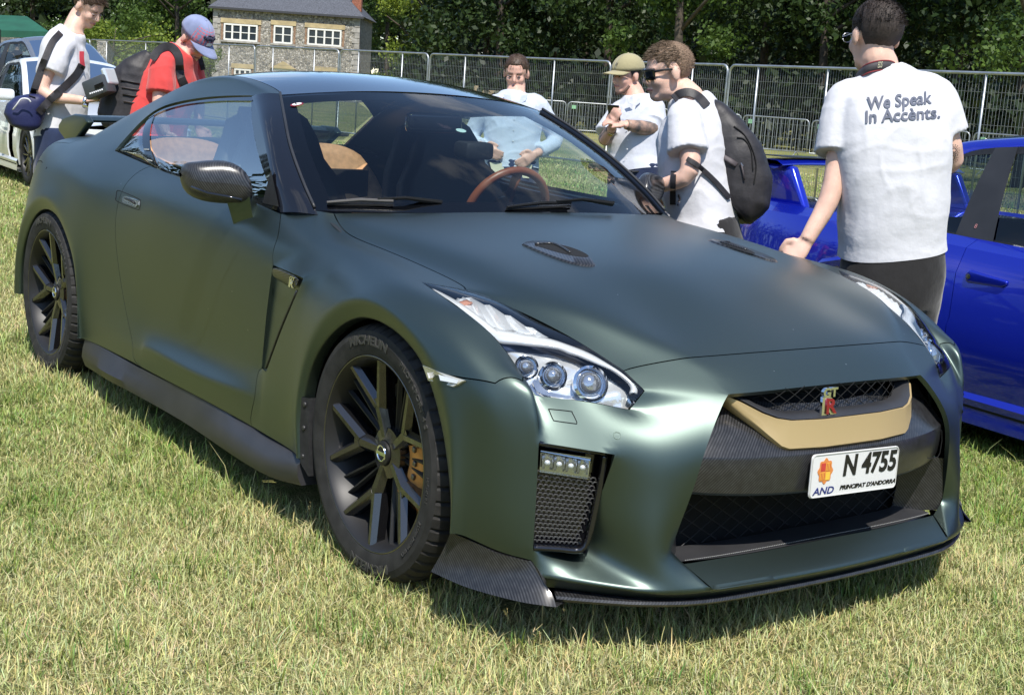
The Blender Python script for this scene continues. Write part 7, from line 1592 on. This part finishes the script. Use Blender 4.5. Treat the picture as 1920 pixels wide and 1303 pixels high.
# ---- 5: boy with phone and shoulder bag
P5 = person('boy in a white T-shirt looking down at his phone behind the green car', 8.5, (166, 14, 0), (.85, .38, -.62), [(112, 70), (140, 68)],
            [(112, 300, 0), (112, 250, 0), (116, 200, 0), (120, 140, 0), (124, 88, 0), (137, 62, 0)],
            [([(112, 96, -.16), (80, 172, -.20), (160, 190, -.22), (185, 184, -.22)], (.15, .2, 1), (.3, -.9, .4), .55), ([(135, 92, .16), (115, 165, .2), (175, 185, .10), (200, 178, .06)], (.0, -.5, .8), (.4, .7, .3), .5)],
            (.30, -.95), SKIN1, TEE, JEANS, sleeve=.52, hem=(112, 262, 0), hs=.99, amp=.010, seed=17, vox=.0072, secs=[(.155, .115), (.148, .108), (.155, .112), (.165, .112), (.145, .095), (.075, .065)])
def p5_extras():
    o = P5['o']; c, Rm, org = P5['c'], P5['Rm'], P5['org']; face_parts(o, c, Rm, .99, HBRN); hair(o, c, Rm, HBRN, .99, .014, side=.010, back=-.06, wild=.004, fringe=.010); strands(o, c, Rm, HBRN, .99, 2600, .034, zmin=.03, fwd=.5, lift=.35)
    ph = thing('phone', 'black smartphone in the hand of the boy', 'phone', org); b = B(); b.box(ray(214, 166, d=8.27)-org, (.15, .075, .010), rot=basis((CRH*.85+ZUP*.55)).to_3x3()); b.build('case', BLACKG, ph, bevel=.003)
    w = thing('wristwatch', 'steel wristwatch on the wrist of the boy', 'watch', org); M = frame_at(ray(161, 191, d=8.28)-org, ZUP, (CRH*.97+ZUP*-.1)); b = B(); b.lathe([(.034, -.010), (.037, -.005), (.037, .006), (.034, .010)], M, 20); b.build('bracelet', SILVER, w, sm=40); b = B(); b.lathe([(.018, 0), (.017, .008), (0, .009)], frame_at(ray(160, 199, d=8.245)-org, CRH, (-ZUP*.7-CFH*.7)), 16); b.build('dial', CHROME, w, sm=35)
    bag = thing('shoulder_bag', 'navy blue and black shoulder bag hanging at the hip of the boy', 'bag', org); b = B()
    secs_ = [(52, 246, .02, .02), (47, 236, .07, .07), (46, 216, .095, .085), (50, 196, .092, .085), (58, 184, .07, .07), (64, 178, .03, .04)]; vs = []; n = 18
    for u, v, hw, hd in secs_:
        p = ray(u, v, d=8.26)-org
        for j in range(n): a = 2*math.pi*j/n; ca, sa = math.cos(a), math.sin(a); vs.append(p+(CRH*.8+CFH*.5)*hw*1.3*math.copysign(abs(ca)**.6, ca)+(CFH*.8-CRH*.5)*hd*math.copysign(abs(sa)**.6, sa))
    k = len(secs_); b.add(vs, [(i*n+j, i*n+(j+1) % n, (i+1)*n+(j+1) % n, (i+1)*n+j) for i in range(k-1) for j in range(n)]+[tuple(range(n-1, -1, -1)), tuple(range((k-1)*n, k*n))]); bb = fuse(b, 'bag_body', NAVY, bag, .010, 3, fold_fn(5, .006, 10, 20))
    B().tube(spline([ray(u, v, d=dd)-org for u, v, dd in ((24, 206, 8.14), (32, 196, 8.12), (40, 186, 8.12), (52, 186, 8.13), (58, 192, 8.14))], 4), .005, 6).build('piping', WHITE, bag, sm=True)
    body_ = [ch for ch in o.children if ch.name.startswith('body')][0]
    for path, w_ in (([(60, 182), (70, 150), (84, 112), (98, 80), (114, 62)], 13), ([(72, 212), (92, 190), (118, 166), (142, 142), (154, 122)], 15)): ribbon('strap', path, w_, [P5['shirt'], bb, body_], NYLON, bag, org, .010)
    ribbon('shirt_print', [(153, 97), (153, 110), (155, 126)], 8, [P5['shirt']], mat('print_red', (.55, .05, .07), .7), P5['shirt'], org, .003)
p5_extras()
# ---- 6: man in red bending over, cap and pack
P6 = person('man in a red T-shirt and worn cap leaning over behind the green car', 8.3, (366, 74, -.02), (.72, .45, -.75), [(300, 100), (350, 96)],
            [(282, 300, 0), (290, 245, 0), (300, 205, 0), (316, 165, 0), (328, 125, 0), (346, 98, 0)],
            [([(308, 118, -.18), (298, 200, -.22), (312, 250, -.20), (322, 270, -.2)], (.5, -.6, 0), (.6, .6, 0), .4), ([(352, 118, .18), (372, 190, .2), (372, 240, .2), (380, 255, .2)], (-.5, -.6, 0), (.6, .6, 0), .4)],
            (.35, -.92), SKIN2, REDT, BLKT, sleeve=.70, hem=(284, 285, 0), hs=1.03, amp=.010, seed=21, vox=.0075, secs=[(.185, .150), (.185, .150), (.185, .145), (.190, .135), (.165, .11), (.08, .075)])
def p6_extras():
    o = P6['o']; c, Rm, org = P6['c'], P6['Rm'], P6['org']; face_parts(o, c, Rm, 1.03, mat('hair_grey', (.25, .23, .21), .6)); hair(o, c, Rm, MATS['hair_grey'], 1.02, .004, side=-.02, back=-.055, wild=.001)
    DEN = cloth_mat('washed_denim', (.20, .23, .36), .25); PNK = cloth_mat('washed_red', (.50, .13, .17), .2); cp, T = baseball_cap('washed denim and red baseball cap with dark script on the man in red', c, Rm, org, DEN, DEN, 1.03, .095)
    rows = []
    for i in range(13):
        ph = math.radians(-68+136*i/12); rows.append([T(-.010+.1145*math.sin(th)*math.cos(ph), .0935*math.sin(th)*math.sin(ph), .038+.1005*math.cos(th)) for th in [.25+1.3*j/8 for j in range(9)]])
    B().grid(rows, flip=True).build('front_panel', PNK, cp, sm=True)
    def oncap(co): ph = co.x*9.0; th = 1.10-co.y*9.0; return T(-.010+.117*math.sin(th)*math.cos(ph), .096*math.sin(th)*math.sin(ph), .038+.103*math.cos(th))
    INK_ = mat('script_ink', (.03, .03, .06), .7); B().tube([oncap(Vector((-.058+.116*i/40, .010*math.sin(i*.95)+.004*math.sin(i*.4), 0))) for i in range(41)], [.0045 if i % 5 else .007 for i in range(41)], 5).build('cap_script', INK_, cp, sm=True); B().tube([oncap(Vector((-.03+.06*i/10, .018+.004*math.sin(i*.5), 0))) for i in range(11)], .003, 5).build('cap_script', INK_, cp, sm=True)
    b = B(); rows = [[oncap(Vector((x, y-.034, 0)))+Rm@Vector((.002, 0, 0)) for x in (-.022, 0, .022)] for y in (-.010, .010)]; b.grid(rows); b.build('cap_patch', WHITE, cp, solid=.001)
    bp, bag = backpack('backpack', 'large black tactical backpack with webbing on the man in red', org, [(225, 250, 8.28, .10, .13), (232, 232, 8.28, .15, .155), (242, 200, 8.28, .165, .16), (252, 165, 8.28, .155, .16), (268, 135, 8.28, .12, .15), (290, 108, 8.28, .06, .12)], CFH, NYLON, NYLONG,
                       [], NYLON)
    for path, w_ in (([(284, 112), (300, 92), (320, 88), (335, 106), (338, 140), (348, 164)], 15), ([(372, 98), (377, 116), (381, 132)], 9)): ribbon('strap', path, w_, [P6['shirt'], bag], NYLON, bp, org, .012)
    tb = BVHTree.FromPolygons([v.co.copy() for v in bag.data.vertices], [tuple(p.vertices) for p in bag.data.polygons])
    def on(u, v, off=.005):
        dv = (ray(u, v, d=1)-CAMP).normalized(); p, n, i, t = tb.ray_cast(CAMP-org, dv); return (p-dv*off) if p is not None else ray(u, v, d=8.15)-org
    for k in range(4): B().tube([on(226+k*2, 152+k*13), on(246+k, 155+k*13), on(262, 158+k*12)], .010, 6, flat=.35).build('webbing', NYLONG if k % 2 else NYLON, bp, sm=True)
    # boxed camera accessory between the boy and the pack
    bx = thing('camera_case', 'grey plastic camera box with a clear bag held between boy and backpack', 'box', org); R3 = basis((CRH*.86+ZUP*.38-CFH*.3), ZUP); b = B(); b.box(ray(186, 164, d=8.05)-org, (.16, .10, .11), rot=R3); b.build('case', mat('case_grey', (.055, .062, .068), .4), bx, bevel=.012, seg=2, sm=40)
    b = B(); b.box(ray(186, 164, d=7.99)-org+ZUP*.01, (.06, .012, .02), rot=R3); b.build('case_clip', BLACKG, bx); b = B(); b.box(ray(206, 144, d=8.05)-org, (.03, .11, .10), rot=R3); b.build('clear_bag', mat('clear_film', (.6, .65, .67), .15, .3), bx, bevel=.012)
    b = B(); M = frame_at(ray(181, 172, d=7.975)-org, CRH*.86+ZUP*.38, -CFH+ZUP*.3)
    for k in range(7): b.prism([(-.042+.012*k, -.004), (-.034+.012*k, -.004), (-.034+.012*k, .005), (-.042+.012*k, .005)], M, .001)
    tag(b.build('case_print', WHITE, bx), kind='stuff')
p6_extras()
# ---- far people under the canopy: simple standing figures
def far_person(u, v_head, d, label, top, bottom, skin=SKIN3):
    hc = ray(u, v_head, d=d); o = thing('person', label, 'person', (hc.x, hc.y, 0), 0); c = Vector((0, 0, hc.z)); b = B(); Rm = basis(CRH*.3+CFH); head_shapes(b, c, Rm); h = hc.z
    b.tube([(0, 0, h-.20), (0, 0, h-.08)], .06, 10); torso(b, [Vector((0, 0, h*.50)), Vector((0, 0, h*.65)), Vector((0, 0, h*.80)), Vector((0, 0, h-.19))], [(.16, .11), (.16, .11), (.19, .12), (.09, .07)], CRH)
    for s in (-1, 1): limb(b, [CRH*.09*s+Vector((0, 0, h*.5)), CRH*.09*s+Vector((0, 0, h*.27)), CRH*.09*s+Vector((0, 0, .05))], [.085, .06, .045]); limb(b, [CRH*.19*s+Vector((0, 0, h-.24)), CRH*.25*s+Vector((0, 0, h*.64)), CRH*.22*s-CFH*.12+Vector((0, 0, h*.52))], [.05, .042, .03]); hand_shapes(b, CRH*.22*s-CFH*.12+Vector((0, 0, h*.52)), Vector((0, 0, -1))-CFH*.4, -CFH, CRH*s, .4)
    fuse(b, 'body', skin, o, .018, 3); t = B(); torso(t, [Vector((0, 0, h*.49)), Vector((0, 0, h*.65)), Vector((0, 0, h*.80)), Vector((0, 0, h-.18))], [(.165, .115), (.165, .115), (.195, .125), (.09, .075)], CRH, extra=.015)
    for s in (-1, 1): limb(t, [CRH*.17*s+Vector((0, 0, h-.25)), CRH*.235*s+Vector((0, 0, h*.70))], [.065, .062])
    fuse(t, 'shirt', top, o, .02, 3); t = B()
    for s in (-1, 1): limb(t, [CRH*.09*s+Vector((0, 0, h*.52)), CRH*.09*s+Vector((0, 0, h*.27)), CRH*.09*s+Vector((0, 0, .03))], [.105, .08, .07])
    fuse(t, 'trousers', bottom, o, .025, 3); hair(o, c, Rm, HDARK, 1.0, .014, side=-.01, back=-.07)
far_person(57, 84, 43, 'far man in a grey-white top standing by the green canopy', cloth_mat('grey_cotton', (.42, .45, .50)), JEANS); far_person(12, 86, 43, 'far person in dark clothes standing under the green canopy', BLKT, BLKT); far_person(32, 84, 45, 'far person in brown and black under the green canopy', cloth_mat('brown_cotton', (.06, .04, .035)), BLKT)
